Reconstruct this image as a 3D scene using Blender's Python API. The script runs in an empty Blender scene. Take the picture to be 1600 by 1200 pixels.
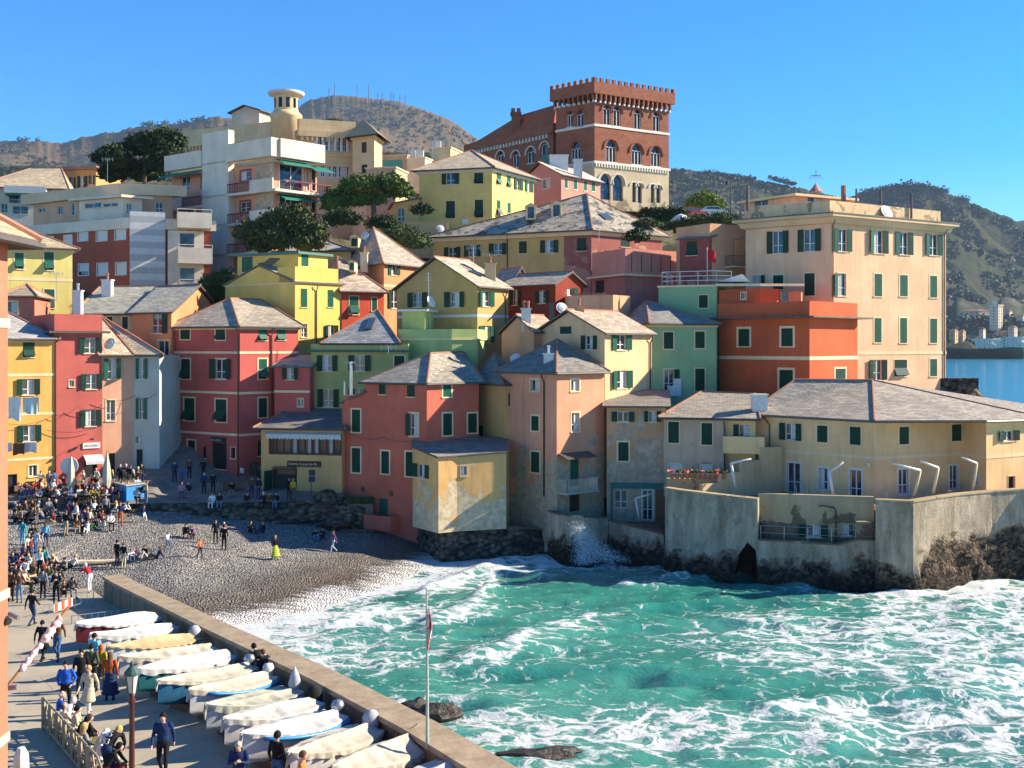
import bpy, bmesh, math, random
import numpy as np
from mathutils import Vector, Matrix, noise as mnoise
R = math.radians
SC = bpy.context.scene
# ---------------------------------------------------------------- camera, world, sun
F, HZ, CZ = 1700.0, 540.0, 16.0          # focal length in photo pixels, horizon row, camera height above the sea
cam = bpy.data.cameras.new('camera'); camo = bpy.data.objects.new('camera', cam)
SC.collection.objects.link(camo); SC.camera = camo
camo.location = (0, 0, CZ); camo.rotation_euler = (R(90), 0, 0)
cam.sensor_width = 36; cam.lens = 36*F/1600; cam.shift_y = -(600-HZ)/1600
cam.clip_start = .5; cam.clip_end = 30000
SUN_EL, SUN_AZ = 28.0, 79.0              # azimuth clockwise from +Y
W = bpy.data.worlds.new('World'); SC.world = W; W.use_nodes = True
nt = W.node_tree; bg = nt.nodes['Background']
sky = nt.nodes.new('ShaderNodeTexSky'); sky.sky_type = 'NISHITA'; sky.sun_disc = False
sky.sun_elevation = R(SUN_EL); sky.sun_rotation = R(SUN_AZ); sky.altitude = 2500
sky.air_density = 1.0; sky.dust_density = 0.0; sky.ozone_density = 4.0
hs = nt.nodes.new('ShaderNodeHueSaturation'); hs.inputs['Saturation'].default_value = 1.45; hs.inputs['Hue'].default_value = .503; nt.links.new(sky.outputs[0], hs.inputs['Color']); nt.links.new(hs.outputs[0], bg.inputs[0]); bg.inputs[1].default_value = 0.10
sl = bpy.data.lights.new('sun', 'SUN'); so = bpy.data.objects.new('sun', sl); SC.collection.objects.link(so)
sl.energy = 5.0; sl.angle = R(.5); sl.color = (1.0, .88, .70)
sv = Vector((math.sin(R(SUN_AZ))*math.cos(R(SUN_EL)), math.cos(R(SUN_AZ))*math.cos(R(SUN_EL)), math.sin(R(SUN_EL))))
so.rotation_euler = sv.to_track_quat('Z', 'Y').to_euler()
SC.view_settings.view_transform = 'Standard'; SC.view_settings.look = 'None'
SC.view_settings.exposure = 1.4; SC.view_settings.gamma = 1.0
SC.render.engine = 'CYCLES'
try:
    SC.cycles.max_bounces = 6; SC.cycles.diffuse_bounces = 3; SC.cycles.glossy_bounces = 2
    SC.cycles.transmission_bounces = 2; SC.cycles.volume_bounces = 0; SC.cycles.transparent_max_bounces = 6
except Exception: pass
RND = random.Random(7)
# ---------------------------------------------------------------- helpers
def XY(u, Y): return Vector(((u-800)/F*Y, Y, 0))
def ZV(v, Y): return CZ-(v-HZ)/F*Y
def P(u, v, Y): return Vector(((u-800)/F*Y, Y, ZV(v, Y)))
def link(o): SC.collection.objects.link(o); return o
def tag(o, label=None, cat=None, group=None, kind=None):
    if label: o['label'] = label
    if cat: o['category'] = cat
    if group: o['group'] = group
    if kind: o['kind'] = kind
    return o
def thing(name, label, cat, loc=(0, 0, 0), rz=0, group=None):
    o = bpy.data.objects.new(name, None); link(o); o.location = loc; o.rotation_euler = (0, 0, rz)
    o.empty_display_size = .2
    return tag(o, label, cat, group)
def org(p):
    v = Vector((0, 0, 0))
    while p is not None:
        v = v+p.location; p = p.parent
    return v
def copy_tree(o, parent=None):
    c = o.copy(); link(c); c.parent = parent
    for ch in list(o.children): copy_tree(ch, c)
    return c
class MB:
    def __init__(s): s.v = []; s.f = []; s.m = []; s.uv = {}
    def add(s, vs, fs, mi=0, uvs=None):
        b = len(s.v); s.v += [tuple(x) for x in vs]
        for k, f in enumerate(fs):
            if uvs: s.uv[len(s.f)] = uvs[k]
            s.f.append(tuple(b+i for i in f)); s.m.append(mi)
        return s
    def obox(s, o, a, b, c, mi=0):
        o, a, b, c = map(Vector, (o, a, b, c))
        vs = [o, o+a, o+a+b, o+b, o+c, o+a+c, o+a+b+c, o+b+c]
        if a.cross(b).dot(c) < 0: vs = vs[4:]+vs[:4]
        return s.add(vs, [(3, 2, 1, 0), (4, 5, 6, 7), (0, 1, 5, 4), (1, 2, 6, 5), (2, 3, 7, 6), (3, 0, 4, 7)], mi)
    def box(s, c, sx, sy, sz, rz=0, mi=0):
        ca, sa = math.cos(rz), math.sin(rz); a = Vector((ca*sx, sa*sx, 0)); b = Vector((-sa*sy, ca*sy, 0)); k = Vector((0, 0, sz))
        return s.obox(Vector(c)-(a+b+k)/2, a, b, k, mi)
    def prism(s, poly, d, mi=0):
        n = len(poly); p = [Vector(x) for x in poly]; d = Vector(d)
        nn = Vector((0, 0, 0))
        for i in range(n): nn += p[i].cross(p[(i+1) % n])
        if nn.dot(d) < 0: p = p[::-1]
        vs = p+[x+d for x in p]
        return s.add(vs, [tuple(range(n-1, -1, -1)), tuple(range(n, 2*n))]+[(i, (i+1) % n, n+(i+1) % n, n+i) for i in range(n)], mi)
    def tube(s, pts, r, n=6, mi=0, caps=True):
        pts = [Vector(p) for p in pts]; L = len(pts); rs = r if isinstance(r, (list, tuple)) else [r]*L
        vs = []; up = None
        for i, p in enumerate(pts):
            t = (pts[min(i+1, L-1)]-pts[max(i-1, 0)]).normalized()
            if up is None: up = t.orthogonal().normalized()
            up = (up-t*up.dot(t))
            up = up.normalized() if up.length > 1e-5 else t.orthogonal().normalized()
            w = t.cross(up)
            for k in range(n):
                a = 2*math.pi*k/n; vs.append(p+(up*math.cos(a)+w*math.sin(a))*rs[i])
        fs = [(i*n+k, i*n+(k+1) % n, (i+1)*n+(k+1) % n, (i+1)*n+k) for i in range(L-1) for k in range(n)]
        if caps: fs += [tuple(range(n-1, -1, -1)), tuple(range((L-1)*n, L*n))]
        return s.add(vs, fs, mi)
    def lathe(s, prof, n=16, c=(0, 0, 0), mi=0, a0=0, a1=2*math.pi):
        c = Vector(c); full = abs(a1-a0-2*math.pi) < 1e-6; m = n if full else n+1
        vs = [c+Vector((r*math.cos(a0+(a1-a0)*k/n), r*math.sin(a0+(a1-a0)*k/n), z)) for r, z in prof for k in range(m)]
        fs = []
        for i in range(len(prof)-1):
            for k in range(n):
                k2 = (k+1) % m if full else k+1
                fs.append((i*m+k, i*m+k2, (i+1)*m+k2, (i+1)*m+k))
        if full:
            if prof[0][0] > 1e-4: fs.append(tuple(range(m-1, -1, -1)))
            if prof[-1][0] > 1e-4: fs.append(tuple(range((len(prof)-1)*m, len(prof)*m)))
        return s.add(vs, fs, mi)
    def build(s, name, mats, parent=None, smooth=False, local=False, loc=None):
        if not s.f: return None
        if not isinstance(mats, (list, tuple)): mats = [mats]
        me = bpy.data.meshes.new(name)
        off = Vector((0, 0, 0)) if local else (org(parent) if parent else Vector(loc or (0, 0, 0)))
        me.from_pydata([(a-off.x, b-off.y, c-off.z) for a, b, c in s.v], [], s.f)
        for m in mats: me.materials.append(m)
        me.polygons.foreach_set('material_index', s.m)
        if smooth: me.polygons.foreach_set('use_smooth', [True]*len(s.f))
        if s.uv:
            l = me.uv_layers.new(name='uv')
            for fi, uv in s.uv.items():
                p = me.polygons[fi]
                for k, li in enumerate(p.loop_indices): l.data[li].uv = uv[k]
        me.update()
        o = bpy.data.objects.new(name, me); link(o)
        if parent: o.parent = parent
        elif loc and not local: o.location = loc
        return o
# ---------------------------------------------------------------- materials
MC = {}
class N:
    def __init__(s, name):
        s.m = bpy.data.materials.new(name); s.m.use_nodes = True; s.t = s.m.node_tree
        s.b = s.t.nodes['Principled BSDF']; s.L = s.t.links.new
    def n(s, typ, **kw):
        x = s.t.nodes.new('ShaderNode'+typ)
        for k, v in kw.items(): setattr(x, k, v)
        return x
    def inp(s, node, key, val):
        if isinstance(val, bpy.types.NodeSocket): s.L(val, node.inputs[key])
        elif val is not None: node.inputs[key].default_value = val
    def pos(s): return s.n('NewGeometry').outputs['Position']
    def objc(s): return s.n('TexCoord').outputs['Object']
    def mapping(s, vec, scale=(1, 1, 1), rot=(0, 0, 0)):
        m = s.n('Mapping'); s.L(vec, m.inputs[0]); m.inputs['Scale'].default_value = scale; m.inputs['Rotation'].default_value = rot
        return m.outputs[0]
    def noise(s, vec, scale, detail=4, rough=.55, dist=0):
        x = s.n('TexNoise'); s.L(vec, x.inputs['Vector']); x.inputs['Scale'].default_value = scale
        x.inputs['Detail'].default_value = detail; x.inputs['Roughness'].default_value = rough; x.inputs['Distortion'].default_value = dist
        return x.outputs['Fac']
    def vor(s, vec, scale, feature='F1', out='Distance', rnd=1):
        x = s.n('TexVoronoi', feature=feature); s.L(vec, x.inputs['Vector']); x.inputs['Scale'].default_value = scale
        x.inputs['Randomness'].default_value = rnd
        return x.outputs[out]
    def ramp(s, fac, a, b, ca=(0, 0, 0, 1), cb=(1, 1, 1, 1)):
        x = s.n('ValToRGB'); s.L(fac, x.inputs[0]); e = x.color_ramp.elements
        e[0].position = a; e[1].position = b; e[0].color = c4(ca); e[1].color = c4(cb)
        return x.outputs[0]
    def mr(s, fac, a, b, c=0, d=1):
        x = s.n('MapRange'); s.L(fac, x.inputs[0])
        for i, k in enumerate((a, b, c, d)): x.inputs[i+1].default_value = k
        return x.outputs[0]
    def math(s, op, a, b=None, c=None):
        x = s.n('Math', operation=op); s.inp(x, 0, a)
        if b is not None: s.inp(x, 1, b)
        if c is not None: s.inp(x, 2, c)
        return x.outputs[0]
    def mix(s, fac, a, b, mode='MIX'):
        x = s.n('Mix', data_type='RGBA', blend_type=mode); s.inp(x, 0, fac)
        s.inp(x, 6, c4(a) if isinstance(a, (tuple, list)) else a); s.inp(x, 7, c4(b) if isinstance(b, (tuple, list)) else b)
        return x.outputs[2]
    def bump(s, h, st=.3, dist=.05, nrm=None):
        x = s.n('Bump'); s.L(h, x.inputs['Height']); x.inputs['Strength'].default_value = st; x.inputs['Distance'].default_value = dist
        if nrm is not None: s.L(nrm, x.inputs['Normal'])
        return x.outputs[0]
    def fin(s, col, rough=.8, nrm=None, spec=.3, metal=0):
        s.inp(s.b, 'Base Color', c4(col) if isinstance(col, (tuple, list)) else col); s.inp(s.b, 'Roughness', rough)
        s.b.inputs['Specular IOR Level'].default_value = spec; s.b.inputs['Metallic'].default_value = metal
        if nrm is not None: s.L(nrm, s.b.inputs['Normal'])
        return s.m
def c4(c): return tuple(c)+(1,) if len(c) == 3 else tuple(c)
def mul(c, k): return tuple(x*k for x in c[:3])
def stucco(col, peel=0, pcol=(.50, .46, .40), pz=(0, 30), dirt=.35):
    """painted lime render: broad fading, vertical streaks, fine grain, patches where the paint has come off below height pz"""
    key = ('st', col, peel, pcol, pz, dirt)
    if key in MC: return MC[key]
    wz = lambda c: (min(.85, c[0]*1.1), c[1]*.97, c[2]*.82)
    col, pcol = wz(col), wz(pcol); s = N('stucco'); p = s.pos()
    a = s.noise(p, .35, 5, .6); b = s.noise(s.mapping(p, (1.6, 1.6, .16)), 1.3, 5, .65); g = s.noise(p, 9, 4, .7); f = s.noise(p, 1.1, 6, .72, 1.0)
    c = s.mix(s.mr(a, .3, .7), mul(col, .82), tuple(min(1, x*1.12) for x in col)); c = s.mix(s.mr(f, .58, .70, 0, .3), c, tuple(min(1, x*.8+.10) for x in col)); c = s.mix(s.mr(f, .40, .28, 0, .35), c, mul(col, .7))
    c = s.mix(s.mr(b, .52, .72, 0, min(.7, dirt*1.4)), c, mul((col[0]*.6+.03, col[1]*.6+.04, col[2]*.6+.04), .8))
    c = s.mix(s.mr(s.noise(s.mapping(p, (2.6, 2.6, .10)), 1.1, 4, .6), .60, .72, 0, .22), c, mul(col, .55)); c = s.mix(s.mr(g, .35, .75, 0, .2), c, mul(col, .62))
    h = g
    if peel:
        z = s.n('SeparateXYZ'); s.L(p, z.inputs[0]); zf = s.mr(z.outputs[2], pz[0], pz[1], 1, 0)
        q = s.noise(p, .55, 6, .62, .6)
        m = s.math('ADD', q, s.math('MULTIPLY', s.math('SUBTRACT', zf, .5), .55))
        m = s.mr(m, .62-.2*peel, .65-.2*peel)
        pc = s.mix(s.mr(s.noise(p, 2.2, 5, .7), .35, .7), mul(pcol, .55), pcol)
        c = s.mix(m, c, pc); h = s.math('SUBTRACT', g, s.math('MULTIPLY', m, 1.5))
    MC[key] = s.fin(c, .9, s.bump(h, .35, .02), .15)
    return MC[key]
def plain(name, col, rough=.6, var=.15, scale=6, spec=.4, metal=0, bump=.15):
    key = (name, col, rough, metal)
    if key in MC: return MC[key]
    s = N(name); p = s.objc(); a = s.noise(p, scale, 4, .6)
    c = s.mix(s.mr(a, .3, .7), mul(col, 1-var), tuple(min(1, x*(1+var)) for x in col))
    MC[key] = s.fin(c, rough, s.bump(a, bump, .01), spec, metal)
    return MC[key]
def louvre(col):
    key = ('lv', col)
    if key in MC: return MC[key]
    s = N('louvred_shutter'); p = s.pos(); w = s.n('TexWave', bands_direction='Z', wave_profile='SAW'); s.L(p, w.inputs[0]); w.inputs['Scale'].default_value = 3.2
    a = s.noise(p, 2.5, 3)
    c = s.mix(s.mr(w.outputs['Fac'], 0, 1, 0, .5), mul(col, 1.25), mul(col, .6))
    c = s.mix(s.mr(a, .4, .8, 0, .35), c, tuple(min(1, x*1.8+.01) for x in col))
    MC[key] = s.fin(c, .55, s.bump(w.outputs['Fac'], .9, .03), .3)
    return MC[key]
def wm(t, k): return (min(1, t[0]*k*1.18), min(1, t[1]*k*1.05), min(1, t[2]*k*.88))
def slate(tone=(.30, .285, .25), moss=0.0):
    """stone slate courses, uv in metres (u along the eave, v up the slope)"""
    key = ('sl', tone, moss)
    if key in MC: return MC[key]
    s = N('slate_roof'); uvn = s.n('UVMap'); uv = uvn.outputs[0]
    b = s.n('TexBrick'); s.L(uv, b.inputs['Vector']); b.offset = .5
    b.inputs['Scale'].default_value = 1; b.inputs['Brick Width'].default_value = .58; b.inputs['Row Height'].default_value = .27
    b.inputs['Mortar Size'].default_value = .018; b.inputs['Mortar Smooth'].default_value = .3; b.inputs['Bias'].default_value = 0
    b.inputs['Color1'].default_value = c4(wm(tone, .7)); b.inputs['Color2'].default_value = c4(wm(tone, 1.3)); b.inputs['Mortar'].default_value = c4(wm(tone, .3))
    sp = s.n('SeparateXYZ'); s.L(uv, sp.inputs[0]); row = s.math('FRACT', s.math('DIVIDE', sp.outputs[1], .27))
    p = s.pos(); n1 = s.noise(p, .5, 5, .65); n2 = s.noise(p, 5, 4, .7)
    c = s.mix(s.mr(n1, .35, .7), b.outputs['Color'], s.mix(1, b.outputs['Color'], (.72, .74, .80), 'MULTIPLY'))
    c = s.mix(s.mr(n2, .45, .8, 0, .5), c, tuple(min(1, x*1.55) for x in tone))
    if moss: c = s.mix(s.mr(s.noise(s.mapping(p, (1, 1, 1)), .9, 6, .7), .62-.2*moss, .68-.2*moss, 0, .85), c, (.035, .038, .042))
    h = s.math('ADD', s.math('MULTIPLY', row, -1.0), s.math('MULTIPLY', n2, .4))
    MC[key] = s.fin(c, .75, s.bump(h, .8, .05), .35)
    return MC[key]
def glass_m():
    if 'glass' in MC: return MC['glass']
    s = N('window_glass'); a = s.noise(s.pos(), .9, 2)
    MC['glass'] = s.fin(s.mix(s.mr(a, .4, .6), (.012, .015, .02), (.07, .08, .085)), .08, None, .6); return MC['glass']
GREEN = (.004, .038, .024); LGREEN = (.010, .095, .058); WHITE = (.62, .60, .55); CREAM = (.72, .62, .43)
M = dict(green=louvre(GREEN), lgreen=louvre(LGREEN), white=plain('white_paint', WHITE), cream=stucco(CREAM, dirt=.2),
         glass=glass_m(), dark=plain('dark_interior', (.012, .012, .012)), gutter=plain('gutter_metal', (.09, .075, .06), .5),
         ridge=plain('terracotta_ridge', (.33, .15, .09), .85), iron=plain('painted_iron', (.03, .03, .032), .45),
         slate=slate(), steel=plain('galvanised_steel', (.45, .45, .45), .35, metal=.8), wood=plain('brown_wood', (.16, .08, .035), .6),
         brown=louvre((.055, .03, .02)), curtain=plain('white_curtain', (.55, .54, .5), .9), redrail=plain('dark_red_iron', (.2, .02, .02), .5))
# ---------------------------------------------------------------- houses
class House:
    """pts: visible corners (u, Y) left to right; walls stand between neighbours; closed by a parallelogram at the back"""
    def __init__(s, name, label, cat, pts, z0, z1, mat, back=None, group=None, xy=None, parent=None):
        c = [XY(u, Y) for u, Y in pts] if xy is None else [Vector((a, b, 0)) for a, b in xy]
        s.vis = len(c)-1
        if back is None and len(c) == 3: c.append(c[0]+c[2]-c[1])
        elif back is not None and not isinstance(back, (int, float)): c += [XY(u, Y) for u, Y in back]
        else:
            d = (c[-1]-c[0]).normalized(); n = Vector((-d.y, d.x, 0)); dep = back or 7
            c += [c[-1]+n*dep, c[0]+n*dep]
        s.c = c; s.z0, s.z1 = z0, z1; s.mat = mat; s.holes = {}
        m = sum(c, Vector())/len(c)
        s.t = parent or thing(name, label, cat, (m.x, m.y, z0), 0, group); s.ctr = m; s.rf = None
        s.hist = []
    def face(s, i):
        n = len(s.c); a = s.c[i % n]; b = s.c[(i+1) % n]; d = b-a; L = d.length; d = d/L
        nn = Vector((d.y, -d.x, 0))
        return a, d, L, nn
    def at(s, i, u, v=None):
        a, d, L, nn = s.face(i); k = (u-800)/F
        t = (k*a.y-a.x)/(d.x-k*d.y); p = a+d*t
        return (t, ZV(v, p.y)) if v is not None else t
    def walls(s, parapet=0):
        mb = MB(); n = len(s.c)
        for i in range(n):
            a, d, L, nn = s.face(i); H = s.holes.get(i, [])
            ss = sorted(set([0, L]+[min(max(x, 0), L) for h in H for x in h[:2]])); zz = sorted(set([s.z0, s.z1]+[x for h in H for x in h[2:] if s.z0 < x < s.z1]))
            for p in range(len(ss)-1):
                if ss[p+1]-ss[p] < 1e-4: continue
                for q in range(len(zz)-1):
                    x, z = (ss[p]+ss[p+1])/2, (zz[q]+zz[q+1])/2
                    if any(h[0] < x < h[1] and h[2] < z < h[3] for h in H): continue
                    A, B = a+d*ss[p], a+d*ss[p+1]
                    mb.add([(A.x, A.y, zz[q]), (B.x, B.y, zz[q]), (B.x, B.y, zz[q+1]), (A.x, A.y, zz[q+1])], [(0, 1, 2, 3)])
        mb.add([(p.x, p.y, s.z1-.01) for p in s.c], [tuple(range(n))])
        s.wall = mb.build('wall', s.mat, s.t); return s
    def fr(s, i):
        a, d, L, nn = s.face(i)
        return lambda x, o, z: a+d*x+nn*o+Vector((0, 0, z))
    def bx(s, mb, i, x0, x1, o0, o1, z0, z1, mi=0):
        f = s.fr(i); A = f(x0, o0, z0)
        mb.obox(A, f(x1, o0, z0)-A, f(x0, o1, z0)-A, Vector((0, 0, z1-z0)), mi)
    def win(s, i, u0, v0, u1, v1, typ='c', fr=.13, sh='green', name=None, fm=None, hole=True, gl=None):
        """typ c closed shutters, o open shutters (box includes them), p closed with lower flap propped out, g glazed, d door, k dark opening, b roller blind, h half open"""
        x0, x1 = s.at(i, u0), s.at(i, u1); zt, zb = ZV(v0, (s.face(i)[0]+s.face(i)[1]*(x0+x1)/2).y), ZV(v1, (s.face(i)[0]+s.face(i)[1]*(x0+x1)/2).y)
        if x1 < x0: x0, x1 = x1, x0
        w = x1-x0; G = M[sh]; fm = M[fm] if fm else M['cream']
        a0, a1 = (x0+w*.26, x1-w*.26) if typ == 'o' else ((x0+w*.33, x1) if typ == 'l' else ((x0, x1-w*.33) if typ == 'r' else (x0, x1)))
        dp = .16
        if hole: s.holes.setdefault(i, []).append((a0, a1, zb, zt))
        f = s.fr(i); mb = MB()
        A = lambda x, o, z: f(x, o, z)
        # reveals and pane
        mb.add([A(a0, 0, zb), A(a1, 0, zb), A(a1, 0, zt), A(a0, 0, zt), A(a0, -dp, zb), A(a1, -dp, zb), A(a1, -dp, zt), A(a0, -dp, zt)],
               [(0, 4, 7, 3), (5, 1, 2, 6), (4, 0, 1, 5), (3, 7, 6, 2)], 0)
        mb.add([A(a0, -dp, zb), A(a1, -dp, zb), A(a1, -dp, zt), A(a0, -dp, zt)], [(0, 1, 2, 3)], 1)
        isd = typ in 'dD'
        nm = name or ('door' if isd else 'window')
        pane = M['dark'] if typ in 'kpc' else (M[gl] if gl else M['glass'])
        if typ == 'd': pane = M[sh]
        wo = mb.build(nm, [s.mat, pane], s.t)
        if typ in 'oglrhD':      # white casement
            cb = MB(); t = .06; ax = [a0, a1]
            for (p0, p1, q0, q1) in ((a0, a0+t, zb, zt), (a1-t, a1, zb, zt), (a0+t, a1-t, zt-t, zt), (a0+t, a1-t, zb, zb+t), ((a0+a1)/2-.045, (a0+a1)/2+.045, zb+t, zt-t)):
                s.bx(cb, i, p0, p1, -dp+.003, -dp+.05, q0, q1)
            if zt-zb > 1.1:
                zm = zb+(zt-zb)*.36
                for p0, p1 in ((a0+t, (a0+a1)/2-.045), ((a0+a1)/2+.045, a1-t)): s.bx(cb, i, p0, p1, -dp+.004, -dp+.04, zm-.03, zm+.03)
            if RND.random() < .45 and typ != 'D':
                k = RND.choice((0, 1)); q0 = a0+.08 if k else (a0+a1)/2+.05; q1 = (a0+a1)/2-.05 if k else a1-.08
                s.bx(cb, i, q0, q1, -dp+.004, -dp+.012, zb+.1, zt-.1, 1)
            cb.build('sash', [M['white'], M['curtain']], wo)
        def panel(x, w_, o, ang, z_0=zb, z_1=zt, hinge=1):   # shutter leaf hinged at x, swung out by ang
            mb = MB(); a, d, L, nn = s.face(i); dd = (d*hinge*math.cos(ang)+nn*math.sin(ang))*w_; tn = Vector((-dd.y, dd.x, 0)).normalized()*.045
            if tn.dot(nn) < 0: tn = -tn
            b = f(x, o, z_0+.01); mb.obox(b, dd, tn, Vector((0, 0, z_1-z_0-.02))); mb.build('shutter', G, wo)
        h = (a1-a0)/2
        if typ in 'c': panel(a0+.005, h-.01, -.03, 0); panel(a1-.005, h-.01, -.03, 0, hinge=-1)
        if typ == 'p':
            zm = zb+(zt-zb)*.5
            for sg, x in ((1, a0+.005), (-1, a1-.005)):
                panel(x, h-.01, -.03, 0, zm, zt, sg)
            q = MB(); a, d, L, nn = s.face(i); o = f(a0+.01, -.02, zm)
            ln = (zm-zb)*.96; an = R(RND.uniform(22, 38)); q.obox(o, d*(a1-a0-.02), nn*ln*math.sin(an)-Vector((0, 0, ln*math.cos(an))), (nn*math.cos(an)+Vector((0, 0, math.sin(an))))*.035); q.build('shutter', G, wo)
        if typ in 'olr' or typ == 'h':
            sw = (x1-x0)*.26 if typ == 'o' else ((x1-x0)*.33 if typ != 'h' else h)
            if typ in 'oh' or typ == 'l': panel(a0, min(sw, h) if typ == 'o' else sw, .025, R(180-RND.uniform(2, 16)) if typ != 'h' else R(RND.uniform(50, 110)))
            if typ in 'oh' or typ == 'r': panel(a1, min(sw, h) if typ == 'o' else sw, .025, R(180-RND.uniform(2, 16)) if typ != 'h' else R(RND.uniform(100, 150)), hinge=-1)
        if typ == 'b':
            q = MB(); s.bx(q, i, a0+.02, a1-.02, -.12, -.07, zb+(zt-zb)*RND.choice((.0, .35, .0)), zt-.01); q.build('roller_blind', M['white'], wo)
        if fr:
            q = MB(); e = .028; k = .004
            s.bx(q, i, a0-fr, a0, k, e, zb, zt+fr); s.bx(q, i, a1, a1+fr, k, e, zb, zt+fr); s.bx(q, i, a0, a1, k, e, zt, zt+fr)
            if not isd: s.bx(q, i, a0-fr, a1+fr, k, e+.05, zb-.1, zb)
            q.build('frame', fm, wo)
        elif not isd:
            q = MB(); s.bx(q, i, a0-.08, a1+.08, .004, .09, zb-.07, zb); q.build('sill', M['cream'], wo)
        return wo
    def band(s, zs, faces=None, h=.22, mat='cream', pr=.03, name='string_course'):
        for z in zs:
            mb = MB()
            for i in (faces if faces is not None else range(s.vis)):
                a, d, L, nn = s.face(i); s.bx(mb, i, -pr*.9, L+pr*.9 if True else L, .003+.0007*i, pr+.0007*i, z-h/2-.001*i, z+h/2+.001*i)
            mb.build(name, M[mat] if isinstance(mat, str) else mat, s.t)
        return s
    def cornice(s, h=.3, pr=.16, mat='cream', z=None, faces=None, name='cornice'):
        z = s.z1 if z is None else z; mb = MB(); n = len(s.c)
        s.ring(mb, z-h, z, .004, pr); mb.build(name, M[mat] if isinstance(mat, str) else mat, s.t); return s
    def off(s, o):
        n = len(s.c); r = []
        for i in range(n):
            _, d0, _, n0 = s.face(i-1); _, d1, _, n1 = s.face(i)
            k = 1+n0.dot(n1); k = max(k, .3); r.append(s.c[i]+(n0+n1)*(o/k))
        return r
    def ring(s, mb, z0, z1, o0, o1, mi=0):
        A, B = s.off(o0), s.off(o1); n = len(A)
        vs = [(p.x, p.y, z0) for p in A]+[(p.x, p.y, z0) for p in B]+[(p.x, p.y, z1) for p in B]+[(p.x, p.y, z1) for p in A]
        fs = []
        for i in range(n):
            j = (i+1) % n
            fs += [(i, j, n+j, n+i)[::-1], (n+i, n+j, 2*n+j, 2*n+i), (2*n+i, 2*n+j, 3*n+j, 3*n+i), (3*n+i, 3*n+j, j, i)]
        mb.add(vs, fs, mi)
    def parapet(s, h=.9, t=.25, mat=None, cap=True, o=0):
        mb = MB(); s.ring(mb, s.z1, s.z1+h, o-t, o); w = mb.build('parapet', mat or s.mat, s.t)
        if cap: q = MB(); s.ring(q, s.z1+h+.002, s.z1+h+.07, o-t-.04, o+.05); q.build('coping', M['cream'], w)
        return s
    # ---- roofs
    def plane(s, mb, pts, th=.14):
        p = [Vector(x) for x in pts]; n = Vector()
        for i in range(len(p)): n += p[i].cross(p[(i+1) % len(p)])
        n.normalize()
        if n.z < 0: p = p[::-1]; n = -n
        hd = Vector((-n.y, n.x, 0)); hd = hd.normalized() if hd.length > 1e-4 else Vector((1, 0, 0)); up = n.cross(hd)
        uv = [(q.dot(hd)+50, q.dot(up)+50) for q in p]; k = len(p)
        fan = [(0, i, i+1) for i in range(1, k-1)]
        mb.add(p, fan, 0, [[uv[j] for j in t] for t in fan])
        lo = [q-Vector((0, 0, th)) for q in p]
        mb.add(p+lo, [(2*k-k+t[2], k+t[1], k+t[0]) for t in fan]+[(i, i+k, (i+1) % k+k, (i+1) % k) for i in range(k)], 1)
    def roof(s, kind, ridge=None, ov=.4, mat=None, ridge_m='ridge', zo=.0, gut=True, rf=(.5, .5), rise=None, tubes=True):
        """ridge: list of world points. kinds: pyr, hip01 (ridge along edge 0-1), hip12, gab01, gab12, shed"""
        E = [Vector((p.x, p.y, s.z1+zo+.06)) for p in s.off(ov)]; mb = MB(); n = len(E); RT = []
        if kind[:3] in ('hip', 'gab') and ridge is None:
            a, b = kind[3:]
            if kind[3:] == '01': m0, m1 = (E[0]+E[3])/2, (E[1]+E[2])/2
            else: m0, m1 = (E[1]+E[0])/2, (E[2]+E[3])/2
            ins = 0 if kind[:3] == 'gab' else rf[0]; r0 = m0+(m1-m0)*ins; r1 = m1+(m0-m1)*ins
            r0.z += rise; r1.z += rise; ridge = [r0, r1]
        if kind == 'pyr':
            if ridge is None:
                a = sum(E, Vector())/n; a.z += rise; ridge = [a]
            T = Vector(ridge[0])
            for i in range(n): s.plane(mb, [E[i], E[(i+1) % n], T]); RT.append((E[i], T))
        elif kind in ('hip01', 'gab01'):
            r0, r1 = map(Vector, ridge)
            s.plane(mb, [E[0], E[1], r1, r0]); s.plane(mb, [E[2], E[3], r0, r1])
            if kind == 'hip01': s.plane(mb, [E[1], E[2], r1]); s.plane(mb, [E[3], E[0], r0]); RT += [(E[0], r0), (E[3], r0), (E[1], r1), (E[2], r1)]
            RT.append((r0, r1))
        elif kind in ('hip12', 'gab12'):
            r0, r1 = map(Vector, ridge)
            s.plane(mb, [E[1], E[2], r1, r0]); s.plane(mb, [E[3], E[0], r0, r1])
            if kind == 'hip12': s.plane(mb, [E[0], E[1], r0]); s.plane(mb, [E[2], E[3], r1]); RT += [(E[0], r0), (E[1], r0), (E[2], r1), (E[3], r1)]
            RT.append((r0, r1))
        elif kind == 'shed':   # ridge = heights to add at each corner
            s.plane(mb, [e+Vector((0, 0, h)) for e, h in zip(E, ridge)])
        if kind[:3] == 'gab':     # gable walls
            C = [Vector((p.x, p.y, s.z1)) for p in s.c]
            prs = ((1, 2, 1), (3, 0, 0)) if kind == 'gab01' else ((0, 1, 0), (2, 3, 1))
            for i, j, k in prs:
                m = (C[i]+C[j])/2; m = Vector((m.x, m.y, ridge[k].z-.16-zo)); m2 = Vector(ridge[k]); 
                d = (C[j]-C[i]).normalized(); t = max(.1, min(.9, (m2-C[i]).dot(d)/(C[j]-C[i]).length)); q = C[i]+(C[j]-C[i])*t; q.z = ridge[k].z-.2
                h = .0
                g = MB(); g.add([C[i], C[j], q], [(0, 1, 2)]); g.build('gable_wall', s.mat, s.t)
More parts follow.
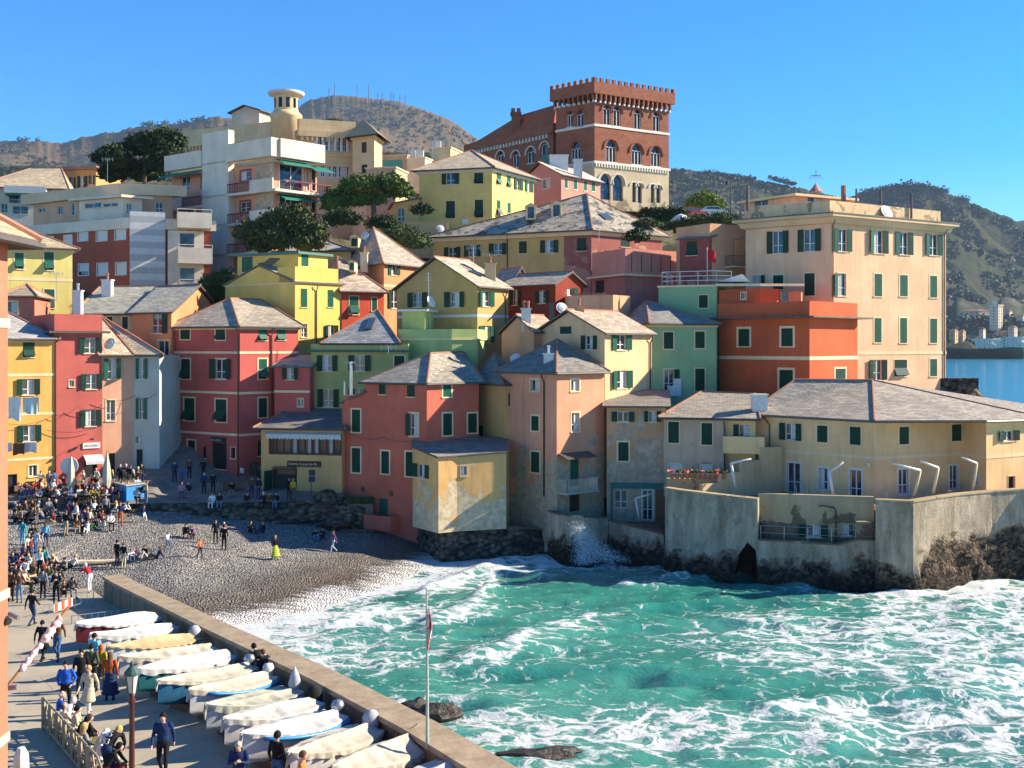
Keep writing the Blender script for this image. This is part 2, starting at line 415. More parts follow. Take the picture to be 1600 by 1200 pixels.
        if kind == 'shed':
            g = MB(); C = [Vector((p.x, p.y, s.z1)) for p in s.c]
            for i in range(n):
                j = (i+1) % n
                g.add([C[i], C[j], C[j]+Vector((0, 0, max(0, ridge[j]-.1))), C[i]+Vector((0, 0, max(0, ridge[i]-.1)))], [(0, 1, 2, 3)])
            g.build('gable_wall', s.mat, s.t)
        s.rf = mb.build('roof', [mat or M['slate'], M['gutter']], s.t)
        if RT and tubes:
            q = MB()
            for a, b in RT: q.tube([a+Vector((0, 0, .02)), b+Vector((0, 0, .02))], .085, 5)
            q.build('ridge_tiles', M[ridge_m], s.rf)
        if gut and kind != 'shed':
            q = MB(); prs = range(n) if kind[:3] != 'gab' else ((0, 2) if kind == 'gab01' else (1, 3))
            for i in prs:
                if i >= s.vis+1: continue
                a, b = E[i], E[(i+1) % n]; nn = s.face(i)[3]*.05; q.tube([a+nn-Vector((0, 0, .1)), b+nn-Vector((0, 0, .1))], .07, 5)
            q.build('gutter', M['gutter'], s.rf)
        return s
    def pipe(s, i, u, zt=None, zb=None, bend=0, mat='gutter'):
        x = s.at(i, u); f = s.fr(i); zt = zt or s.z1-.1; zb = zb or s.z0+.3
        q = MB(); q.tube([f(x+bend, .35, zt), f(x+bend*.7, .28, zt-.25), f(x, .08, zt-.6), f(x, .08, zb)], .055, 6); q.build('downpipe', M[mat], s.t, True); return s
def rnear(s, u, v, Y): return P(u, v, Y)
def chimney(h, u, v, Y, w=.7, ht=1.3, mat=None, pots=1, hood=False):
    """stack standing on the roof: (u,v) is its base centre"""
    b = P(u, v, Y); q = MB(); q.box(b+Vector((0, 0, ht/2-.5)), w, w*.8, ht+1.0)
    q.box(b+Vector((0, 0, ht+.05)), w+.16, w*.8+.16, .1)
    c = q.build('chimney', mat or M['cream'], h.rf if hasattr(h, 'rf') and h.rf else h.t)
    q = MB()
    for k in range(pots):
        x = (k-(pots-1)/2)*.35; q.lathe([(.11, 0), (.11, .45), (.15, .47), (.15, .6), (.06, .62)], 8, b+Vector((x, 0, ht+.1)))
    q.build('chimney_pot', M['steel'] if hood else M['ridge'], c); return c
def dormer(h, u0, v0, u1, v1, Y, dep=2.2, wm=None, rm=None, sh=None):
    """small dormer whose front face is the pixel box at depth Y"""
    a, b = P(u0, v1, Y), P(u1, v1, Y); zt = ZV(v0, Y); d = (b-a); w = d.length; d.normalize(); n = Vector((-d.y, d.x, 0)); q = MB()
    q.obox(a, d*w, n*dep, Vector((0, 0, zt-a.z))); o = q.build('dormer', wm or M['cream'], h.rf)
    q = MB(); m = (a+b)/2; pk = Vector((m.x, m.y, zt+w*.35)); z = Vector((0, 0, 1))
    A, B = Vector((a.x, a.y, zt+.01))-d*.12-n*.15, Vector((b.x, b.y, zt+.01))+d*.12-n*.15; pk -= n*.15
    q.prism([A, B, pk], n*(dep+.15)); q.build('dormer_roof', rm or M['cream'], o)
    q = MB(); i = .16; q.obox(a+d*i*w-n*.02+z*.15, d*w*(1-2*i), n*.02, z*(zt-a.z-.25)); q.build('dormer_window', sh or M['glass'], o)
    return o
def skylight(h, pts, Y=None):
    """pts: 4 world points lying on the roof, raised a little"""
    p = [Vector(x) for x in pts]; n = (p[1]-p[0]).cross(p[2]-p[0]).normalized(); n = n if n.z > 0 else -n
    q = MB(); q.prism([x-n*.05 for x in p], n*.14); o = q.build('skylight', M['gutter'], h.rf)
    c = sum(p, Vector())/4; q = MB(); q.prism([c+(x-c)*.82+n*.092 for x in p], n*.01); q.build('pane', M['skyglass'], o)
s_ = N('skylight_glass'); M['skyglass'] = s_.fin((.05, .09, .14), .06, None, .8)
def on_plane(a, b, c, u, v):
    """world point where the view ray of pixel (u,v) meets the plane a,b,c"""
    n = (b-a).cross(c-a); d = Vector(((u-800)/F, 1, -(v-HZ)/F)); o = Vector((0, 0, CZ))
    return o+d*((a-o).dot(n)/d.dot(n))
# ================================================================ the village, front row first
HB = 'house'
def H(name, label, pts, z0, z1, mat, **k): return House(name, label, k.pop('cat', 'house'), pts, z0, z1, mat, **k)
def wins(h, i, typ, lst, **k):
    for b in lst: h.win(i, *b[:4], typ, **k)
def rail(mb, pts, h=1.0, n=3, r=.025, posts=None):
    for k in range(1, n+1): mb.tube([Vector(p)+Vector((0, 0, h*k/n)) for p in pts], r, 5)
    for a, b in zip(pts[:-1], pts[1:]):
        a, b = Vector(a), Vector(b); m = max(1, int((b-a).length/1.3)) if posts is None else posts
        for j in range(m+1):
            p = a+(b-a)*j/m; mb.tube([p, p+Vector((0, 0, h))], r, 5)
def bars(mb, pts, h=1.0, sp=.13, r=.014):
    for a, b in zip(pts[:-1], pts[1:]):
        a, b = Vector(a), Vector(b); m = max(1, int((b-a).length/sp))
        for j in range(m+1):
            p = a+(b-a)*j/m; mb.tube([p, p+Vector((0, 0, h))], r, 4)
    mb.tube([Vector(p)+Vector((0, 0, h)) for p in pts], r*2, 5)
def text(txt, loc, d, size, mat, parent, name='lettering', up=(0, 0, 1)):
    """flat letters standing on the wall: loc lower left, d reading direction"""
    c = bpy.data.curves.new('t', 'FONT'); c.body = txt; c.size = size; c.extrude = .008
    o = bpy.data.objects.new('t', c); link(o); bpy.context.view_layer.update()
    me = bpy.data.meshes.new_from_object(o.evaluated_get(bpy.context.evaluated_depsgraph_get())); bpy.data.objects.remove(o)
    d = Vector(d).normalized(); u = Vector(up); n = d.cross(u); mtx = Matrix((d, u, n)).transposed().to_4x4(); mtx.translation = Vector(loc)
    me.transform(Matrix.Translation(-org(parent)) @ mtx); me.materials.clear(); me.materials.append(mat)
    r = bpy.data.objects.new(name, me); link(r); r.parent = parent; return r
CORAL = stucco((.66, .32, .22), .8, (.52, .44, .34), (1, 11.0)); 
# --- tall coral house on the rocks
h = H('tower_house', 'tall narrow coral house with patchy peeling walls and pyramid slate roof, above the splash', [(782, 87), (870, 82), (944, 85.5)], .3, 13.9, CORAL); tallcoral = h
h.win(0, 829, 593, 842, 611, 'g'); h.win(0, 830.5, 650, 842, 673, 'c'); h.win(0, 830, 706, 843, 738, 'c')
h.win(1, 892, 593, 905, 611, 'g'); h.win(1, 893, 645, 905, 674, 'g'); h.win(1, 891, 712, 906, 759, 'd', sh='lgreen', fr=0); h.win(1, 890, 767, 907, 799, 'd', fr=0, sh='brown')
h.walls().roof('pyr', [P(871, 530, 88)], ov=.35, mat=slate((.20, .20, .19))); h.pipe(0, 851, bend=0, zb=4.5, mat='green')
chimney(h, 857, 572, 84.5, .75, .9, M['white'], 1, True)
f = h.fr(1); x0, x1 = h.at(1, 872), h.at(1, 922); zb = ZV(764, 84)
q = MB(); h.bx(q, 1, x0, x1, .004, 1.0, zb-.14, zb); o = q.build('balcony', plain('balcony_slab', (.42, .38, .32)), h.t)
q = MB(); bars(q, [f(x0+.05, .02, zb), f(x0+.05, .95, zb), f(x1-.05, .95, zb), f(x1-.05, .02, zb)], 1.0); q.build('railing', M['steel'], o)
q = MB(); zc = ZV(712, 84); q.prism([f(x0, .004, zc+.35), f(x0, 1.0, zc), f(x0, 1.0, zc-.05), f(x0, .004, zc+.28)], f(x1-.2, 0, 0)-f(x0, 0, 0)); q.build('door_hood', M['gutter'], h.t)
# --- coral red house with wing
RC = stucco((.52, .145, .105), dirt=.25); RC2 = stucco((.46, .10, .08), dirt=.2)
h = H('coral_house', 'brick red house on the shingle with arched green door over a small balcony', [(570, 86.8), (667, 83.5), (748, 87)], -.3, 13.05, RC); cr = h
wins(h, 0, 'c', [(592, 598, 602, 616), (636, 600, 648, 620)], fr=.0)
h.win(0, 635, 646, 653, 681, 'l'); wins(h, 0, 'c', [(596, 705, 608, 740), (634, 706, 645, 744)])
h.win(0, 591, 779, 606, 809, 'd', sh='lgreen', fr=0)
h.win(1, 692, 600, 705, 620, 'c', sh='lgreen'); wins(h, 1, 'c', [(692, 646, 706, 680), (731, 646, 745, 676)])
h.walls().roof('hip12', [P(673, 552, 88), P(724, 550, 92)], ov=.3)
w = H('w', '', [(535, 88), (570, 86.8)], .5, 11.35, RC, back=6, parent=h.t)
wins(w, 0, 'c', [(550, 640, 563, 675), (550, 700, 563, 738)]); w.walls().roof('shed', [0, 1.0, 1.0, 0], ov=.2)
f = h.fr(0); f2 = w.fr(0); xa, xb = h.at(0, 575), h.at(0, 625); zb = ZV(828, 84.6)
q = MB(); h.bx(q, 0, xa-1.2, xb, .004, 1.2, zb, zb+.25); h.bx(q, 0, xa-1.2, xb, 1.0, 1.2, zb+.25, zb+1.1); h.bx(q, 0, xa-1.2, xa-1.05, .004, 1.0, zb+.25, zb+1.1); h.bx(q, 0, xb-.15, xb, .004, 1.0, zb+.25, zb+1.1)
q.build('balcony', RC, h.t)
for uu, vv in ((568, 769), (612, 772)):
    q = MB(); x = h.at(0, uu); q.box(f(x, .12, ZV(vv, 85)), .2, .2, .35); q.build('wall_lamp', M['iron'], h.t)
b = f2(1.0, .25, 11.6); q = MB(); q.box(b+Vector((0, .5, 0)), .9, .6, .8); c = q.build('chimney', RC, h.t); q = MB(); q.tube([b+Vector((0, .5, .4)), b+Vector((0, .5, 3.1))], .13, 8); q.tube([b+Vector((-.5, .5, .4)), b+Vector((-.5, .5, 1.5))], .09, 8); q.tube([b+Vector((-.35, .5, 3.0)), b+Vector((.35, .5, 3.0))], .1, 8); q.build('flue', M['steel'], c)
# --- ochre block that leans on it
OC = stucco((.66, .43, .19), .75, (.70, .62, .46), (1.5, 8.0)); OC0 = stucco((.62, .40, .18), dirt=.3)
h = H('ochre_annex', 'low ochre annex with white peeling render, propped on dark rubble at the water edge', [(645, 82.3), (685, 79.4), (714, 80.2), (791, 81.4)], 2.3, 7.85, OC, back=[(791, 86.5), (650, 86)])
h.win(0, 646, 725, 671, 746, 'o', fr=0); h.win(2, 720, 728, 730, 743, 'g', fr=.05); 
h.walls().roof('shed', [.55, 0, 0, .2, .8, 1.1], ov=.15, mat=slate((.22, .22, .21)))
# --- ochre strip house behind it
h = H('narrow_house', 'narrow ochre house squeezed between the brick red house and the peeling coral tower house', [(746, 89.5), (789, 86), (819, 87)], .5, 12.9, OC0)
h.win(1, 793, 614, 812, 634, 'o', fr=0); h.win(1, 801, 674, 813, 694, 'c', fr=0); h.win(0, 748, 665, 755, 688, 'c', fr=0)
h.walls().roof('pyr', [P(772, 551, 92)], ov=.3, mat=slate((.2, .2, .19)))
# --- brown and grey patched house
h = H('patched_house', 'grey and brown patched house under a lean-to roof, teal beam over its door', [(948, 84.2), (1041, 83.6)], 2.2, 11.3, stucco((.50, .31, .19), .75, (.50, .43, .35), (3, 13.5)), back=6)
wins(h, 0, 'o', [(955, 643, 992, 659), (1006, 642, 1033, 659)], fr=0); h.win(0, 966, 691, 982, 720, 'c')
h.win(0, 960, 766, 980, 794, 'D', fr=0, fm='white'); h.win(0, 1004, 766, 1020, 813, 'D', fr=.1, fm='white')
h.walls().roof('shed', [0, 0, 1.0, 1.0], ov=.35, mat=slate((.2, .2, .19)))
q = MB(); h.bx(q, 0, h.at(0, 954), h.at(0, 1040), .005, .1, ZV(763, 84), ZV(754, 84)); h.bx(q, 0, h.at(0, 954), h.at(0, 957), .005, .1, ZV(815, 84), ZV(763, 84)); q.build('teal_beam', plain('teal_paint', (.02, .13, .12)), h.t)
q = MB(); h.bx(q, 0, h.at(0, 1024), h.at(0, 1039), .005, .08, ZV(813, 84), ZV(764, 84)); q.build('wooden_screen', M['wood'], h.t)
# --- beige and yellow seafront houses
h = H('beige_house', 'weathered beige house with flower pots under two upper windows, beside the seafront balcony', [(1037, 83.2), (1134, 81.8)], 4.5, 10.5, stucco((.50, .40, .31), .25, (.42, .38, .33), (4, 11)), back=7)
wins(h, 0, 'c', [(1044, 659, 1061, 692), (1096, 661, 1113, 695)], fr=.08); wins(h, 0, 'b', [(1046, 725, 1064, 745), (1095, 727, 1112, 744)], fr=.08)
h.walls(); YF = stucco((.74, .55, .31), dirt=.3)
w = H('w', '', [(1134, 82.2), (1180, 81.6)], 4.5, 10.5, YF, back=7, parent=h.t); w.win(0, 1146, 663, 1171, 683, 'l', fr=0); w.win(0, 1162, 723, 1177, 744, 'g', fr=0); w.walls()
r = House.__new__(House); r.__dict__.update(h.__dict__); r.c = [XY(1037, 83.2), XY(1180, 81.5), XY(1190, 90), XY(1050, 90.2)]; r.vis = 1; r.z1 = 10.5
r.roof('hip01', [P(1096, 612, 88), P(1180, 615, 87)], ov=.4); h.rf = r.rf; h.pipe(0, 1132)
q = MB(); f = w.fr(0); zb = ZV(708, 81); w.bx(q, 0, -.1, 2.9, .01, 1.3, zb, zb+.18); w.bx(q, 0, -.1, 2.9, 1.15, 1.3, zb+.18, zb+1.25); w.bx(q, 0, 2.75, 2.9, .01, 1.15, zb+.18, zb+1.25); q.build('balcony', YF, h.t)
chimney(h, 1186, 636, 83, 1.1, .9, M['white'], 0)
h = H('seafront_house', 'broad pale yellow house with hipped slate roof, standing on the bastion terrace', [(1176, 83.2), (1365, 76), (1503, 79.2), (1541, 76.4), (1625, 79.4)], 4.8, 10.75, YF, back=[(1625, 92), (1215, 93)]); sf = h
h.win(0, 1218, 661, 1253, 688, 'o', fr=0); wins(h, 0, 'c', [(1277, 665, 1293, 691), (1328, 667, 1345, 695)]); h.win(0, 1230, 723, 1250, 770, 'D', fm='white'); h.win(0, 1279, 731, 1293, 765, 'g', fm='white'); h.win(0, 1328, 734, 1346, 780, 'D', fm='white')
wins(h, 1, 'c', [(1405, 667, 1420, 694), (1487, 663, 1502, 689)]); h.win(1, 1404, 733, 1419, 772, 'g', fm='white'); h.win(1, 1484, 727, 1497, 764, 'g', fm='white')
h.win(2, 1519, 738, 1529, 757, 'g', fm='white', fr=.07); h.win(3, 1558, 673, 1592, 689, 'o', fr=0); h.win(3, 1575, 744, 1586, 764, 'k', fr=.07)
h.walls(); h.band([8.15]); h.cornice(.3, .14)
E = [Vector((p.x, p.y, h.z1+.06)) for p in h.off(.45)]; E[4].z -= .1; A = P(1363, 594, 83.5); B = P(1243, 593, 85.5); q = MB()
for t in ([E[0], E[1], A, B], [E[1], E[3], A], [E[3], E[4], A], [E[4], E[5], A], [E[5], E[6], B, A], [E[6], E[0], B]): h.plane(q, t)
h.rf = q.build('roof', [slate((.33, .31, .27)), M['gutter']], h.t); q = MB(); [q.tube([a, b], .09, 5) for a, b in ((E[1], A), (A, B), (E[0], B), (A, E[4]))]; q.build('ridge_tiles', M['ridge'], h.rf)
q = MB(); [q.tube([E[k]-Vector((0, .06, .1)), E[j]-Vector((0, .06, .1))], .08, 5) for k, j in ((0, 1), (1, 3), (3, 4))]; q.build('gutter', M['gutter'], h.rf); h.pipe(0, 1203, bend=-.3)
q = MB(); q.box(h.fr(0)(h.at(0, 1358), .12, ZV(727, 76)), .3, .25, .3); q.build('wall_lamp', M['cream'], h.t)
# --- orange-red cubic house
OR = stucco((.50, .12, .055), dirt=.25)
h = H('orange_house', 'vivid orange-red house with flat roof and cream band, left of the tall peach block', [(1121, 97), (1265, 90), (1340, 95.5)], 5, 18.3, OR)
wins(h, 0, 'c', [(1154, 514, 1171, 541), (1221, 513, 1239, 541)], fr=.2); h.win(0, 1218, 578, 1239, 618, 'c', fr=.2); h.win(1, 1305, 576, 1321, 592, 'c', fr=.15)
h.walls(); h.band([14.95], h=.3); q = MB(); h.ring(q, 18.31, 18.45, -.3, .95); q.build('eave_ledge', slate((.25, .24, .21)), h.t); h.z1 = 18.46; h.parapet(1.25, .22, OR, False); h.pipe(0, 1124)
w = H('w', '', [(1123, 98.2), (1188, 94.8), (1215, 96)], 18.35, 21.0, OR, back=4.5, parent=h.t); w.win(0, 1158, 457, 1166, 467, 'g', fr=.08); w.walls()
w = H('w', '', [(1189, 97.5), (1252, 96.5)], 18.35, 20.8, stucco((.60, .30, .17)), back=3, parent=h.t); w.win(0, 1208, 455, 1233, 472, 'g', fr=0); w.walls()
q = MB(); q.prism([P(1118, 447, 97.5), P(1188, 447, 94.3), P(1257, 447, 95.5), P(1250, 447, 101), P(1140, 447, 102)], (0, 0, .22)); q.build('roof_slab', M['cream'], h.t)
# --- mint green house
MG = stucco((.27, .47, .28), dirt=.2)
h = H('mint_house', 'mint green house with white railed roof terrace, washing hung from its lower window', [(1017, 92.8), (1120, 94.8)], 7, 17.85, MG, back=5.5); mint = h
wins(h, 0, 'c', [(1037, 519, 1052, 545), (1086, 518, 1101, 544)], fr=.1); h.win(0, 1038, 577, 1061, 611, 'r', fr=.1); h.win(0, 1086, 576, 1101, 611, 'c', fr=.1)
h.walls(); h.cornice(.25, .1); h.roof('pyr', [P(1010, 470, 98.5)], ov=.3, mat=slate((.24, .24, .23)))
w = H('w', '', [(1029, 100), (1120, 98)], 14, 21.5, MG, back=5, parent=h.t); w.win(0, 1092, 461, 1106, 481, 'c', fr=.08); w.walls(); w.cornice(.18, .1)
q = MB(); f = w.fr(0); rail(q, [f(.3, -4, 21.5), f(.3, -.1, 21.5), f(5.3, -.1, 21.5), f(6.4, -1.5, 21.5)], 1.25, 3, .035, None); q.build('roof_railing', M['white'], h.t)
q = MB(); q.prism([P(1120, 440, 99), P(1172, 440, 99), P(1160, 428, 99)], (0, 3, 0)); q.build('canopy', M['white'], h.t)
for uu, w_, zz, hh in ((1049, .75, 592, 1.5), (1040, .55, 603, .9)):
    q = MB(); x = h.at(0, uu); f = h.fr(0); q.tube([f(x-.3, .35, ZV(zz, 93)), f(x+.7, .35, ZV(zz, 93))], .015, 4)
    q.prism([f(x, .33, ZV(zz, 93)-hh), f(x+w_, .33, ZV(zz, 93)-hh), f(x+w_, .33, ZV(zz, 93)+.01), f(x, .33, ZV(zz, 93)+.01)], h.face(0)[3]*.04)
    tag(q.build('hanging_laundry', M['white'], loc=f(x, .3, ZV(zz, 93))), 'white towel hung below the left lower window of the mint green house' if w_ > .6 else 'short white cloth hung beside the longer towel on the mint green house', 'laundry')
# --- cream gabled house
PK = stucco((.60, .34, .21), .0, dirt=.3); CR = stucco((.66, .47, .30), dirt=.3)
h = H('cream_gable_house', 'cream house with open blue-green shutters and gable roof, joined left of the mint house', [(836, 92), (945, 86), (1018, 91)], 4, 16.95, CR)
h.win(0, 908, 524, 934, 546, 'o', fr=0); h.win(1, 955, 523, 986, 547, 'o', sh='lgreen', fr=0); h.win(1, 955, 579, 987, 607, 'o', sh='lgreen', fr=0); h.win(0, 875, 510, 893, 522, 'c', fr=0)
h.walls().roof('gab12', ov=.35, rise=1.95, mat=slate((.42, .37, .29))); h.pipe(1, 1015, zb=ZV(630, 90))
chimney(h, 905, 497, 90, .8, .9, PK, 1); chimney(h, 862, 505, 91, .35, 1.6, M['gutter'], 0)
h = H('peach_gable_house', 'windowless peach gable rising behind the roof of the coral tower house', [(784, 94.5), (834, 90.5), (872, 93.5)], 6, 17.1, PK)
h.walls().roof('gab12', ov=.3, rise=1.5, mat=slate((.38, .33, .26))); chimney(h, 822, 500, 92, .8, .9, M['white'], 2)
# --- restaurant
h = H('restaurant_building', 'low ochre restaurant with glazed upper dining room and dark name board over its door', [(408, 88.5), (534, 87.2)], 3.2, 9.3, OC0, back=8, cat='restaurant'); rest = h
h.win(0, 425, 732, 464, 781, 'k', name='door', fr=0)
zb, zt = ZV(711, 87.5), ZV(677, 87.5); x0, x1 = h.at(0, 421), h.at(0, 533); h.holes[0].append((x0, x1, zb, zt)); h.walls()
f = h.fr(0); q = MB(); q.add([f(x0, -.9, zb), f(x1, -.9, zb), f(x1, -.9, zt), f(x0, -.9, zt), f(x0, 0, zb), f(x1, 0, zb), f(x1, 0, zt), f(x0, 0, zt)], [(0, 1, 2, 3), (4, 5, 1, 0), (3, 2, 6, 7), (0, 3, 7, 4), (1, 5, 6, 2)]); wo = q.build('window', stucco((.36, .26, .2)), h.t)
q = MB()
for k in range(11): x = x0+(x1-x0)*k/10; h.bx(q, 0, x-.05, x+.05, -.1, .02, zb, zt)
h.bx(q, 0, x0, x1, -.1, .022, zb-.02, zb+.12); q.build('timber_frame', plain('red_brown_timber', (.10, .025, .018)), wo)
for k in (3, 5, 6, 8): q = MB(); x = x0+(x1-x0)*(k+.25)/10; h.bx(q, 0, x, x+.25, -.3, -.26, zb+.1, zt); q.build('curtain', M['curtain'], wo)
q = MB(); n = 40
for k in range(n):
    xa, xb = x0-.2+(x1-x0+.3)*k/n, x0-.2+(x1-x0+.3)*(k+1)/n; dz = .08*(k % 2); q.add([f(xa, .35, zt-.1), f(xb, .35, zt-.1), f(xb, .36, zt-.42-dz), f(xa, .36, zt-.42-dz)], [(0, 1, 2, 3)])
    q.add([f(xa, .35, zt-.1), f(xb, .35, zt-.1), f(xb, .01, zt+.1), f(xa, .01, zt+.1)], [(0, 1, 2, 3)])
q.build('awning', M['curtain'], h.t)
h.roof('hip01', [P(450, 640, 93), P(534, 636, 93)], ov=.5, mat=slate((.17, .17, .165)))
xs = h.at(0, 449); zs = ZV(729, 88); q = MB(); h.bx(q, 0, xs, h.at(0, 502), .004, .06, zs, zs+.48); sg = q.build('sign_board', plain('dark_sign', (.06, .02, .012)), h.t)
text('Osteria Creuza de Mä', f(xs+.12, .07, zs+.14), h.face(0)[1], .27, plain('sign_gold', (.75, .55, .3)), sg)
q = MB(); h.bx(q, 0, h.at(0, 430), h.at(0, 464), .01, .7, ZV(731, 88), ZV(729, 88)); h.bx(q, 0, h.at(0, 434), h.at(0, 462), .005, .06, ZV(741, 88), ZV(734, 88)); q.build('door_canopy', M['wood'], h.t)
q = MB(); q.obox(f(h.at(0, 425), .02, 3.6), f(0, .75, 0)-f(0, 0, 0)-h.face(0)[1]*.35, h.face(0)[1]*.05, (0, 0, 2.3)); q.build('door', M['green'], h.t)
t = thing('direction_sign', 'dark two-panel sign on a bare pole in front of the ochre restaurant', 'sign', P(485, 790, 86))
q = MB(); b = P(485, 790, 86); q.tube([b, b+Vector((.15, 0, 2.9))], .035, 6); q.build('pole', M['wood'], t); q = MB(); [q.box(b+Vector((.13, -.05, z)), .5, .04, .45) for z in (2.1, 2.6)]; q.build('panel', plain('navy_panel', (.02, .025, .05)), t)
# --- dark red house with bar
RD = stucco((.48, .115, .11), dirt=.25)
h = H('bar_house', 'dark red house with cream bands and a pyramid stone roof above the beach bar entrance', [(268, 96.5), (375, 92), (466, 96)], 4.6, 17.6, RD); bar = h
h.win(0, 282, 513, 297, 530, 'c', fr=.12); h.win(0, 337, 513, 352, 531, 'p', fr=.12); h.win(0, 283, 561, 297, 592, 'p'); h.win(0, 328, 561, 362, 592, 'o', fr=.1); wins(h, 0, 'p', [(288, 622, 304, 657), (337, 624, 354, 659)])
h.win(0, 293, 688, 305, 704, 'k'); h.win(0, 331, 692, 354, 733, 'k', fr=0, name='door'); h.win(0, 316, 698, 322, 716, 'k', fr=0); h.win(0, 361, 699, 368, 716, 'k', fr=.07)
wins(h, 1, 'p', [(404, 514, 417, 532), (433, 514, 446, 531)], sh='lgreen', fr=0); h.win(1, 404, 561, 417, 592, 'p', sh='lgreen'); h.win(1, 404, 622, 417, 652, 'c'); h.win(1, 403, 688, 416, 712, 'c', fr=0)
h.walls(); h.band([ZV(551, 92), ZV(614.5, 92), ZV(680, 92)], h=.2); h.cornice(.22, .1); h.roof('hip12', [P(360, 466, 99), P(407, 468, 103)], ov=.4, mat=slate((.36, .33, .27))); h.pipe(0, 373, bend=.1); h.pipe(1, 424)
q = MB(); f = h.fr(0); xa, xb = h.at(0, 331), h.at(0, 353); zs = ZV(690.5, 93.5); h.bx(q, 0, xa, xb, .01, .15, zs, zs+.42); sg = q.build('sign_board', M['iron'], h.t); text('BAR  GELATI', f(xa+.1, .16, zs+.1), h.face(0)[1], .2, M['white'], sg)
q = MB(); h.bx(q, 0, h.at(0, 269.5), h.at(0, 283), .01, .04, ZV(690, 96), ZV(680, 96)); q.build('street_plate', M['white'], h.t)
w = H('w', '', [(429, 92.6), (484, 92.0)], 4.6, 14.2, RD, back=3.5, parent=h.t); w.win(0, 441, 570, 466, 593, 'o', fr=0, sh='green'); w.win(0, 465, 623, 474, 635, 'g', fr=.06); w.walls(); w.band([ZV(612, 92)], h=.2); w.roof('shed', [0, 0, .9, .9], ov=.3, mat=slate((.45, .42, .36)))
# --- sage green house
SG = stucco((.36, .40, .17), dirt=.2); SG2 = stucco((.38, .50, .22), dirt=.2)
h = H('sage_house', 'sage green house with open dark shutters behind the restaurant roof', [(486, 93), (638, 91.5)], 5, 16.15, SG, back=7)
wins(h, 0, 'o', [(495, 555, 528, 580), (544, 555, 580, 580), (496, 608, 530, 636), (544, 607, 578, 632)], fr=0); h.win(0, 616, 556, 632, 575, 'c', fr=.1)
h.walls(); q = MB(); h.bx(q, 0, -.3, h.at(0, 640), .01, .35, ZV(550, 92), ZV(547, 92)); q.build('gutter', plain('teal_gutter', (.03, .09, .07)), h.t)
r = House.__new__(House); r.__dict__.update(h.__dict__); r.c = [XY(504, 92.9), XY(622, 91.8), XY(622, 100), XY(504, 100)]; r.roof('pyr', [P(590, 484, 96.5)], ov=.2, mat=slate((.26, .27, .29))); h.rf = r.rf
A, B, C = Vector(r.off(.2)[0]), Vector(r.off(.2)[1]), P(590, 484, 96.5); A.z = B.z = 16.21
skylight(h, [on_plane(A, B, C, *p)+Vector((0, -.03, .03)) for p in ((568, 515), (581, 515), (588, 498), (576, 498))])
w = H('w', '', [(622, 93.4), (706, 91.8), (746, 92.6)], 7, 17.4, SG2, back=7, parent=h.t); w.walls(); w.z1 = 16.6; w.cornice(.12, .12)
w = H('w', '', [(628, 96.5), (664, 96)], 16.5, 19.0, SG2, back=2.5, parent=h.t); w.walls(); q = MB(); w.ring(q, 19.02, 19.2, -.3, .35); q.build('canopy', M['white'], h.t)
# --- ochre gable house
OG = stucco((.47, .35, .15), dirt=.25)
h = H('ochre_gable_house', 'ochre gable-fronted house with two skylights in its bright stone roof and a white band', [(620, 102.5), (746, 97), (794, 101)], 8, 21.25, OG)
wins(h, 0, 'o', [(637, 457, 668, 480), (695, 456, 727, 480)], fr=0); wins(h, 1, 'o', [(747, 455, 771, 479), (748, 509, 772, 535)], sh='lgreen', fr=0)
h.walls(); h.band([ZV(493, 97)], h=.25, mat='white'); h.roof('gab12', ov=.35, rise=2.85, mat=slate((.46, .42, .34))); h.pipe(1, 789)
r0 = (Vector(h.off(.35)[1])); r0.z = 21.31; r1 = Vector(h.off(.35)[2]); r1.z = 21.31; mm = (Vector(h.off(.35)[0])+Vector(h.off(.35)[1]))/2; mm.z = 21.31+2.85
for a in ((719, 413, 16), (731, 424, 16)): skylight(h, [on_plane(r0, r1, mm, u, v)+Vector((0, 0, .03)) for u, v in ((a[0], a[1]), (a[0]+a[2], a[1]+7), (a[0]+a[2]+5, a[1]+9), (a[0]+6, a[1]+1))])
chimney(h, 766, 428, 101, 1.0, .9, stucco((.5, .4, .26)), 1); 
t = thing('satellite_dish', 'white satellite dish on a tall mast in front of the ochre gable wall', 'satellite dish', P(672, 520, 97)); b = P(672, 520, 97)
q = MB(); q.tube([b, P(669, 425, 97)], .03, 5); [q.tube([P(664, v, 97), P(674, v, 97)], .02, 4) for v in (428, 433, 438)]; q.build('mast', M['steel'], t); q = MB(); q.lathe([(.0, .12), (.3, .08), (.55, -.02), (.56, 0)], 14); o = q.build('dish', M['white'], None); o.parent = t; o.location = P(674, 471, 96.8)-b; o.rotation_euler = (R(70), 0, R(60))
# --- dark red small house
h = H('maroon_house', 'small maroon house with open shutters and low gable, right of the ochre gable house', [(787, 104), (868, 100), (912, 103)], 9, 21.6, stucco((.22, .05, .035)))
wins(h, 0, 'o', [(796, 453, 814, 477), (836, 454, 858, 474)], fr=0); h.win(1, 886, 450, 901, 462, 'r', fr=0, sh='lgreen'); h.walls().roof('gab01', ov=.35, rise=1.25, mat=slate((.40, .35, .28)))
h = H('grey_roof_house', 'small grey stone roof squeezed between the ochre gable house and the maroon house', [(772, 108), (800, 105), (826, 107)], 12, 22.0, PK); h.walls().roof('gab01', ov=.3, rise=1.6, mat=slate((.33, .31, .28)))
h = H('terrace_wall', 'peach terrace wall lined with flower boxes above the cream gable roof', [(888, 98.5), (958, 96.5), (985, 99)], 12, ZV(461, 97), stucco((.58, .36, .24)), cat='terrace', back=4); h.walls()
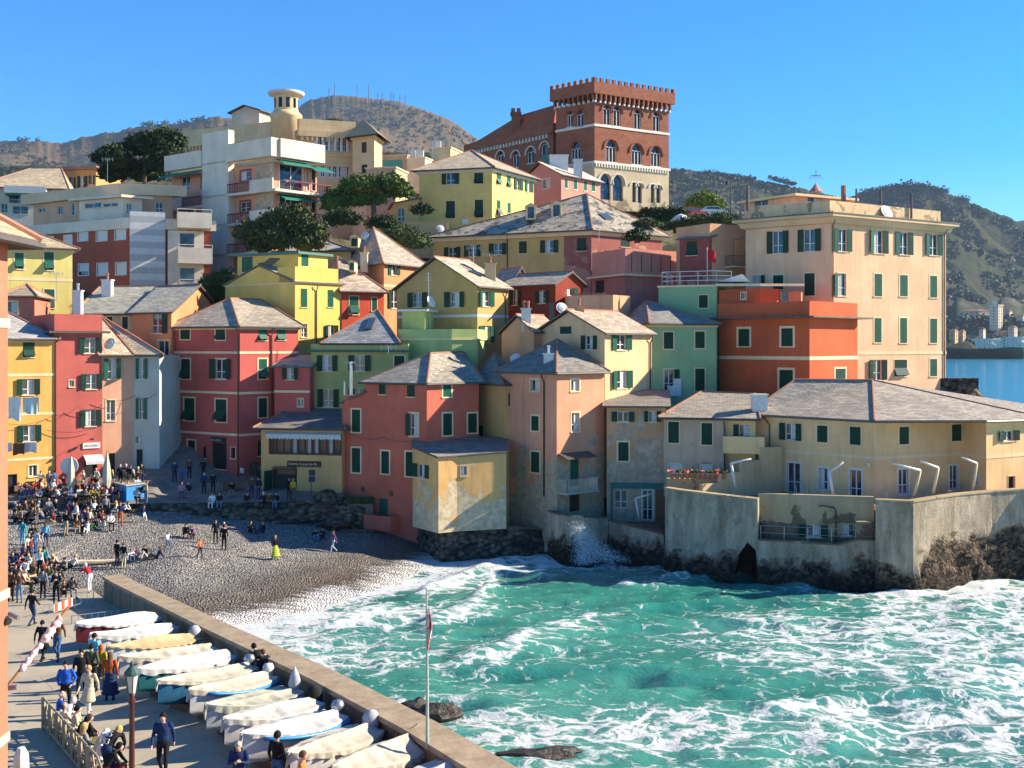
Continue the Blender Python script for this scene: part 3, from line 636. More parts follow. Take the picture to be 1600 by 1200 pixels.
for k in range(7):
    q = MB(); p = h.fr(0)(.5+k*.5, -.1, h.z1+.1); q.box(p, .38, .2, .2); q.build('flower_box', M['ridge'], h.t)
# --- pink terrace block
PT = stucco((.46, .19, .17), dirt=.3); PT2 = stucco((.56, .26, .22), dirt=.25)
h = H('pink_terrace_house', 'pink terraced building with a projecting ledge below its plain parapet, under the long slate roof', [(925, 114.5), (977, 109), (1062, 113)], 12, ZV(431, 109), PT); h.win(0, 930, 438, 944, 459, 'k', fr=0); h.walls()
q = MB(); h.ring(q, h.z1, h.z1+.2, -.3, .5); q.build('ledge', M['cream'], h.t); h.z1 += .2; h.parapet(ZV(388, 109)-h.z1, .25, PT2, False); q = MB(); h.ring(q, h.z1-.2, h.z1, -8 if False else -.3, 0); 
q = MB(); q.add([(p.x, p.y, h.z1-.02) for p in h.c], [(0, 1, 2, 3)]); q.build('terrace_floor', M['ridge'], h.t)
f = h.fr(1)
for k in range(5): q = MB(); q.tube([f(.8+k*1.3, .02, h.z1+.3), f(.8+k*1.3, .02, h.z1+1.9), f(.8+k*1.3, .12, h.z1+2.0)], .05, 5); q.build('vent_pipe', M['gutter'], h.t)
# --- long house with dormers
LO = stucco((.56, .42, .18), dirt=.25)
h = H('long_house', 'long ochre and plum house under a huge mossy slate roof with two dormers', [(676, 124.2), (881, 117.6)], 19, 28.3, LO, back=11); lh = h
wins(h, 0, 'o', [(694, 386, 720, 403), (725, 383, 752, 401), (764, 380, 792, 398), (844, 375, 873, 395)], fr=0); h.win(0, 811, 377, 823, 396, 'c', fr=0); h.walls(); h.pipe(0, 793, bend=.1)
w = H('w', '', [(881, 117.6), (924, 116), (1035, 122.5)], 19, 28.3, stucco((.30, .12, .11), .6, (.5, .3, .25), (20, 30)), parent=h.t); w.win(0, 902, 372, 916, 392, 'p', fr=0); w.win(1, 970, 373, 984, 386, 'c', fr=0); w.walls()
r = House.__new__(House); r.__dict__.update(h.__dict__); r.c = [XY(676, 124.2), XY(924, 116), XY(1035, 122.5), XY(1035, 122.5)+XY(676, 124.2)-XY(924, 116)]; r.vis = 2
r.cornice(.5, .18); AP = P(917, 303, 125); r.roof('pyr', [AP], ov=.5, mat=slate((.36, .34, .28), .55)); h.rf = r.rf
dormer(h, 822, 322, 837, 343, 120.5, 2.6); dormer(h, 862, 319, 877, 340, 121, 2.6)
e = [Vector(p) for p in r.off(.5)]; [setattr(p, 'z', 28.36) for p in e]
for u, v in ((935, 334), (1000, 341)): skylight(h, [on_plane(e[1], e[2], AP, a, b)+Vector((0, 0, .04)) for a, b in ((u, v+1), (u+12, v), (u+24, v+9), (u+11, v+10))])
# --- maroon cottage and peach wall
h = H('maroon_cottage', 'patchy maroon cottage with one half-open green shutter below the hedge road', [(1062, 108), (1109, 106)], 14, ZV(371, 106), stucco((.30, .09, .085), .5, (.45, .25, .2), (18, 28)), back=5); h.win(0, 1073, 377, 1089, 399, 'p', fr=0); h.win(0, 1045, 430, 1056, 445, 'k', fr=0, hole=False) if False else None; h.walls().roof('shed', [0, 0, 1.2, 1.2], ov=.3)
h = H('peach_side_house', 'plain peach wall with an iron balcony, filling the gap left of the tall peach block', [(1109, 106.2), (1172, 109)], 12, ZV(352, 108), stucco((.58, .36, .24), dirt=.3), back=5); h.walls(); h.win(0, 1132, 400, 1166, 417, 'g', hole=False, fr=0) if False else None
q = MB(); f = h.fr(0); x0, x1 = h.at(0, 1133), h.at(0, 1170); zb = ZV(417, 108); h.bx(q, 0, x0, x1, .01, 1.2, zb-.15, zb); o = q.build('balcony', M['cream'], h.t); q = MB(); bars(q, [f(x0, .05, zb), f(x0, 1.15, zb), f(x1, 1.15, zb)], 1.0); q.tube([f(x0, 1.15, zb), f(x0, 1.15, zb+2.5), f(x1, 1.15, zb+3.1)], .03, 5); q.build('railing', M['iron'], o)
# --- tall peach block
PB = stucco((.72, .50, .35), dirt=.28)
h = H('peach_block', 'tall peach apartment block with four floors of green shutters and a deep white cornice', [(1165, 105.3), (1298, 100), (1478, 108.5)], 5, 27.3, PB, cat='apartment block'); pb = h
wins(h, 0, 'o', [(1198, 361, 1233, 396), (1246, 358, 1284, 393)], fr=0); h.win(0, 1176, 430, 1196, 446, 'r', fr=.1); wins(h, 0, 'c', [(1208, 430, 1224, 452), (1257, 427, 1273, 462)], fr=.14)
wins(h, 1, 'o', [(1302, 358, 1331, 393), (1357, 360, 1387, 396), (1398, 363, 1426, 398), (1445, 366, 1472, 399)], sh='lgreen', fr=0); h.win(1, 1302, 427, 1322, 462, 'l', sh='lgreen', fr=.12)
wins(h, 1, 'c', [(1366, 428, 1378, 463), (1406, 430, 1418, 463), (1453, 431, 1464, 465), (1366, 497, 1377, 535), (1406, 497, 1417, 536), (1453, 498, 1464, 536), (1453, 561, 1464, 588)], sh='lgreen', fr=.14); h.win(1, 1356, 562, 1385, 594, 'o', fr=0); h.win(1, 1397, 562, 1417, 588, 'p', fr=.1)
h.win(0, 1214, 505, 1228, 535, 'c'); h.walls(); h.band([ZV(552, 100)], h=.3, pr=.04)
q = MB(); n = [(.02, 27.2), (.25, 27.3), (.45, 27.75), (.75, 27.85), (.75, 28.1), (-.4, 28.1)]
for (o0, z0), (o1, z1) in zip(n[:-1], n[1:]):
    A, B = h.off(o0), h.off(o1); q.add([(p.x, p.y, z0) for p in A]+[(p.x, p.y, z1) for p in B], [(i, (i+1) % 4, 4+(i+1) % 4, 4+i) for i in range(4)])
q.build('cornice', stucco((.60, .50, .36), dirt=.2), h.t); q = MB(); h.ring(q, 28.1, 28.2, .2, .82); q.build('gutter', M['gutter'], h.t)
h.z1 = 28.0; q = MB(); h.ring(q, 28.0, 29.4, -.55, -.3); q.build('parapet', stucco((.66, .52, .34), .3, (.4, .33, .25), (20, 40)), h.t); q = MB(); q.add([(p.x, p.y, 28.2) for p in h.off(-.4)], [(0, 1, 2, 3)]); q.build('roof', M['ridge'], h.t); h.pipe(1, 1300.5, 27.6, 12); h.pipe(1, 1475, 27.6, 10)
w = H('w', '', [(1163, 112), (1243, 106.5), (1330, 110)], 28, 30.6, PB, back=None, parent=h.t); w.win(0, 1178, 313, 1200, 322, 'g', fr=0); w.win(1, 1262, 308, 1285, 316, 'g', fr=0); w.walls(); q = MB(); w.ring(q, 30.62, 30.85, -.5, .5); q.add([(p.x, p.y, 30.8) for p in w.off(0)], [(0, 1, 2, 3)]); q.build('roof_slab', M['cream'], h.t)
for u, vt, vb, r_ in ((1318, 290, 318, .25), (1376, 298, 325, .12), (1424, 303, 328, .12), (1168, 290, 305, .15), (1338, 295, 312, .1)):
    q = MB(); a = P(u, vb, 106); q.tube([a-Vector((0, 0, 1.5)), P(u, vt, 106)], r_, 8); q.build('chimney', M['gutter'] if r_ < .2 else M['ridge'], h.t)
t = thing('weather_vane', 'little pointed cap with a weather vane on the roof of the tall peach block', 'weather vane', P(1275, 300, 114)); b = P(1275, 300, 114)
q = MB(); q.lathe([(.8, 0), (.35, .5), (0, 1.0)], 4, b); q.build('cap', M['ridge'], t); q = MB(); q.tube([b+Vector((0, 0, .9)), b+Vector((0, 0, 2.3))], .04, 5); q.tube([b+Vector((-.5, 0, 1.7)), b+Vector((.5, 0, 1.7))], .04, 5); q.build('arrow', M['iron'], t)
# ---------------------------------------------------------------- left row
h = H('yellow_house', 'orange-yellow house with washing under two windows, leftmost on the beach square', [(8, 84.3), (85, 86.6)], 3.6, 16.5, stucco((.66, .39, .12), dirt=.3), back=8); yl = h
h.win(0, 36, 535, 54, 558, 'p', fr=0); wins(h, 0, 'o', [(25, 592, 63, 617), (26, 664, 65, 690)], fr=0); h.win(0, 12, 741, 27, 781, 'k', fr=0, name='door'); h.win(0, 45, 727, 58, 744, 'g', fr=.1)
h.walls(); h.band([ZV(585, 87), ZV(645, 87), ZV(714, 87)], h=.2); h.cornice(.2, .1); h.roof('pyr', [P(12, 488, 91)], ov=.35, mat=slate((.42, .42, .42)))
h = H('red_shop_house', 'red house with flat parapet roof above the small shop with white sign and awning', [(85, 86.6), (160, 88.8)], 3.6, 17.0, stucco((.46, .125, .115), dirt=.25), back=8); rs = h
wins(h, 0, 'o', [(122, 528, 159, 552), (125, 584, 160, 608), (124, 640, 159, 666)], fr=0); h.win(0, 108, 594, 116, 604, 'g', fr=.05); h.win(0, 131, 723, 152, 771, 'k', fr=0, name='door'); h.walls()
q = MB(); h.ring(q, 17.0, 17.18, -.3, .5); q.build('eave_ledge', M['gutter'], h.t); h.z1 = 17.18; h.parapet(1.35, .25, h.mat, False); h.pipe(0, 86.5)
q = MB(); f = h.fr(0); xa = h.at(0, 129); h.bx(q, 0, xa, h.at(0, 156), .01, .1, ZV(701, 88), ZV(692, 88)); sg = q.build('sign_board', M['white'], h.t); text('GELATERIA', f(xa+.12, .105, ZV(701, 88)+.15), h.face(0)[1], .21, plain('grey_letters', (.25, .2, .15)), sg)
q = MB(); n = 14; xa, xb = h.at(0, 130), h.at(0, 159)
for k in range(n):
    a, b = xa+(xb-xa)*k/n, xa+(xb-xa)*(k+1)/n; z = ZV(711, 88); q.add([f(a, .01, z), f(b, .01, z), f(b, .9, z-.45), f(a, .9, z-.45), f(b, .9, z-.7), f(a, .9, z-.7)], [(0, 1, 2, 3), (3, 2, 4, 5)], k % 2)
q.build('awning', [M['white'], plain('awning_stripe', (.45, .45, .45))], h.t)
for u in (103, 137):
    q = MB(); p = f(h.at(0, u+4), 0, ZV(699 if u < 110 else 684, 89.5)); nn = h.face(0)[3]; q.tube([p, p+nn*.6+Vector((0, 0, .1))], .02, 5); q.lathe([(.02, .15), (.2, 0), (.17, -.02), (.0, .1)], 10, p+nn*.65); q.build('wall_lamp', M['iron'], h.t)
h = H('pink_house', 'pale pink house between the red shop house and the light blue one, bright stone roof', [(160, 88.8), (210, 90.2)], 3.6, 15.2, stucco((.66, .38, .27), dirt=.3), back=7)
h.win(0, 161, 560, 189, 592, 'o', fr=0, sh='lgreen'); h.win(0, 166, 625, 180, 657, 'g', fr=.08); h.win(0, 170, 708, 180, 740, 'k', fr=.0, name='door'); h.walls()
w = H('w', '', [(210, 90.2), (249, 90.2)], 3.6, 15.2, stucco((.42, .50, .50), dirt=.35), back=7, parent=h.t); wins(w, 0, 'o', [(212, 560, 231, 592), (212, 622, 230, 655)], fr=0, sh='lgreen'); w.win(0, 211, 681, 222, 693, 'g', fr=0); w.win(0, 213, 702, 223, 735, 'k', fr=0, name='door'); w.walls()
r = House.__new__(House); r.__dict__.update(h.__dict__); r.c = [XY(160, 88.8), XY(210, 90.2), XY(249, 90.2), XY(249, 96), XY(160, 96)]; r.vis = 3; r.roof('pyr', [P(158, 494, 93.5)], ov=.35, mat=slate((.46, .41, .31))); h.rf = r.rf
A, B, C = [Vector(p) for p in r.off(.35)[:2]]+[P(158, 494, 93.5)]; A.z = B.z = 15.26; skylight(h, [on_plane(A, B, C, u, v)+Vector((0, -.02, .03)) for u, v in ((174, 513), (179, 514), (188, 524), (183, 523))])
SA = stucco((.58, .26, .14), dirt=.3)
h = H('salmon_house', 'salmon orange house with stone gable roof in the gap beside the bar house', [(207, 98), (268, 95.8), (346, 107)], 4, 18.9, SA)
h.win(0, 237, 487, 262, 521, 'r', fr=0); h.win(0, 247, 532, 264, 570, 'g', fr=.1); h.win(0, 251, 579, 264, 606, 'k', fr=0); h.win(0, 252, 637, 265, 664, 'k', fr=0); h.win(0, 252, 685, 266, 728, 'k', fr=0, name='door'); h.walls(); h.band([ZV(571, 96), ZV(632, 96)]); h.roof('gab01', ov=.35, rise=2.7, mat=slate((.33, .33, .29)))
h = H('beige_roof_house', 'low beige house whose wide grey-green stone roof spreads behind the red shop house', [(123, 99.3), (209, 98.6)], 5, 18.85, stucco((.55, .45, .28)), back=10); wins(h, 0, 'c', [(191, 495, 200, 514), (167, 495, 176, 514)], fr=.1); h.walls().roof('hip01', [P(156, 448, 105), P(247, 447, 105)], ov=.4, mat=slate((.32, .33, .29))); chimney(h, 168, 455, 103, .9, 1.0, M['white'], 1); chimney(h, 122, 480, 96, .7, 1.4, M['white'], 1, True)
h = H('lime_house', 'pale lime house with half-lifted green shutters beneath a low tiled roof, upper left', [(-8, 102.8), (113, 106.5)], 5, 25.4, stucco((.60, .56, .22), dirt=.25), back=9)
wins(h, 0, 'p', [(23, 395, 37, 420), (69, 394, 84, 422), (69, 452, 85, 481), (21, 452, 35, 481)], sh='lgreen', fr=.1); h.walls(); h.band([ZV(437, 105)], h=.25, mat='cream'); h.cornice(.35, .15); h.roof('pyr', [P(5, 345, 110)], ov=.6, mat=slate((.42, .36, .25)))
h = H('pink_cottage', 'small pink cottage roof peeping between the orange-yellow house and the lime one', [(3, 97), (54, 97.5)], 6, ZV(463, 97), stucco((.52, .17, .13)), back=6); h.win(0, 10, 471, 27, 490, 'g', fr=.1); h.walls().roof('hip01', rise=1.2, ov=.3, mat=slate((.36, .30, .22)))
# ---------------------------------------------------------------- middle left
YE = stucco((.68, .54, .16), dirt=.25)
h = H('bright_yellow_house', 'bright yellow house with set-back top floor and slim green shutters, behind the bar house', [(352, 107), (461, 101), (535, 105)], 8, 21.9, YE)
wins(h, 1, 'c', [(470, 451, 480, 480), (512, 453, 521, 480)], sh='lgreen', fr=0); h.win(1, 471, 506, 480, 527, 'g', fr=.1); h.win(1, 507, 508, 528, 529, 'o', fr=0); h.walls(); h.cornice(.12, .1)
h.roof('gab12', [P(404, 413, 104), P(440, 405, 108)], ov=.2, gut=False); q = MB(); f = h.fr(1); h.bx(q, 1, 0, 5.0, -.25, 0, 21.9, 23.35); q.obox(f(0, 0, 21.9), -h.face(0)[1]*2.2, h.face(1)[3]*-.25, (0, 0, 1.45)); q.build('parapet', YE, h.t); h.pipe(1, 494, 21.8, 9, bend=0)
w = H('w', '', [(371, 106.5), (466, 103.4), (512, 106.5)], 20, 24.7, YE, back=None, parent=h.t); w.win(0, 378, 401, 395, 425, 'c', fr=.06, sh='lgreen'); w.win(1, 471, 397, 482, 416, 'c', fr=0, sh='lgreen'); w.walls(); q = MB(); w.ring(q, 24.7, 24.95, -.4, .35); q.add([(p.x, p.y, 24.9) for p in w.c], [(0, 1, 2, 3)]); q.build('roof_slab', plain('teal_fascia', (.05, .16, .12)), h.t)
q = MB(); q.prism([P(409, 413, 102.5), P(424, 413, 102.5), P(437, 403, 102.5), P(421, 403, 102.5)], (0, .1, -.12)); q.build('canopy', M['gutter'], h.t)
h = H('scarlet_house', 'small scarlet house with pale green shutters and a dormer, right of the bright yellow house', [(534, 104.8), (600, 107)], 8, 21.2, stucco((.58, .10, .06)), back=7); h.win(0, 546, 463, 560, 491, 'p', sh='lgreen', fr=.08); h.win(0, 581, 465, 589, 486, 'c', sh='lgreen', fr=.08); h.walls().roof('pyr', [P(527, 401, 109.5)], ov=.35, mat=slate((.38, .34, .29))); dormer(h, 545, 409, 554, 424, 106, 2.0, sh=M['lgreen'])
h = H('salmon_pyramid_house', 'salmon house crowned by a steep pyramid of pale slates, below the umbrella pine', [(537, 117), (600, 109), (666, 115)], 12, 24.2, stucco((.60, .28, .15), dirt=.25)); h.win(1, 606, 414, 624, 430, 'o', sh='lgreen', fr=0); h.win(1, 606, 453, 622, 482, 'l', fr=0); h.walls(); h.band([ZV(446, 109)]); h.roof('pyr', [P(583, 355, 117)], ov=.4, mat=slate((.38, .35, .30))); dormer(h, 547, 371, 560, 387, 113, 2.5, sh=M['green']); chimney(h, 569, 410, 109.5, .7, .9, M['cream'], 1)
h = H('flat_grey_roof_house', 'house seen only by its wide grey roof behind the bright yellow top floor', [(430, 117), (548, 116)], 12, ZV(392, 116), stucco((.5, .42, .26)), back=8); h.walls().roof('hip01', rise=1.6, ov=.3, mat=slate((.36, .35, .30)))
# ---------------------------------------------------------------- upper hill
h = H('hill_yellow_house', 'big pale yellow house with a stone hip roof, highest house below the brick castle', [(655, 137.5), (769, 135), (834, 144)], 28, 38.0, stucco((.66, .55, .22), dirt=.15))
h.win(0, 690, 270, 718, 288, 'o', fr=0); wins(h, 0, 'p', [(741, 270, 755, 287), (697, 314, 711, 341), (742, 312, 755, 340)], fr=.06); wins(h, 1, 'p', [(776, 271, 783, 288), (792, 275, 798, 292), (776, 313, 782, 338)], sh='lgreen', fr=0); wins(h, 1, 'o', [(803, 279, 816, 297), (820, 283, 832, 300)], sh='lgreen', fr=0); h.win(1, 793, 317, 798, 333, 'c', fr=0, sh='lgreen')
h.walls(); h.cornice(.4, .25, 'white'); h.roof('pyr', [P(737, 235, 144)], ov=.7, mat=slate((.42, .37, .27))); q = MB(); q.box(P(727, 346, 136), .8, .4, .6); q.build('air_conditioner', M['white'], h.t)
h = H('hill_annex', 'low yellow annex beside the umbrella pine, left of the big pale yellow house', [(615, 136), (655, 136.6)], 24, ZV(318, 136), stucco((.62, .45, .2)), back=6); h.win(0, 622, 325, 632, 346, 'g', fr=0); h.walls().roof('shed', [0, .8, .8, 0], ov=.3)
q = MB(); q.box(Vector((P(640, 352, 134).x, 134, 29)), 9.5, .5, 4.5); q.build('garden_wall', stucco((.55, .42, .24)), h.t)
h = H('hill_pink_house', 'pink gabled house with four narrow green shutters at the foot of the brick castle', [(813, 158), (877, 150), (938, 157)], 30, 39.5, stucco((.60, .27, .24), dirt=.15)); h.win(0, 848, 280, 859, 294, 'g', fr=.12, fm='white'); wins(h, 1, 'c', [(882, 279, 887, 294), (896, 281, 902, 296), (912, 283, 917, 298), (924, 284, 930, 299)], sh='lgreen', fr=.05, fm='white'); h.walls().roof('gab12', ov=.5, rise=2.4, mat=slate((.55, .52, .48)))
chimney(h, 903, 268, 153, 1.2, 1.6, M['white'], 0); chimney(h, 873, 262, 156, 2.6, 1.6, M['white'], 0)
# ================================================================ numpy noise
def vnoise(x, y, seed=0):
    xi, yi = np.floor(x).astype(np.int64), np.floor(y).astype(np.int64); fx, fy = x-xi, y-yi
    fx = fx*fx*(3-2*fx); fy = fy*fy*(3-2*fy)
    def h(a, b):
        n = (a*374761393+b*668265263+seed*1442695041) & 0xffffffff
        n = ((n ^ (n >> 13))*1274126177) & 0xffffffff
        return ((n ^ (n >> 16)) & 0xffff)/65535.0
    a, b, c, d = h(xi, yi), h(xi+1, yi), h(xi, yi+1), h(xi+1, yi+1)
    return (a*(1-fx)+b*fx)*(1-fy)+(c*(1-fx)+d*fx)*fy
def fbm(x, y, o=4, seed=0, g=.5):
    s = 0; a = 1; t = 0
    for k in range(o): s = s+a*vnoise(x*2**k, y*2**k, seed+k); t += a; a *= g
    return s/t
def sstep(a, b, x): t = np.clip((x-a)/(b-a), 0, 1); return t*t*(3-2*t)
def grid_mesh(name, X, Y, Z, mat, kind='structure', smooth=True, attrs=None):
    n, m = X.shape; me = bpy.data.meshes.new(name); me.vertices.add(n*m)
    me.vertices.foreach_set('co', np.stack([X, Y, Z], -1).astype(np.float32).ravel())
    i = np.arange(n*m).reshape(n, m); q = np.stack([i[:-1, :-1], i[:-1, 1:], i[1:, 1:], i[1:, :-1]], -1).reshape(-1, 4)
    me.loops.add(q.size); me.loops.foreach_set('vertex_index', q.ravel().astype(np.int32)); me.polygons.add(len(q))
    me.polygons.foreach_set('loop_start', np.arange(0, q.size, 4, dtype=np.int32)); me.polygons.foreach_set('loop_total', np.full(len(q), 4, np.int32))
    if smooth: me.polygons.foreach_set('use_smooth', np.ones(len(q), bool))
    for k, a in (attrs or {}).items():
        at = me.attributes.new(k, 'FLOAT', 'POINT'); at.data.foreach_set('value', a.astype(np.float32).ravel())
    me.update(); me.validate(); me.materials.append(mat); o = bpy.data.objects.new(name, me); link(o)
    if kind: o['kind'] = kind
    return o
def ilerp(x, pts): return np.interp(x, [p[0] for p in pts], [p[1] for p in pts])
# ================================================================ hills behind
def hill_mat(name, forest, scrub, mix, dry=(.16, .12, .055)):
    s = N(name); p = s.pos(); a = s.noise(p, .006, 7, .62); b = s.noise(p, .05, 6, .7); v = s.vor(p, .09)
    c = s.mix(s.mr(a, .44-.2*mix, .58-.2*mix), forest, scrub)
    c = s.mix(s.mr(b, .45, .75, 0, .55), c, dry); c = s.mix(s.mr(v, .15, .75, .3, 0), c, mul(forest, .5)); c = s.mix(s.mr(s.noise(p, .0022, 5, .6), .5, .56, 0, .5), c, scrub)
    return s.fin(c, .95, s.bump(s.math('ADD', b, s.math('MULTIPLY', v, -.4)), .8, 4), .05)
HG = {}
def hill(name, prof, Yn, Yr, zn, mat, n=240, m=200, amp=30, seed=1, sc=1/220., back=1.5, curve=1.0):
    u = np.linspace(prof[0][0], prof[-1][0], n); v = ilerp(u, prof); t = np.concatenate([np.linspace(0, 1, m), np.linspace(1.05, back, 12)])
    U, T = np.meshgrid(u, t); V = np.tile(v, (len(t), 1)); Y = Yn+(Yr-Yn)*T; X = (U-800)/F*Y
    zr = CZ-(V-HZ)/F*Yr
    Z = np.where(T <= 1, zn+(zr-zn)*np.minimum(T, 1)**curve, zr-(T-1)*(zr-zn)*.8)
    g = np.abs(fbm(X*sc, Y*sc*.7, 4, seed)-.5)*2; nz = fbm(X*sc*5, Y*sc*5, 3, seed+9)-.5
    e = np.sin(np.pi*np.clip(T, 0, 1))**.7; amp = amp*1.6
    Z = Z-amp*e*(1-g)*1.5+amp*.3*nz*(.3+.7*e)+(fbm(U*.6, T*6, 3, seed+4)-.5)*amp*.08*np.clip(T, 0, 1)**8
    HG[name] = (X[:m], Y[:m], Z[:m]); return grid_mesh(name, X, Y, Z, mat)
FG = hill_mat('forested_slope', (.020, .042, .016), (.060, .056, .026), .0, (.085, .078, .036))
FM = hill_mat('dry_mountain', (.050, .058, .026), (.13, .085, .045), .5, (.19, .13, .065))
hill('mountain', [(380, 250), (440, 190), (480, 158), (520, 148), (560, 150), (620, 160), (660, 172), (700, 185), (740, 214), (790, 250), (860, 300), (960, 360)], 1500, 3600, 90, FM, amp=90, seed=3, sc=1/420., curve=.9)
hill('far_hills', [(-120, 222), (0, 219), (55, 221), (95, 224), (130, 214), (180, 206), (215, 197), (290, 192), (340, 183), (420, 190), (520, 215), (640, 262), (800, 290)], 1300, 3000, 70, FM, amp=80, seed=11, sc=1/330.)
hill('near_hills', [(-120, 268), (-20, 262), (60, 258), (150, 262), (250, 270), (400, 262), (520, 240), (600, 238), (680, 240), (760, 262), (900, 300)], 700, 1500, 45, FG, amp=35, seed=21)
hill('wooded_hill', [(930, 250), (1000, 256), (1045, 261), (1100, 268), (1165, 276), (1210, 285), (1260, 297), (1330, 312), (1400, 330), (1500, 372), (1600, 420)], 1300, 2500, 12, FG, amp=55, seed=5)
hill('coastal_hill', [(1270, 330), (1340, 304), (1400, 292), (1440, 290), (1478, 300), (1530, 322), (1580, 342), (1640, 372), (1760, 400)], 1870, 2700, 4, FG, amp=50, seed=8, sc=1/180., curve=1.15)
hill('distant_ridge', [(1500, 360), (1560, 350), (1600, 344), (1680, 350), (1800, 400)], 3000, 4200, 10, FG, amp=40, seed=13)
# ================================================================ village ground
CTRL = [(-60, 60, 3), (-45, 62, 2.6), (-30, 70, 2.2), (-45, 88, 3.6), (-30, 90, 3.7), (-28, 95, 4.2), (-20, 91, 4.3), (-18, 84, 2.6), (-12, 88, 2.0), (-20, 76, 1.2), (0, 86, -.5), (14, 88, 1.5), (22, 80, 4.9), (36, 80, 4.9), (20, 95, 6), (40, 95, 5), (46, 98, 1), (43, 105, 8.5), (50, 108, 2), (52, 120, -3), (60, 100, -3), (56, 140, -3), (62, 170, -3), (70, 130, -3), (-20, 104, 10), (0, 104, 11), (0, 118, 19), (12, 108, 12), (20, 110, 17), (38, 122, 12), (46, 120, 4), (-50, 104, 9), (-50, 125, 22), (-25, 126, 22), (-10, 138, 27), (0, 140, 30), (10, 130, 26), (20, 130, 25.5), (25, 150, 30), (12, 158, 34), (20, 178, 36), (-30, 160, 32), (-70, 170, 33), (36, 160, 22), (80, 190, -3), (66, 230, -3), (40, 200, 34), (-20, 200, 42), (90, 300, -3), (40, 300, 24), (-100, 300, 60), (0, 350, 70), (-80, 80, 6), (-90, 130, 28), (-60, 30, 5), (100, 90, -4), (100, 40, -4), (15, 95, 4), (8, 96, 6)]
def ground_h(X, Y):
    num = 0; den = 0
    for x, y, z in CTRL:
        w = 1/((X-x)**2+(Y-y)**2+2.0)**1.6; num = num+w*z; den = den+w
    return num/den
gx, gy = np.meshgrid(np.linspace(-140, 120, 150), np.linspace(86, 420, 150)); gz = np.maximum(ground_h(gx, gy)+(fbm(gx*.2, gy*.2, 3, 5)-.5)*.8-sstep(45, 52, gx)*60, -6)
s = N('hillside_ground'); p = s.pos(); c = s.mix(s.mr(s.noise(p, .25, 6, .7), .4, .62), (.05, .065, .022), (.17, .13, .09)); c = s.mix(s.mr(s.noise(p, 3, 3, .7), .4, .75, 0, .5), c, (.03, .04, .015))
grid_mesh('hillside', gx, gy, gz, s.fin(c, .95, s.bump(s.noise(p, 2, 5, .7), .8, .3), .1))
# coast plain joining village hill to the mountains, far shore and sea bed side
s = N('coastal_land'); p = s.pos(); c = s.mix(s.mr(s.noise(p, .02, 6, .7), .4, .6), (.04, .06, .02), (.15, .12, .08)); LM = s.fin(c, .95, s.bump(s.noise(p, .1, 4), .8, 2), .1)
ux = np.array([-1500, -500, 0, 300, 560, 700, 900, 1010, 1060.]); yy = np.array([380, 500, 700, 1000, 1400, 1700, 1900.])
U, Yg = np.meshgrid(ux, yy); Zg = np.interp(Yg, [380, 700, 1400, 1900], [62, 62, 60, 40])*np.clip((1060-U)/400, 0, 1)-2
grid_mesh('coastal_plain', (U-800)/F*Yg, Yg, Zg, LM)
# ================================================================ beach and square
SHORE = [(-26, 61), (-20, 59.5), (-16, 61), (-12, 65.5), (-8.5, 71), (-6, 77), (-4, 81.5), (0, 84)]
def beach_h(X, Y):
    # signed distance from the water line (positive inland), along which the shingle climbs
    d = np.full(X.shape, 1e9); sx = np.zeros(X.shape)
    for (x0, y0), (x1, y1) in zip(SHORE[:-1], SHORE[1:]):
        dx, dy = x1-x0, y1-y0; t = np.clip(((X-x0)*dx+(Y-y0)*dy)/(dx*dx+dy*dy), 0, 1); px, py = X-x0-t*dx, Y-y0-t*dy
        q = np.hypot(px, py); sgn = np.sign(dx*py-dy*px); m = q < d; d = np.where(m, q, d); sx = np.where(m, sgn, sx)
    D = d*sx
    return D
bx_, by_ = np.meshgrid(np.arange(-62, 5, .28), np.arange(50, 100, .28)); D = beach_h(bx_, by_)
bz = np.where(D > 0, .05+D*.135+.25*sstep(3, 5, D)+.15*sstep(9, 11, D), D*.16)
bz = np.minimum(bz, 3.62+.02*(by_-80)); bz = np.where(by_ > 86, np.maximum(bz, -9), bz)
bz = bz+(fbm(bx_*.35, by_*.35, 4, 3)-.5)*.35*sstep(0, 4, D)+(fbm(bx_*3, by_*3, 2, 31)-.5)*.06
# level ramp foot on the left so that the promenade runs out onto the stones
bz = np.where(bx_ < -30, np.maximum(bz, 2.0+.03*(by_-60)+0*bz), bz)
s = N('shingle'); p = s.pos(); v = s.n('TexVoronoi'); s.L(p, v.inputs['Vector']); v.inputs['Scale'].default_value = 7.5
v2 = s.n('TexVoronoi'); s.L(p, v2.inputs['Vector']); v2.inputs['Scale'].default_value = 3.4
sp = s.n('SeparateColor'); s.L(v.outputs['Color'], sp.inputs[0]); r_ = s.n('ValToRGB'); s.L(sp.outputs[0], r_.inputs[0]); e = r_.color_ramp.elements
e[0].position = 0; e[0].color = (.13, .12, .11, 1); e[1].position = 1; e[1].color = (.50, .46, .40, 1)
for q_, c_ in ((.3, (.20, .185, .165, 1)), (.6, (.28, .26, .23, 1)), (.85, (.37, .335, .285, 1))): k = e.new(q_); k.color = c_
c = s.mix(s.mr(v.outputs['Distance'], .35, .8, 0, .7), r_.outputs[0], (.06, .055, .05))
at = s.n('Attribute', attribute_name='wet'); dr = s.n('Attribute', attribute_name='gravel')
fine = s.mix(s.mr(s.noise(s.mapping(p, (1.2, .8, 1), (0, 0, .5)), 2.2, 6, .75), .3, .7), (.10, .085, .065), (.24, .20, .155))
c = s.mix(dr.outputs['Fac'], fine, c); c = s.mix(at.outputs['Fac'], c, s.mix(1, c, (.52, .50, .47), 'MULTIPLY'))
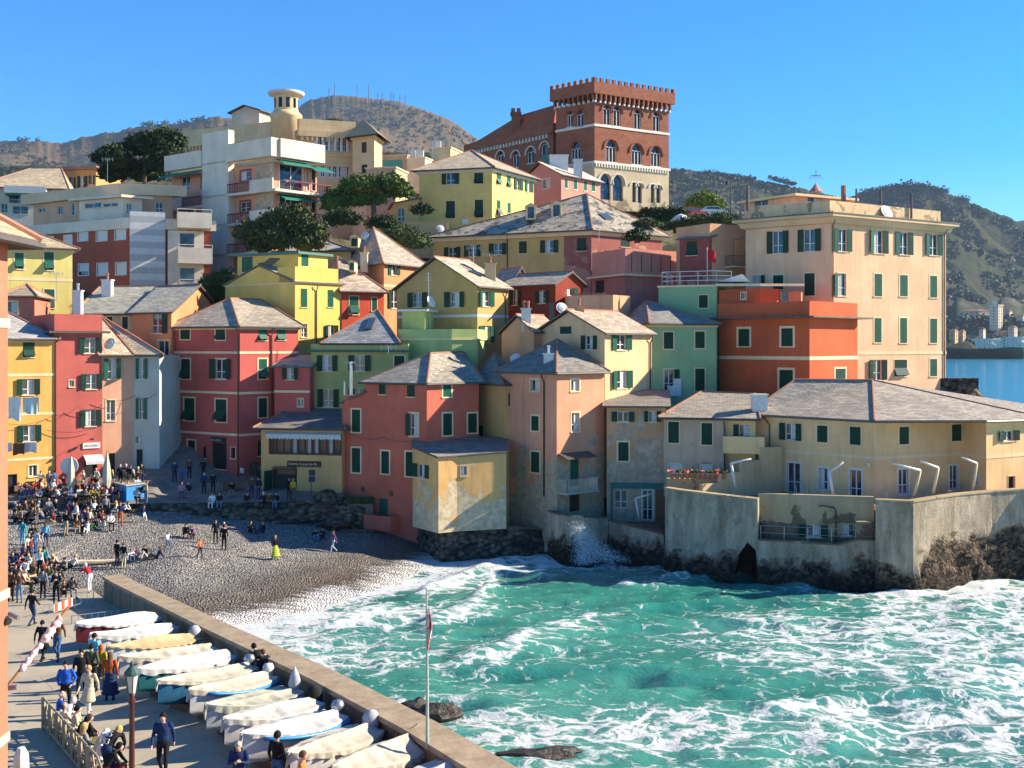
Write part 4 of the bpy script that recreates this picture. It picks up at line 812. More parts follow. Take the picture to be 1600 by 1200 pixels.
st = s.noise(s.mapping(p, (.5, 3.2, 1), (0, 0, R(52))), 1.3, 6, .7); fo = s.n('Attribute', attribute_name='foam')
fm_ = s.mr(s.math('ADD', st, s.math('MULTIPLY', fo.outputs['Fac'], .5)), .78, 1.02); c = s.mix(fm_, c, (.62, .60, .56))
ro = s.math('SUBTRACT', .9, s.math('MULTIPLY', at.outputs['Fac'], .55))
BM = s.fin(c, .9, s.bump(s.math('MULTIPLY', v.outputs['Distance'], -1), 1, .12), .35); s.L(ro, s.b.inputs['Roughness'])
wet = (1-sstep(3, 9.5, D+3*(fbm(bx_*.3, by_*.3, 3, 8)-.5)))*.9; grav = sstep(2.5, 6.5, D+2*(fbm(bx_*.3, by_*.3, 3, 9)-.5)); fo = 1-sstep(.3, 5.5, D+3.5*(fbm(bx_*.25, by_*.25, 3, 2)-.5))
grid_mesh('beach', bx_, by_, bz, BM, attrs=dict(wet=wet, gravel=grav, foam=fo))
def beach_z(x, y):
    i = int(round((x+62)/.28)); j = int(round((y-50)/.28)); i = min(max(i, 0), bz.shape[1]-1); j = min(max(j, 0), bz.shape[0]-1); return float(bz[j, i])
# paved square in front of the houses
CON = N('paving'); p = CON.pos(); c = CON.mix(CON.mr(CON.noise(p, .8, 6, .65), .35, .7), (.16, .14, .115), (.27, .235, .19)); CON.fin(c, .85, CON.bump(CON.noise(p, 12, 3), .3, .02), .2)
q = MB(); pts = [(-55, 84.5, 3.9), (-30.8, 86.3, 4.0), (-29, 84, 4.0), (-23.5, 83.2, 4.0), (-18.5, 82.6, 3.6), (-14.8, 84, 3.3), (-13.6, 89.5, 3.4), (-20, 92.5, 4.4), (-26, 97.5, 4.7), (-40, 99, 4.7), (-55, 98, 4.2)]
SQP = pts
STONE = N('rubble_stone'); p = STONE.pos(); vv = STONE.n('TexVoronoi'); STONE.L(STONE.mapping(p, (1, 1, 1.5)), vv.inputs['Vector']); vv.inputs['Scale'].default_value = 2.2
hs = STONE.n('SeparateColor'); STONE.L(vv.outputs['Color'], hs.inputs[0]); c = STONE.mix(hs.outputs[0], (.05, .04, .03), (.19, .155, .11)); c = STONE.mix(STONE.mr(vv.outputs['Distance'], .4, .8), c, (.02, .018, .015)); c = STONE.mix(STONE.mr(STONE.noise(p, .6, 5, .7), .55, .75, 0, .7), c, (.05, .06, .03))
STONE.fin(c, .9, STONE.bump(STONE.math('SUBTRACT', STONE.math('MULTIPLY', STONE.noise(p, 5, 4, .7), .4), vv.outputs['Distance']), 1, .22), .2)
def sq_z(x, y): return 4.0+(.25*max(0, y-83) if x < -28 else (.15*max(0, y-86)+max(0, (-25-x)/3)*.25*max(0, y-83)*.6 if x < -25 else .15*max(0, y-86)))
yf = lambda x: float(ilerp(np.array(x), [(-60, 82.4), (-30, 82.4), (-23.5, 83.2), (-18.5, 83.4), (-14.2, 85.2), (-13, 86)])); xs_ = np.linspace(-60, -13.4, 90); rows_ = [(-.001, 1.6), (0, 0)]+[(t, 0) for t in np.linspace(.03, 1, 30)]
QX = np.array([[x for x in xs_] for _ in rows_]); QY = np.array([[yf(x)+(99-yf(x))*max(t, 0)-(.02 if d_ else 0) for x in xs_] for t, d_ in rows_]); QZ = np.array([[sq_z(x, QY[i, j])-d_+(.03*(mnoise.noise(Vector((x, QY[i, j], 0))))) for j, x in enumerate(xs_)] for i, (t, d_) in enumerate(rows_)])
o = grid_mesh('square', QX, QY, QZ, CON.m, smooth=False); o.data.materials.append(STONE.m)
for k_ in range(89): o.data.polygons[k_].material_index = 1

q = MB()
for (a, za), (b, zb) in ((((-26, 97), 6.3), ((-21.5, 91.6), 6.0)), (((-21.5, 91.6), 6.0), ((-18.2, 89.3), 5.2))):
    A, B = Vector((*a, 3.6)), Vector((*b, 3.6)); d = B-A; n = Vector((-d.y, d.x, 0)).normalized()*.4; q.prism([A, B, Vector((b[0], b[1], zb)), Vector((a[0], a[1], za))], n)
tag(q.build('retaining_wall', STONE.m), 'dark rubble retaining wall rising between the dark red bar house and the restaurant', 'wall')
# ---- promenade ramp
def prom_z(y): return float(ilerp(np.array(y), [(10, 4.35), (30, 4.2), (36, 3.9), (44, 3.25), (58, 2.25), (66, 2.1)]))
WA, WB = Vector((-22.2, 59.2, 0)), Vector((-1.1, 27.3, 0)); WD = (WA-WB).normalized(); WN = Vector((WD.y, -WD.x, 0))   # wall direction, outward (sea) normal
if WN.x < 0: WN = -WN
W0 = WB-WD*14; ll = np.linspace(0, (WA-W0).length+3.5, 60); ss = np.linspace(0, -42, 90)
LL, S_ = np.meshgrid(ll, ss); PX = W0.x+WD.x*LL+WN.x*S_; PY = W0.y+WD.y*LL+WN.y*S_; PZ = ilerp(PY, [(10, 4.35), (30, 4.2), (36, 3.9), (44, 3.25), (58, 2.25), (66, 2.1)])
s = N('concrete_paving'); p = s.pos(); b = s.n('TexBrick'); s.L(s.mapping(p, (1, 1, 1), (0, 0, -math.atan2(WD.y, WD.x)+R(90))), b.inputs['Vector']); b.inputs['Scale'].default_value = 1; b.inputs['Brick Width'].default_value = 5.2; b.inputs['Row Height'].default_value = 2.6; b.inputs['Mortar Size'].default_value = .018
b.inputs['Color1'].default_value = (.36, .31, .22, 1); b.inputs['Color2'].default_value = (.39, .335, .24, 1); b.inputs['Mortar'].default_value = (.20, .17, .12, 1)
n1 = s.noise(p, .45, 6, .65); n2 = s.noise(p, 5, 5, .7); c = s.mix(s.mr(n1, .45, .7, 0, .55), b.outputs['Color'], (.20, .18, .15)); c = s.mix(s.mr(n2, .5, .8, 0, .5), c, (.42, .37, .3))
grid_mesh('promenade', PX, PY, PZ, s.fin(c, .85, s.bump(n2, .3, .02), .2))
s = N('sea_wall_concrete'); p = s.pos(); n1 = s.noise(s.mapping(p, (1.5, 1.5, .3)), 1, 6, .7); c = s.mix(s.mr(n1, .35, .7), (.13, .10, .06), (.27, .21, .13)); c = s.mix(s.mr(s.noise(p, 5, 4, .7), .5, .8, 0, .6), c, (.34, .29, .2)); SWM = s.fin(c, .9, s.bump(n1, .5, .05), .2)
s = N('coping_concrete'); p = s.pos(); n1 = s.noise(p, 1.5, 6, .7); c = s.mix(s.mr(n1, .35, .7), (.26, .19, .12), (.42, .33, .22)); CPM = s.fin(c, .9, s.bump(s.noise(p, 8, 3), .4, .03), .2)
L = (WA-W0).length; t = thing('sea_wall', 'thick concrete sea wall with pale coping behind the covered boats', 'sea wall', (WA.x, WA.y, 0)); q = MB(); q2 = MB(); K = 24
for k in range(K):
    a, b = W0+WD*(L*k/K), W0+WD*(L*(k+1)/K); za, zb = prom_z(a.y)+1.08, prom_z(b.y)+1.08; z0 = Vector((0, 0, -2))
    f = [a+WN*0+z0, b+z0, b+Vector((0, 0, zb)), a+Vector((0, 0, za))]; w = WN*.85
    q.add([x for x in f]+[x+w for x in f], [(0, 1, 2, 3), (5, 4, 7, 6), (4, 0, 3, 7)] if k == 0 else ([(0, 1, 2, 3), (5, 4, 7, 6), (1, 5, 6, 2)] if k == K-1 else [(0, 1, 2, 3), (5, 4, 7, 6)]))
    g = [b+Vector((0, 0, zb)), a+Vector((0, 0, za))]; i, o_ = -WN*.1, WN*.95
    q2.add([g[1]+i, g[0]+i, g[0]+o_, g[1]+o_]+[x+Vector((0, 0, .16)) for x in (g[1]+i, g[0]+i, g[0]+o_, g[1]+o_)], [(4, 5, 6, 7), (0, 1, 5, 4), (2, 3, 7, 6), (1, 2, 6, 5), (3, 0, 4, 7), (3, 2, 1, 0)])
q.build('wall', SWM, t); q2.build('coping', CPM, t)
# ================================================================ bastion walls on the right
s = N('bastion_render'); p = s.pos(); sp = s.n('SeparateXYZ'); s.L(p, sp.inputs[0]); z = sp.outputs[2]
n1 = s.noise(s.mapping(p, (1, 1, .22)), 1.1, 7, .7); n2 = s.noise(p, .7, 6, .68, .4); n3 = s.noise(p, 6, 5, .75)
c = s.mix(s.mr(n1, .35, .68), (.17, .125, .07), (.56, .43, .30)); c = s.mix(s.mr(n2, .52, .66, 0, .8), c, (.11, .082, .055))
c = s.mix(s.mr(s.math('SUBTRACT', n2, n3), -.2, .2, 0, .3), c, (.5, .46, .38))
rk = s.mr(s.math('SUBTRACT', s.math('ADD', z, s.math('MULTIPLY', s.math('SUBTRACT', n2, .5), 4)), s.mr(sp.outputs[0], 25.7, 27.5, 0, 1.7)), 1.3, 1.9, 1, 0)
vv = s.n('TexVoronoi'); dn = s.n('TexNoise'); s.L(p, dn.inputs['Vector']); dn.inputs['Scale'].default_value = 2.5; dn.inputs['Detail'].default_value = 5; dv = s.n('VectorMath', operation='MULTIPLY_ADD'); s.L(dn.outputs['Color'], dv.inputs[0]); dv.inputs[1].default_value = (.9, .9, .9); s.L(p, dv.inputs[2]); s.L(s.mapping(dv.outputs[0], (1, 1, 1.7)), vv.inputs['Vector']); vv.inputs['Scale'].default_value = 3.0; hc = s.n('SeparateColor'); s.L(vv.outputs['Color'], hc.inputs[0])
rc = s.mix(hc.outputs[0], (.055, .035, .022), (.24, .17, .11)); rc = s.mix(s.mr(vv.outputs['Distance'], .35, .8), rc, (.015, .012, .01)); c = s.mix(rk, c, rc)
wetz = s.mr(z, .2, 1.5, .75, 0); c = s.mix(wetz, c, (.012, .012, .008))
h1 = s.math('ADD', s.math('MULTIPLY', n3, .35), s.math('MULTIPLY', s.math('MULTIPLY', vv.outputs['Distance'], -1.6), rk)); BAS = s.fin(c, .88, s.bump(h1, 1, .22), .2)
BF = stucco((.40, .34, .23), .5, (.2, .17, .12), (2, 8))
WR0 = plain('cave_rock', (.035, .028, .022), .8, .6, 2.0, .3, 0, 1.0)
def seawall(name, label, pts, th=.5, cat='sea wall', mat=None, coping=True, seg=.35, rough=.28):
    """pts (u, Y, ztop, zbot): a wall face with rough masonry relief and a flat coping"""
    t = thing(name, label, cat, (XY(pts[0][0], pts[0][1]).x, pts[0][1], 0)); pp = [(XY(a, b), zt, zb) for a, b, zt, zb in pts]; cols = []
    for (a, za, ba), (b, zb, bb) in zip(pp[:-1], pp[1:]):
        n = max(2, int((b-a).length/seg)); cols += [(a+(b-a)*i/n, za+(zb-za)*i/n, ba+(bb-ba)*i/n, (b-a).normalized()) for i in range(n)]
    cols.append((pp[-1][0], pp[-1][1], pp[-1][2], (pp[-1][0]-pp[-2][0]).normalized())); rows = 26; q = MB(); vs = []
    for i, (c, zt, zb, d) in enumerate(cols):
        n = Vector((d.y, -d.x, 0))
        for j in range(rows):
            z = zb+(zt-zb)*j/(rows-1); r = (mnoise.noise(Vector((c.x*.9, c.y*.9, z*1.1)))+.6*mnoise.noise(Vector((c.x*2.3, c.y*2.3, z*2.6))))*rough
            k = max(0, min(1, ((3.6 if c.x > 25.7 else 2.2)-z+mnoise.noise(Vector((c.x*.4, c.y*.4, 0)))*2)/2.2)); e = (r+.12+max(0, 1.5-z)*.22*(.6+mnoise.noise(Vector((c.x*.6, 0, z)))))*k
            vs.append(c+n*e+Vector((0, 0, z)))
    fs = [(i*rows+j, (i+1)*rows+j, (i+1)*rows+j+1, i*rows+j+1) for i in range(len(cols)-1) for j in range(rows-1)]
    q.add(vs, fs); o = q.build('wall', mat or BAS, t, smooth=False)
    q = MB()
    for (a, za, _), (b, zb, _) in zip(pp[:-1], pp[1:]):
        d = (b-a).normalized(); n = Vector((-d.y, d.x, 0)); A, B = a-n*.06+Vector((0, 0, za)), b-n*.06+Vector((0, 0, zb)); q.add([A, B, B+n*(th+.1), A+n*(th+.1)]+[x+Vector((0, 0, .1)) for x in (A, B, B+n*(th+.1), A+n*(th+.1))], [(0, 1, 5, 4), (4, 5, 6, 7), (1, 2, 6, 5), (2, 3, 7, 6), (3, 0, 4, 7)])
        A, B = a+n*th, b+n*th; q.add([A+Vector((0, 0, za-1.3)), B+Vector((0, 0, zb-1.3)), B+Vector((0, 0, zb)), A+Vector((0, 0, za))], [(3, 2, 1, 0)])
    for k in (0, -1):
        a, za, _ = pp[k]; d = (pp[1][0]-pp[0][0]).normalized() if k == 0 else (pp[-1][0]-pp[-2][0]).normalized(); n = Vector((-d.y, d.x, 0)); q.add([a+Vector((0, 0, -1)), a+n*th+Vector((0, 0, -1)), a+n*th+Vector((0, 0, za)), a+Vector((0, 0, za))], [(0, 1, 2, 3), (3, 2, 1, 0)][:1])
    q.build('coping', BF, t); return t
seawall('bastion', 'great curved bastion wall, rendered above and rough rock below, with foam breaking at its foot', [(1368, 70.1, 6.0, -1.2), (1427, 69.4, 6.0, -1.2), (1460, 70.6, 6.05, -1.2), (1500, 72, 6.1, -1.2), (1550, 73.4, 6.1, -1.2), (1600, 74.2, 6.15, -1.2), (1680, 74.4, 6.2, -1.2), (1712, 80, 6.2, -1.2), (1700, 92, 6.2, -1.2)], cat='bastion')
seawall('stained_sea_wall', 'tall stained wall left of the recessed balcony, rising from the water', [(1039, 75.6, 6.05, -1), (1062, 74.8, 6.0, -1), (1150, 72.9, 5.8, -1), (1154, 72.8, 5.8, 2.0), (1168, 72.5, 5.78, 2.9), (1181, 72.25, 5.75, 2.4), (1184, 72.2, 5.75, -1)], cat='sea wall')
t = seawall('balcony_sea_wall', 'stepped lower wall of the bastion carrying a narrow balcony with a pale window behind it', [(1184, 72.0, 3.1, -1), (1310, 71.0, 2.95, -1), (1340, 70.9, 3.3, -1), (1368, 70.6, 3.3, -1)])
seawall('low_shore_wall', 'low stained wall under the patched house, between the splash and the tall stained wall', [(951, 81.3, 2.9, -1), (1037, 77.2, 2.55, -1)])
seawall('curved_shore_wall', 'pale curved wall under the tall coral house, with waves splashing up its corner', [(856, 81.2, 3.6, -1), (880, 79.6, 3.5, -1), (912, 79.1, 3.5, -1), (950, 81.2, 3.1, -1)])
seawall('rubble_footing', 'dark rubble footing beneath the peeling ochre annex at the edge of the beach', [(655, 84, 2.3, -1), (688, 80, 2.28, -1), (712, 80.7, 2.28, -1), (795, 82.2, 2.28, -1), (862, 83.5, 1.8, -1)], mat=STONE.m, rough=.5)
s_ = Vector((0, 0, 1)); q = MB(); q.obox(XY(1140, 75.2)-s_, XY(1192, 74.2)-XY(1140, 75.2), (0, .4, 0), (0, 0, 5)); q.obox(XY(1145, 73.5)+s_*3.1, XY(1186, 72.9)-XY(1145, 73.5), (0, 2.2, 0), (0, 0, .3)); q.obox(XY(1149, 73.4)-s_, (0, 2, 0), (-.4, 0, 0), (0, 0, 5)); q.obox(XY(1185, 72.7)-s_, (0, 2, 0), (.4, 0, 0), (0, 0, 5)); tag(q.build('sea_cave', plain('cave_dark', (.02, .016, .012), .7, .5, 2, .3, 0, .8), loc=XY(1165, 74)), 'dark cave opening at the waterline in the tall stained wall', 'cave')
# recessed wall behind the balcony, with its window, steps, lamp and rails
h = House('balcony_back_wall', 'upper terrace wall recessed over the narrow balcony, with green shuttered window and curved lamp', 'terrace wall', [(1184, 73.6), (1366, 71.9)], 2.6, 6.0, BF, back=.45); h.win(0, 1247, 820, 1295, 839, 'o', fr=0, sh='green'); h.win(0, 1316, 818, 1335, 838, 'g', fr=0); h.walls()
q = MB(); f = h.fr(0); x = h.at(0, 1306); q.tube([f(x, .25, 2.9), f(x, .25, 5.0), f(x-.15, .3, 5.25), f(x-.9, .5, 5.4), f(x-1.1, .5, 5.35)], .055, 6); q.build('lamp', M['iron'], h.t)
q = MB(); f = h.fr(0); rail(q, [f(.2, 1.25, 3.1), f(h.at(0, 1335), 1.0, 3.0)], .95, 2, .02); tag(q.build('balcony_railing', M['steel'], loc=f(.2, 1.2, 3.1)), 'thin two-bar metal railing along the narrow balcony above the sea', 'railing')
q = MB(); x0 = h.at(0, 1338); x1 = h.at(0, 1365); bars(q, [f(x0, 1.3, 3.25), f(x1+1.6, 1.2, 3.25)], 1.1, .16, .02); tag(q.build('stair_railing', plain('rusty_iron', (.20, .12, .09)), loc=f(x0, 1.3, 3.2)), 'upright-barred rusty railing beside the little stairs at the bastion corner', 'railing')
q = MB()
for k in range(9): q.box(f(h.at(0, 1352)-.02*k, .55, 3.1+k*.15), 1.6-k*.08, .9-.07*k, .3)
tag(q.build('stone_steps', BF, loc=f(h.at(0, 1352), .5, 3.2)), 'small flight of stone steps behind the upright-barred rusty railing', 'steps')
q = MB(); q.prism([XY(a, b)+Vector((0, 0, 5.0)) for a, b in ((1040, 76.0), (1183, 74), (1366, 72.4), (1427, 70), (1500, 72.6), (1600, 74.7), (1680, 74.7), (1680, 90), (1050, 86))], (0, 0, .1)); o = q.build('terrace', M['ridge']); o['kind'] = 'structure'
q = MB(); q.prism([XY(a, b)+Vector((0, 0, 2.3)) for a, b in ((1184, 72.4), (1368, 71.1), (1366, 72.3), (1184, 74))], (0, 0, .2)); q.prism([XY(a, b)+Vector((0, 0, 2.2)) for a, b in ((858, 81.6), (880, 80.1), (912, 79.6), (950, 81.6), (1037, 78), (1037, 85), (860, 86))], (0, 0, .22)); o = q.build('ledge_floor', BF); o['kind'] = 'structure'
# stepped garden walls on the terrace between the two seafront houses
q = MB()
for u0, Y0, u1, Y1, zt in ((1098, 76, 1125, 77, 6.3), (1125, 77, 1160, 78.5, 6.9), (1160, 78.5, 1190, 80, 7.6), (1190, 80, 1222, 80.8, 8.5)):
    a, b = XY(u0, Y0), XY(u1, Y1); d = b-a; n = Vector((-d.y, d.x, 0)).normalized()*.3; q.obox(a+Vector((0, 0, 5.05)), d, n, (0, 0, zt-5.05))
tag(q.build('stepped_garden_wall', stucco((.55, .43, .27)), loc=XY(1140, 77)+Vector((0, 0, 5.05))), 'cream garden wall climbing in steps on the terrace left of the pale yellow seafront house', 'garden wall')
q = MB(); bars(q, [XY(1215, 78.5)+s_*5.1, XY(1248, 77)+s_*5.1], 1.9, .8, .03); bars(q, [XY(1350, 73)+s_*5.1, XY(1374, 73)+s_*5.1], 2.3, 1.0, .03)
# rocks and cave
def rock(name, c, r, mat, label, seed=0, fl=.6, group=None):
    bm = bmesh.new(); bmesh.ops.create_icosphere(bm, subdivisions=3, radius=1); R_ = random.Random(seed); o_ = Vector((R_.random()*50, R_.random()*50, 0))
    for v in bm.verts:
        n = v.co.copy(); k = 1+.45*mnoise.noise(n*1.3+o_)+.2*mnoise.noise(n*3.3+o_); v.co = Vector((n.x*r[0], n.y*r[1], n.z*r[2]))*k
    me = bpy.data.meshes.new(name); bm.to_mesh(me); bm.free(); me.materials.append(mat); o = bpy.data.objects.new(name, me); link(o); o.location = c; return tag(o, label, 'rock', group)
s = N('wet_rock'); p = s.pos(); n1 = s.noise(p, 2.5, 6, .7); WR = s.fin(s.mix(s.mr(n1, .35, .7), (.012, .01, .008), (.07, .05, .03)), .4, s.bump(n1, 1, .15), .5)
rock('rock', P(430, 1018, 43.5).xy.to_3d()+s_*1.0, (1.0, .8, 1.1), WR, 'black wet rock beyond the sea wall where two people lean', 1)
rock('rock', P(652, 1117, 0).to_3d() if False else Vector((-4.2, 47.5, .1)), (.7, .5, .45), WR, 'smaller dark wave-washed rock left of the red-flagged pole', 2)
rock('rock', Vector((-3.1, 46.3, .2)), (1.0, .7, .55), WR, 'dark wave-washed rock just right of the red-flagged pole', 3)
rock('rock', Vector((1.2, 41.6, .2)), (1.9, .6, .45), WR, 'long dark rock awash in foam at the bottom edge', 4)
rock('rock', Vector((-3.3, 82.2, .2)), (1.5, 1.0, .6), WR, 'dark boulder in the wash beside the ochre annex footing', 5)
for k, (u, Y, z, r) in enumerate(((508, 86, 3.2, (1.7, 1.2, 1.3)), (535, 86, 2.6, (1.9, 1.3, 1.1)), (480, 85.5, 2.8, (1.3, 1, .7)), (560, 86.5, 2.0, (1.6, 1.3, .9)), (520, 84.5, 2.0, (1.1, .8, .5)))):
    rock('boulder', XY(u, Y)+s_*z, r, STONE.m, ('first', 'middle upper', 'leftmost', 'rightmost', 'lowest small')[k]+' stony boulder heaped between the restaurant and the brick red house', 20+k, group='boulders by the restaurant')
rock('rock', XY(1510, 106)+s_*8.0, (3.2, 4, 3.2), STONE.m, 'rocky point below the old wall stub right of the peach block', 40)
rock('rock', XY(1548, 104)+s_*6.0, (3.6, 4, 2.6), STONE.m, 'darker lower rocky point sloping to the open sea, right of the peach block', 41)
t = thing('ruined_wall', 'stub of old stone wall on the rocks right of the peach block', 'wall', XY(1500, 108)); q = MB(); q.obox(XY(1470, 108)+s_*7, XY(1529, 108)-XY(1470, 108), (0, 1.2, 0), (0, 0, ZV(591, 108)-7)); q.build('wall', STONE.m, t)
t = thing('driftwood', 'pale driftwood log lying on the shingle', 'driftwood', XY(135, 71)); t.location.z = beach_z(t.location.x, 71)+.12
q = MB(); q.tube([(-2.2, -.6, 0), (-1, -.2, .08), (.5, .1, .05), (2.2, .5, .1)], [.12, .17, .15, .06], 7); q.build('log', M['cream'], t, local=True)
# ================================================================ sea
sx = np.concatenate([np.linspace(-700, -60, 6), np.arange(-34, 48, .30), np.array([49, 51, 54, 58, 64, 72, 85, 100, 130, 180, 260, 400, 700, 1300])])
sy = np.concatenate([np.arange(18, 90, .30), np.array([91, 93, 96, 100, 105, 112, 120, 132, 150, 175, 210, 260, 330, 430, 600, 850, 1200, 1600, 1950, 2600, 4500, 9000])])
sx = np.concatenate([[-9000, -3000], sx, [3500, 9000]]); SX, SY = np.meshgrid(sx, sy)
def waves(X, Y):
    w1 = fbm(X*.10+Y*.03, Y*.26-X*.06, 3, 2); w2 = fbm(X*.35, Y*.7, 4, 6); w3 = fbm(X*1.1, Y*2.0, 3, 12)
    r = 1-np.abs(w1-.5)*3.2; r2 = 1-np.abs(w2-.5)*3
    return .95*(w1-.5)+.35*np.clip(r, 0, 1)**2+.30*(w2-.5)+.16*np.clip(r2, 0, 1)**2+.12*(w3-.5)
near = sstep(-34, -31, SX)*(1-sstep(44, 56, SX))*sstep(17, 20, SY)*(1-sstep(88, 110, SY)); WZ = 1.0*waves(SX, SY)
D2 = beach_h(SX, SY); WZ = WZ*(.25+.75*sstep(0, 9, -D2)); wob = fbm(SX*.16, SY*.16, 3, 60); CR = sum(np.exp(-np.where(-D2 > o_+4*(wob-.5), ((-D2-o_-4*(wob-.5))/1.5)**2, ((-D2-o_-4*(wob-.5))/.45)**2))*sstep(.38, .55, fbm(SX*.12+o_, SY*.12, 2, 70+int(o_))) for o_ in (3.2, 8.0, 14.5)); WZ = WZ+.3*CR*(SX < 12)
SZ = WZ*near+(1-near)*.0; SZ = np.where(D2 > 0, np.minimum(SZ, .1+0*SZ), SZ)
# foam amount: surf along the shingle, wall foot and the churned right half
ub = 800+F*SX/np.maximum(SY, 1); vb = HZ+CZ*F/np.maximum(SY, 1)
fo = 1.1*np.exp(-np.maximum(-D2, 0)/4.5)
wd = (SX-WB.x)*WN.x+(SY-WB.y)*WN.y; fo = fo+.75*np.exp(-np.maximum(wd-.9, 0)/5.0)
bay = 1/(1+np.exp(-(SX-(2+.30*(SY-30)+4*(fbm(SX*.12, SY*.12, 3, 40)-.5)))/2.2)); fo = np.maximum(fo, .40*bay*(1-sstep(69, 73, SY+0*SX))+.0)
fo = fo+.30*(1-sstep(40, 52, SY+8*(fbm(SX*.1, SY*.1, 3, 44)-.5)))
fo = fo+.9*np.exp(-((SX-29)/7)**2-((SY-70.5)/3.5)**2); fo = fo+.35*np.exp(-((SX-4)/9)**2-((SY-79)/3)**2)
fo = (fo+.08)*(.40+1.2*sstep(.3, .7, fbm(SX*.11, SY*.22, 4, 50)))+.28*CR*(SX < 12); fo = fo+.35*np.clip(WZ-.25, 0, 1)
fo = np.minimum(fo, .56+.5*np.exp(-np.maximum(-D2, 0)/3.5)+.4*np.exp(-((SX-29)/7)**2-((SY-70.5)/3)**2)+.25*np.exp(-np.maximum(wd-.9, 0)/3.0)); fo = np.where(SY > 100, .12*fbm(SX*.02, SY*.02, 3, 7), fo)
depth = sstep(88, 140, SY)*.9+.0*SX
s = N('sea_water'); p = s.pos(); fa = s.n('Attribute', attribute_name='foam').outputs['Fac']; da = s.n('Attribute', attribute_name='deep').outputs['Fac']
wp = s.n('VectorMath', operation='ADD'); nz = s.n('TexNoise'); s.L(p, nz.inputs['Vector']); nz.inputs['Scale'].default_value = .55; nz.inputs['Detail'].default_value = 4
sc = s.n('VectorMath', operation='SCALE'); s.L(nz.outputs['Color'], sc.inputs[0]); sc.inputs['Scale'].default_value = 2.3; s.L(p, wp.inputs[0]); s.L(sc.outputs[0], wp.inputs[1]); q_ = s.mapping(wp.outputs[0], (.75, 1.25, .3))
e1 = s.vor(q_, .55, 'DISTANCE_TO_EDGE'); e2 = s.vor(q_, 1.4, 'DISTANCE_TO_EDGE'); e3 = s.vor(q_, 3.2, 'DISTANCE_TO_EDGE'); n4 = s.noise(q_, 2.4, 6, .75)
l1 = s.mr(e1, 0, .22, 1, 0); l2 = s.mr(e2, 0, .26, 1, 0); l3 = s.mr(e3, 0, .3, 1, 0)
lace = s.math('ADD', s.math('MULTIPLY', l1, .42), s.math('ADD', s.math('MULTIPLY', l2, .36), s.math('ADD', s.math('MULTIPLY', l3, .18), s.math('MULTIPLY', n4, .55))))
fz = s.mr(s.math('ADD', lace, s.math('MULTIPLY', fa, 1.0)), 1.16, 1.50); fz2 = s.mr(n4, .60, .78, 0, .0)
g1 = s.noise(s.mapping(p, (.5, 1, 1)), .16, 5, .65); wat = s.mix(s.mr(g1, .40, .6), (.010, .105, .088), (.05, .21, .16)); zz = s.n('SeparateXYZ'); s.L(p, zz.inputs[0])
wat = s.mix(s.mr(zz.outputs[2], -.2, .8, 0, .7), wat, (.04, .32, .22)); wat = s.mix(s.mr(fa, .15, .9, 0, .55), wat, (.16, .36, .32)); wat = s.mix(da, wat, (.0, .27, .45))
wd_ = s.mr(s.noise(s.mapping(p, (.4, .9, 1)), .9, 6, .7), .62, .72, 0, .5); wk = s.mr(s.vor(p, .09), .0, .35, 1, 0); wat = s.mix(s.math('MULTIPLY', wd_, wk), wat, (.20, .15, .06))
c = s.mix(fz, wat, (.56, .58, .56)); rr = s.mr(fz, 0, 1, .12, .7)
b1 = s.bump(s.noise(s.mapping(p, (.8, 1.6, 1)), 2.6, 6, .65), .55, .18); b2 = s.bump(s.math('ADD', fz, s.math('MULTIPLY', n4, .5)), .5, .08, b1); SEA = s.fin(c, .15, b2, .5); s.L(rr, s.b.inputs['Roughness'])
grid_mesh('sea', SX, SY, SZ, SEA, attrs=dict(foam=fo, deep=depth))
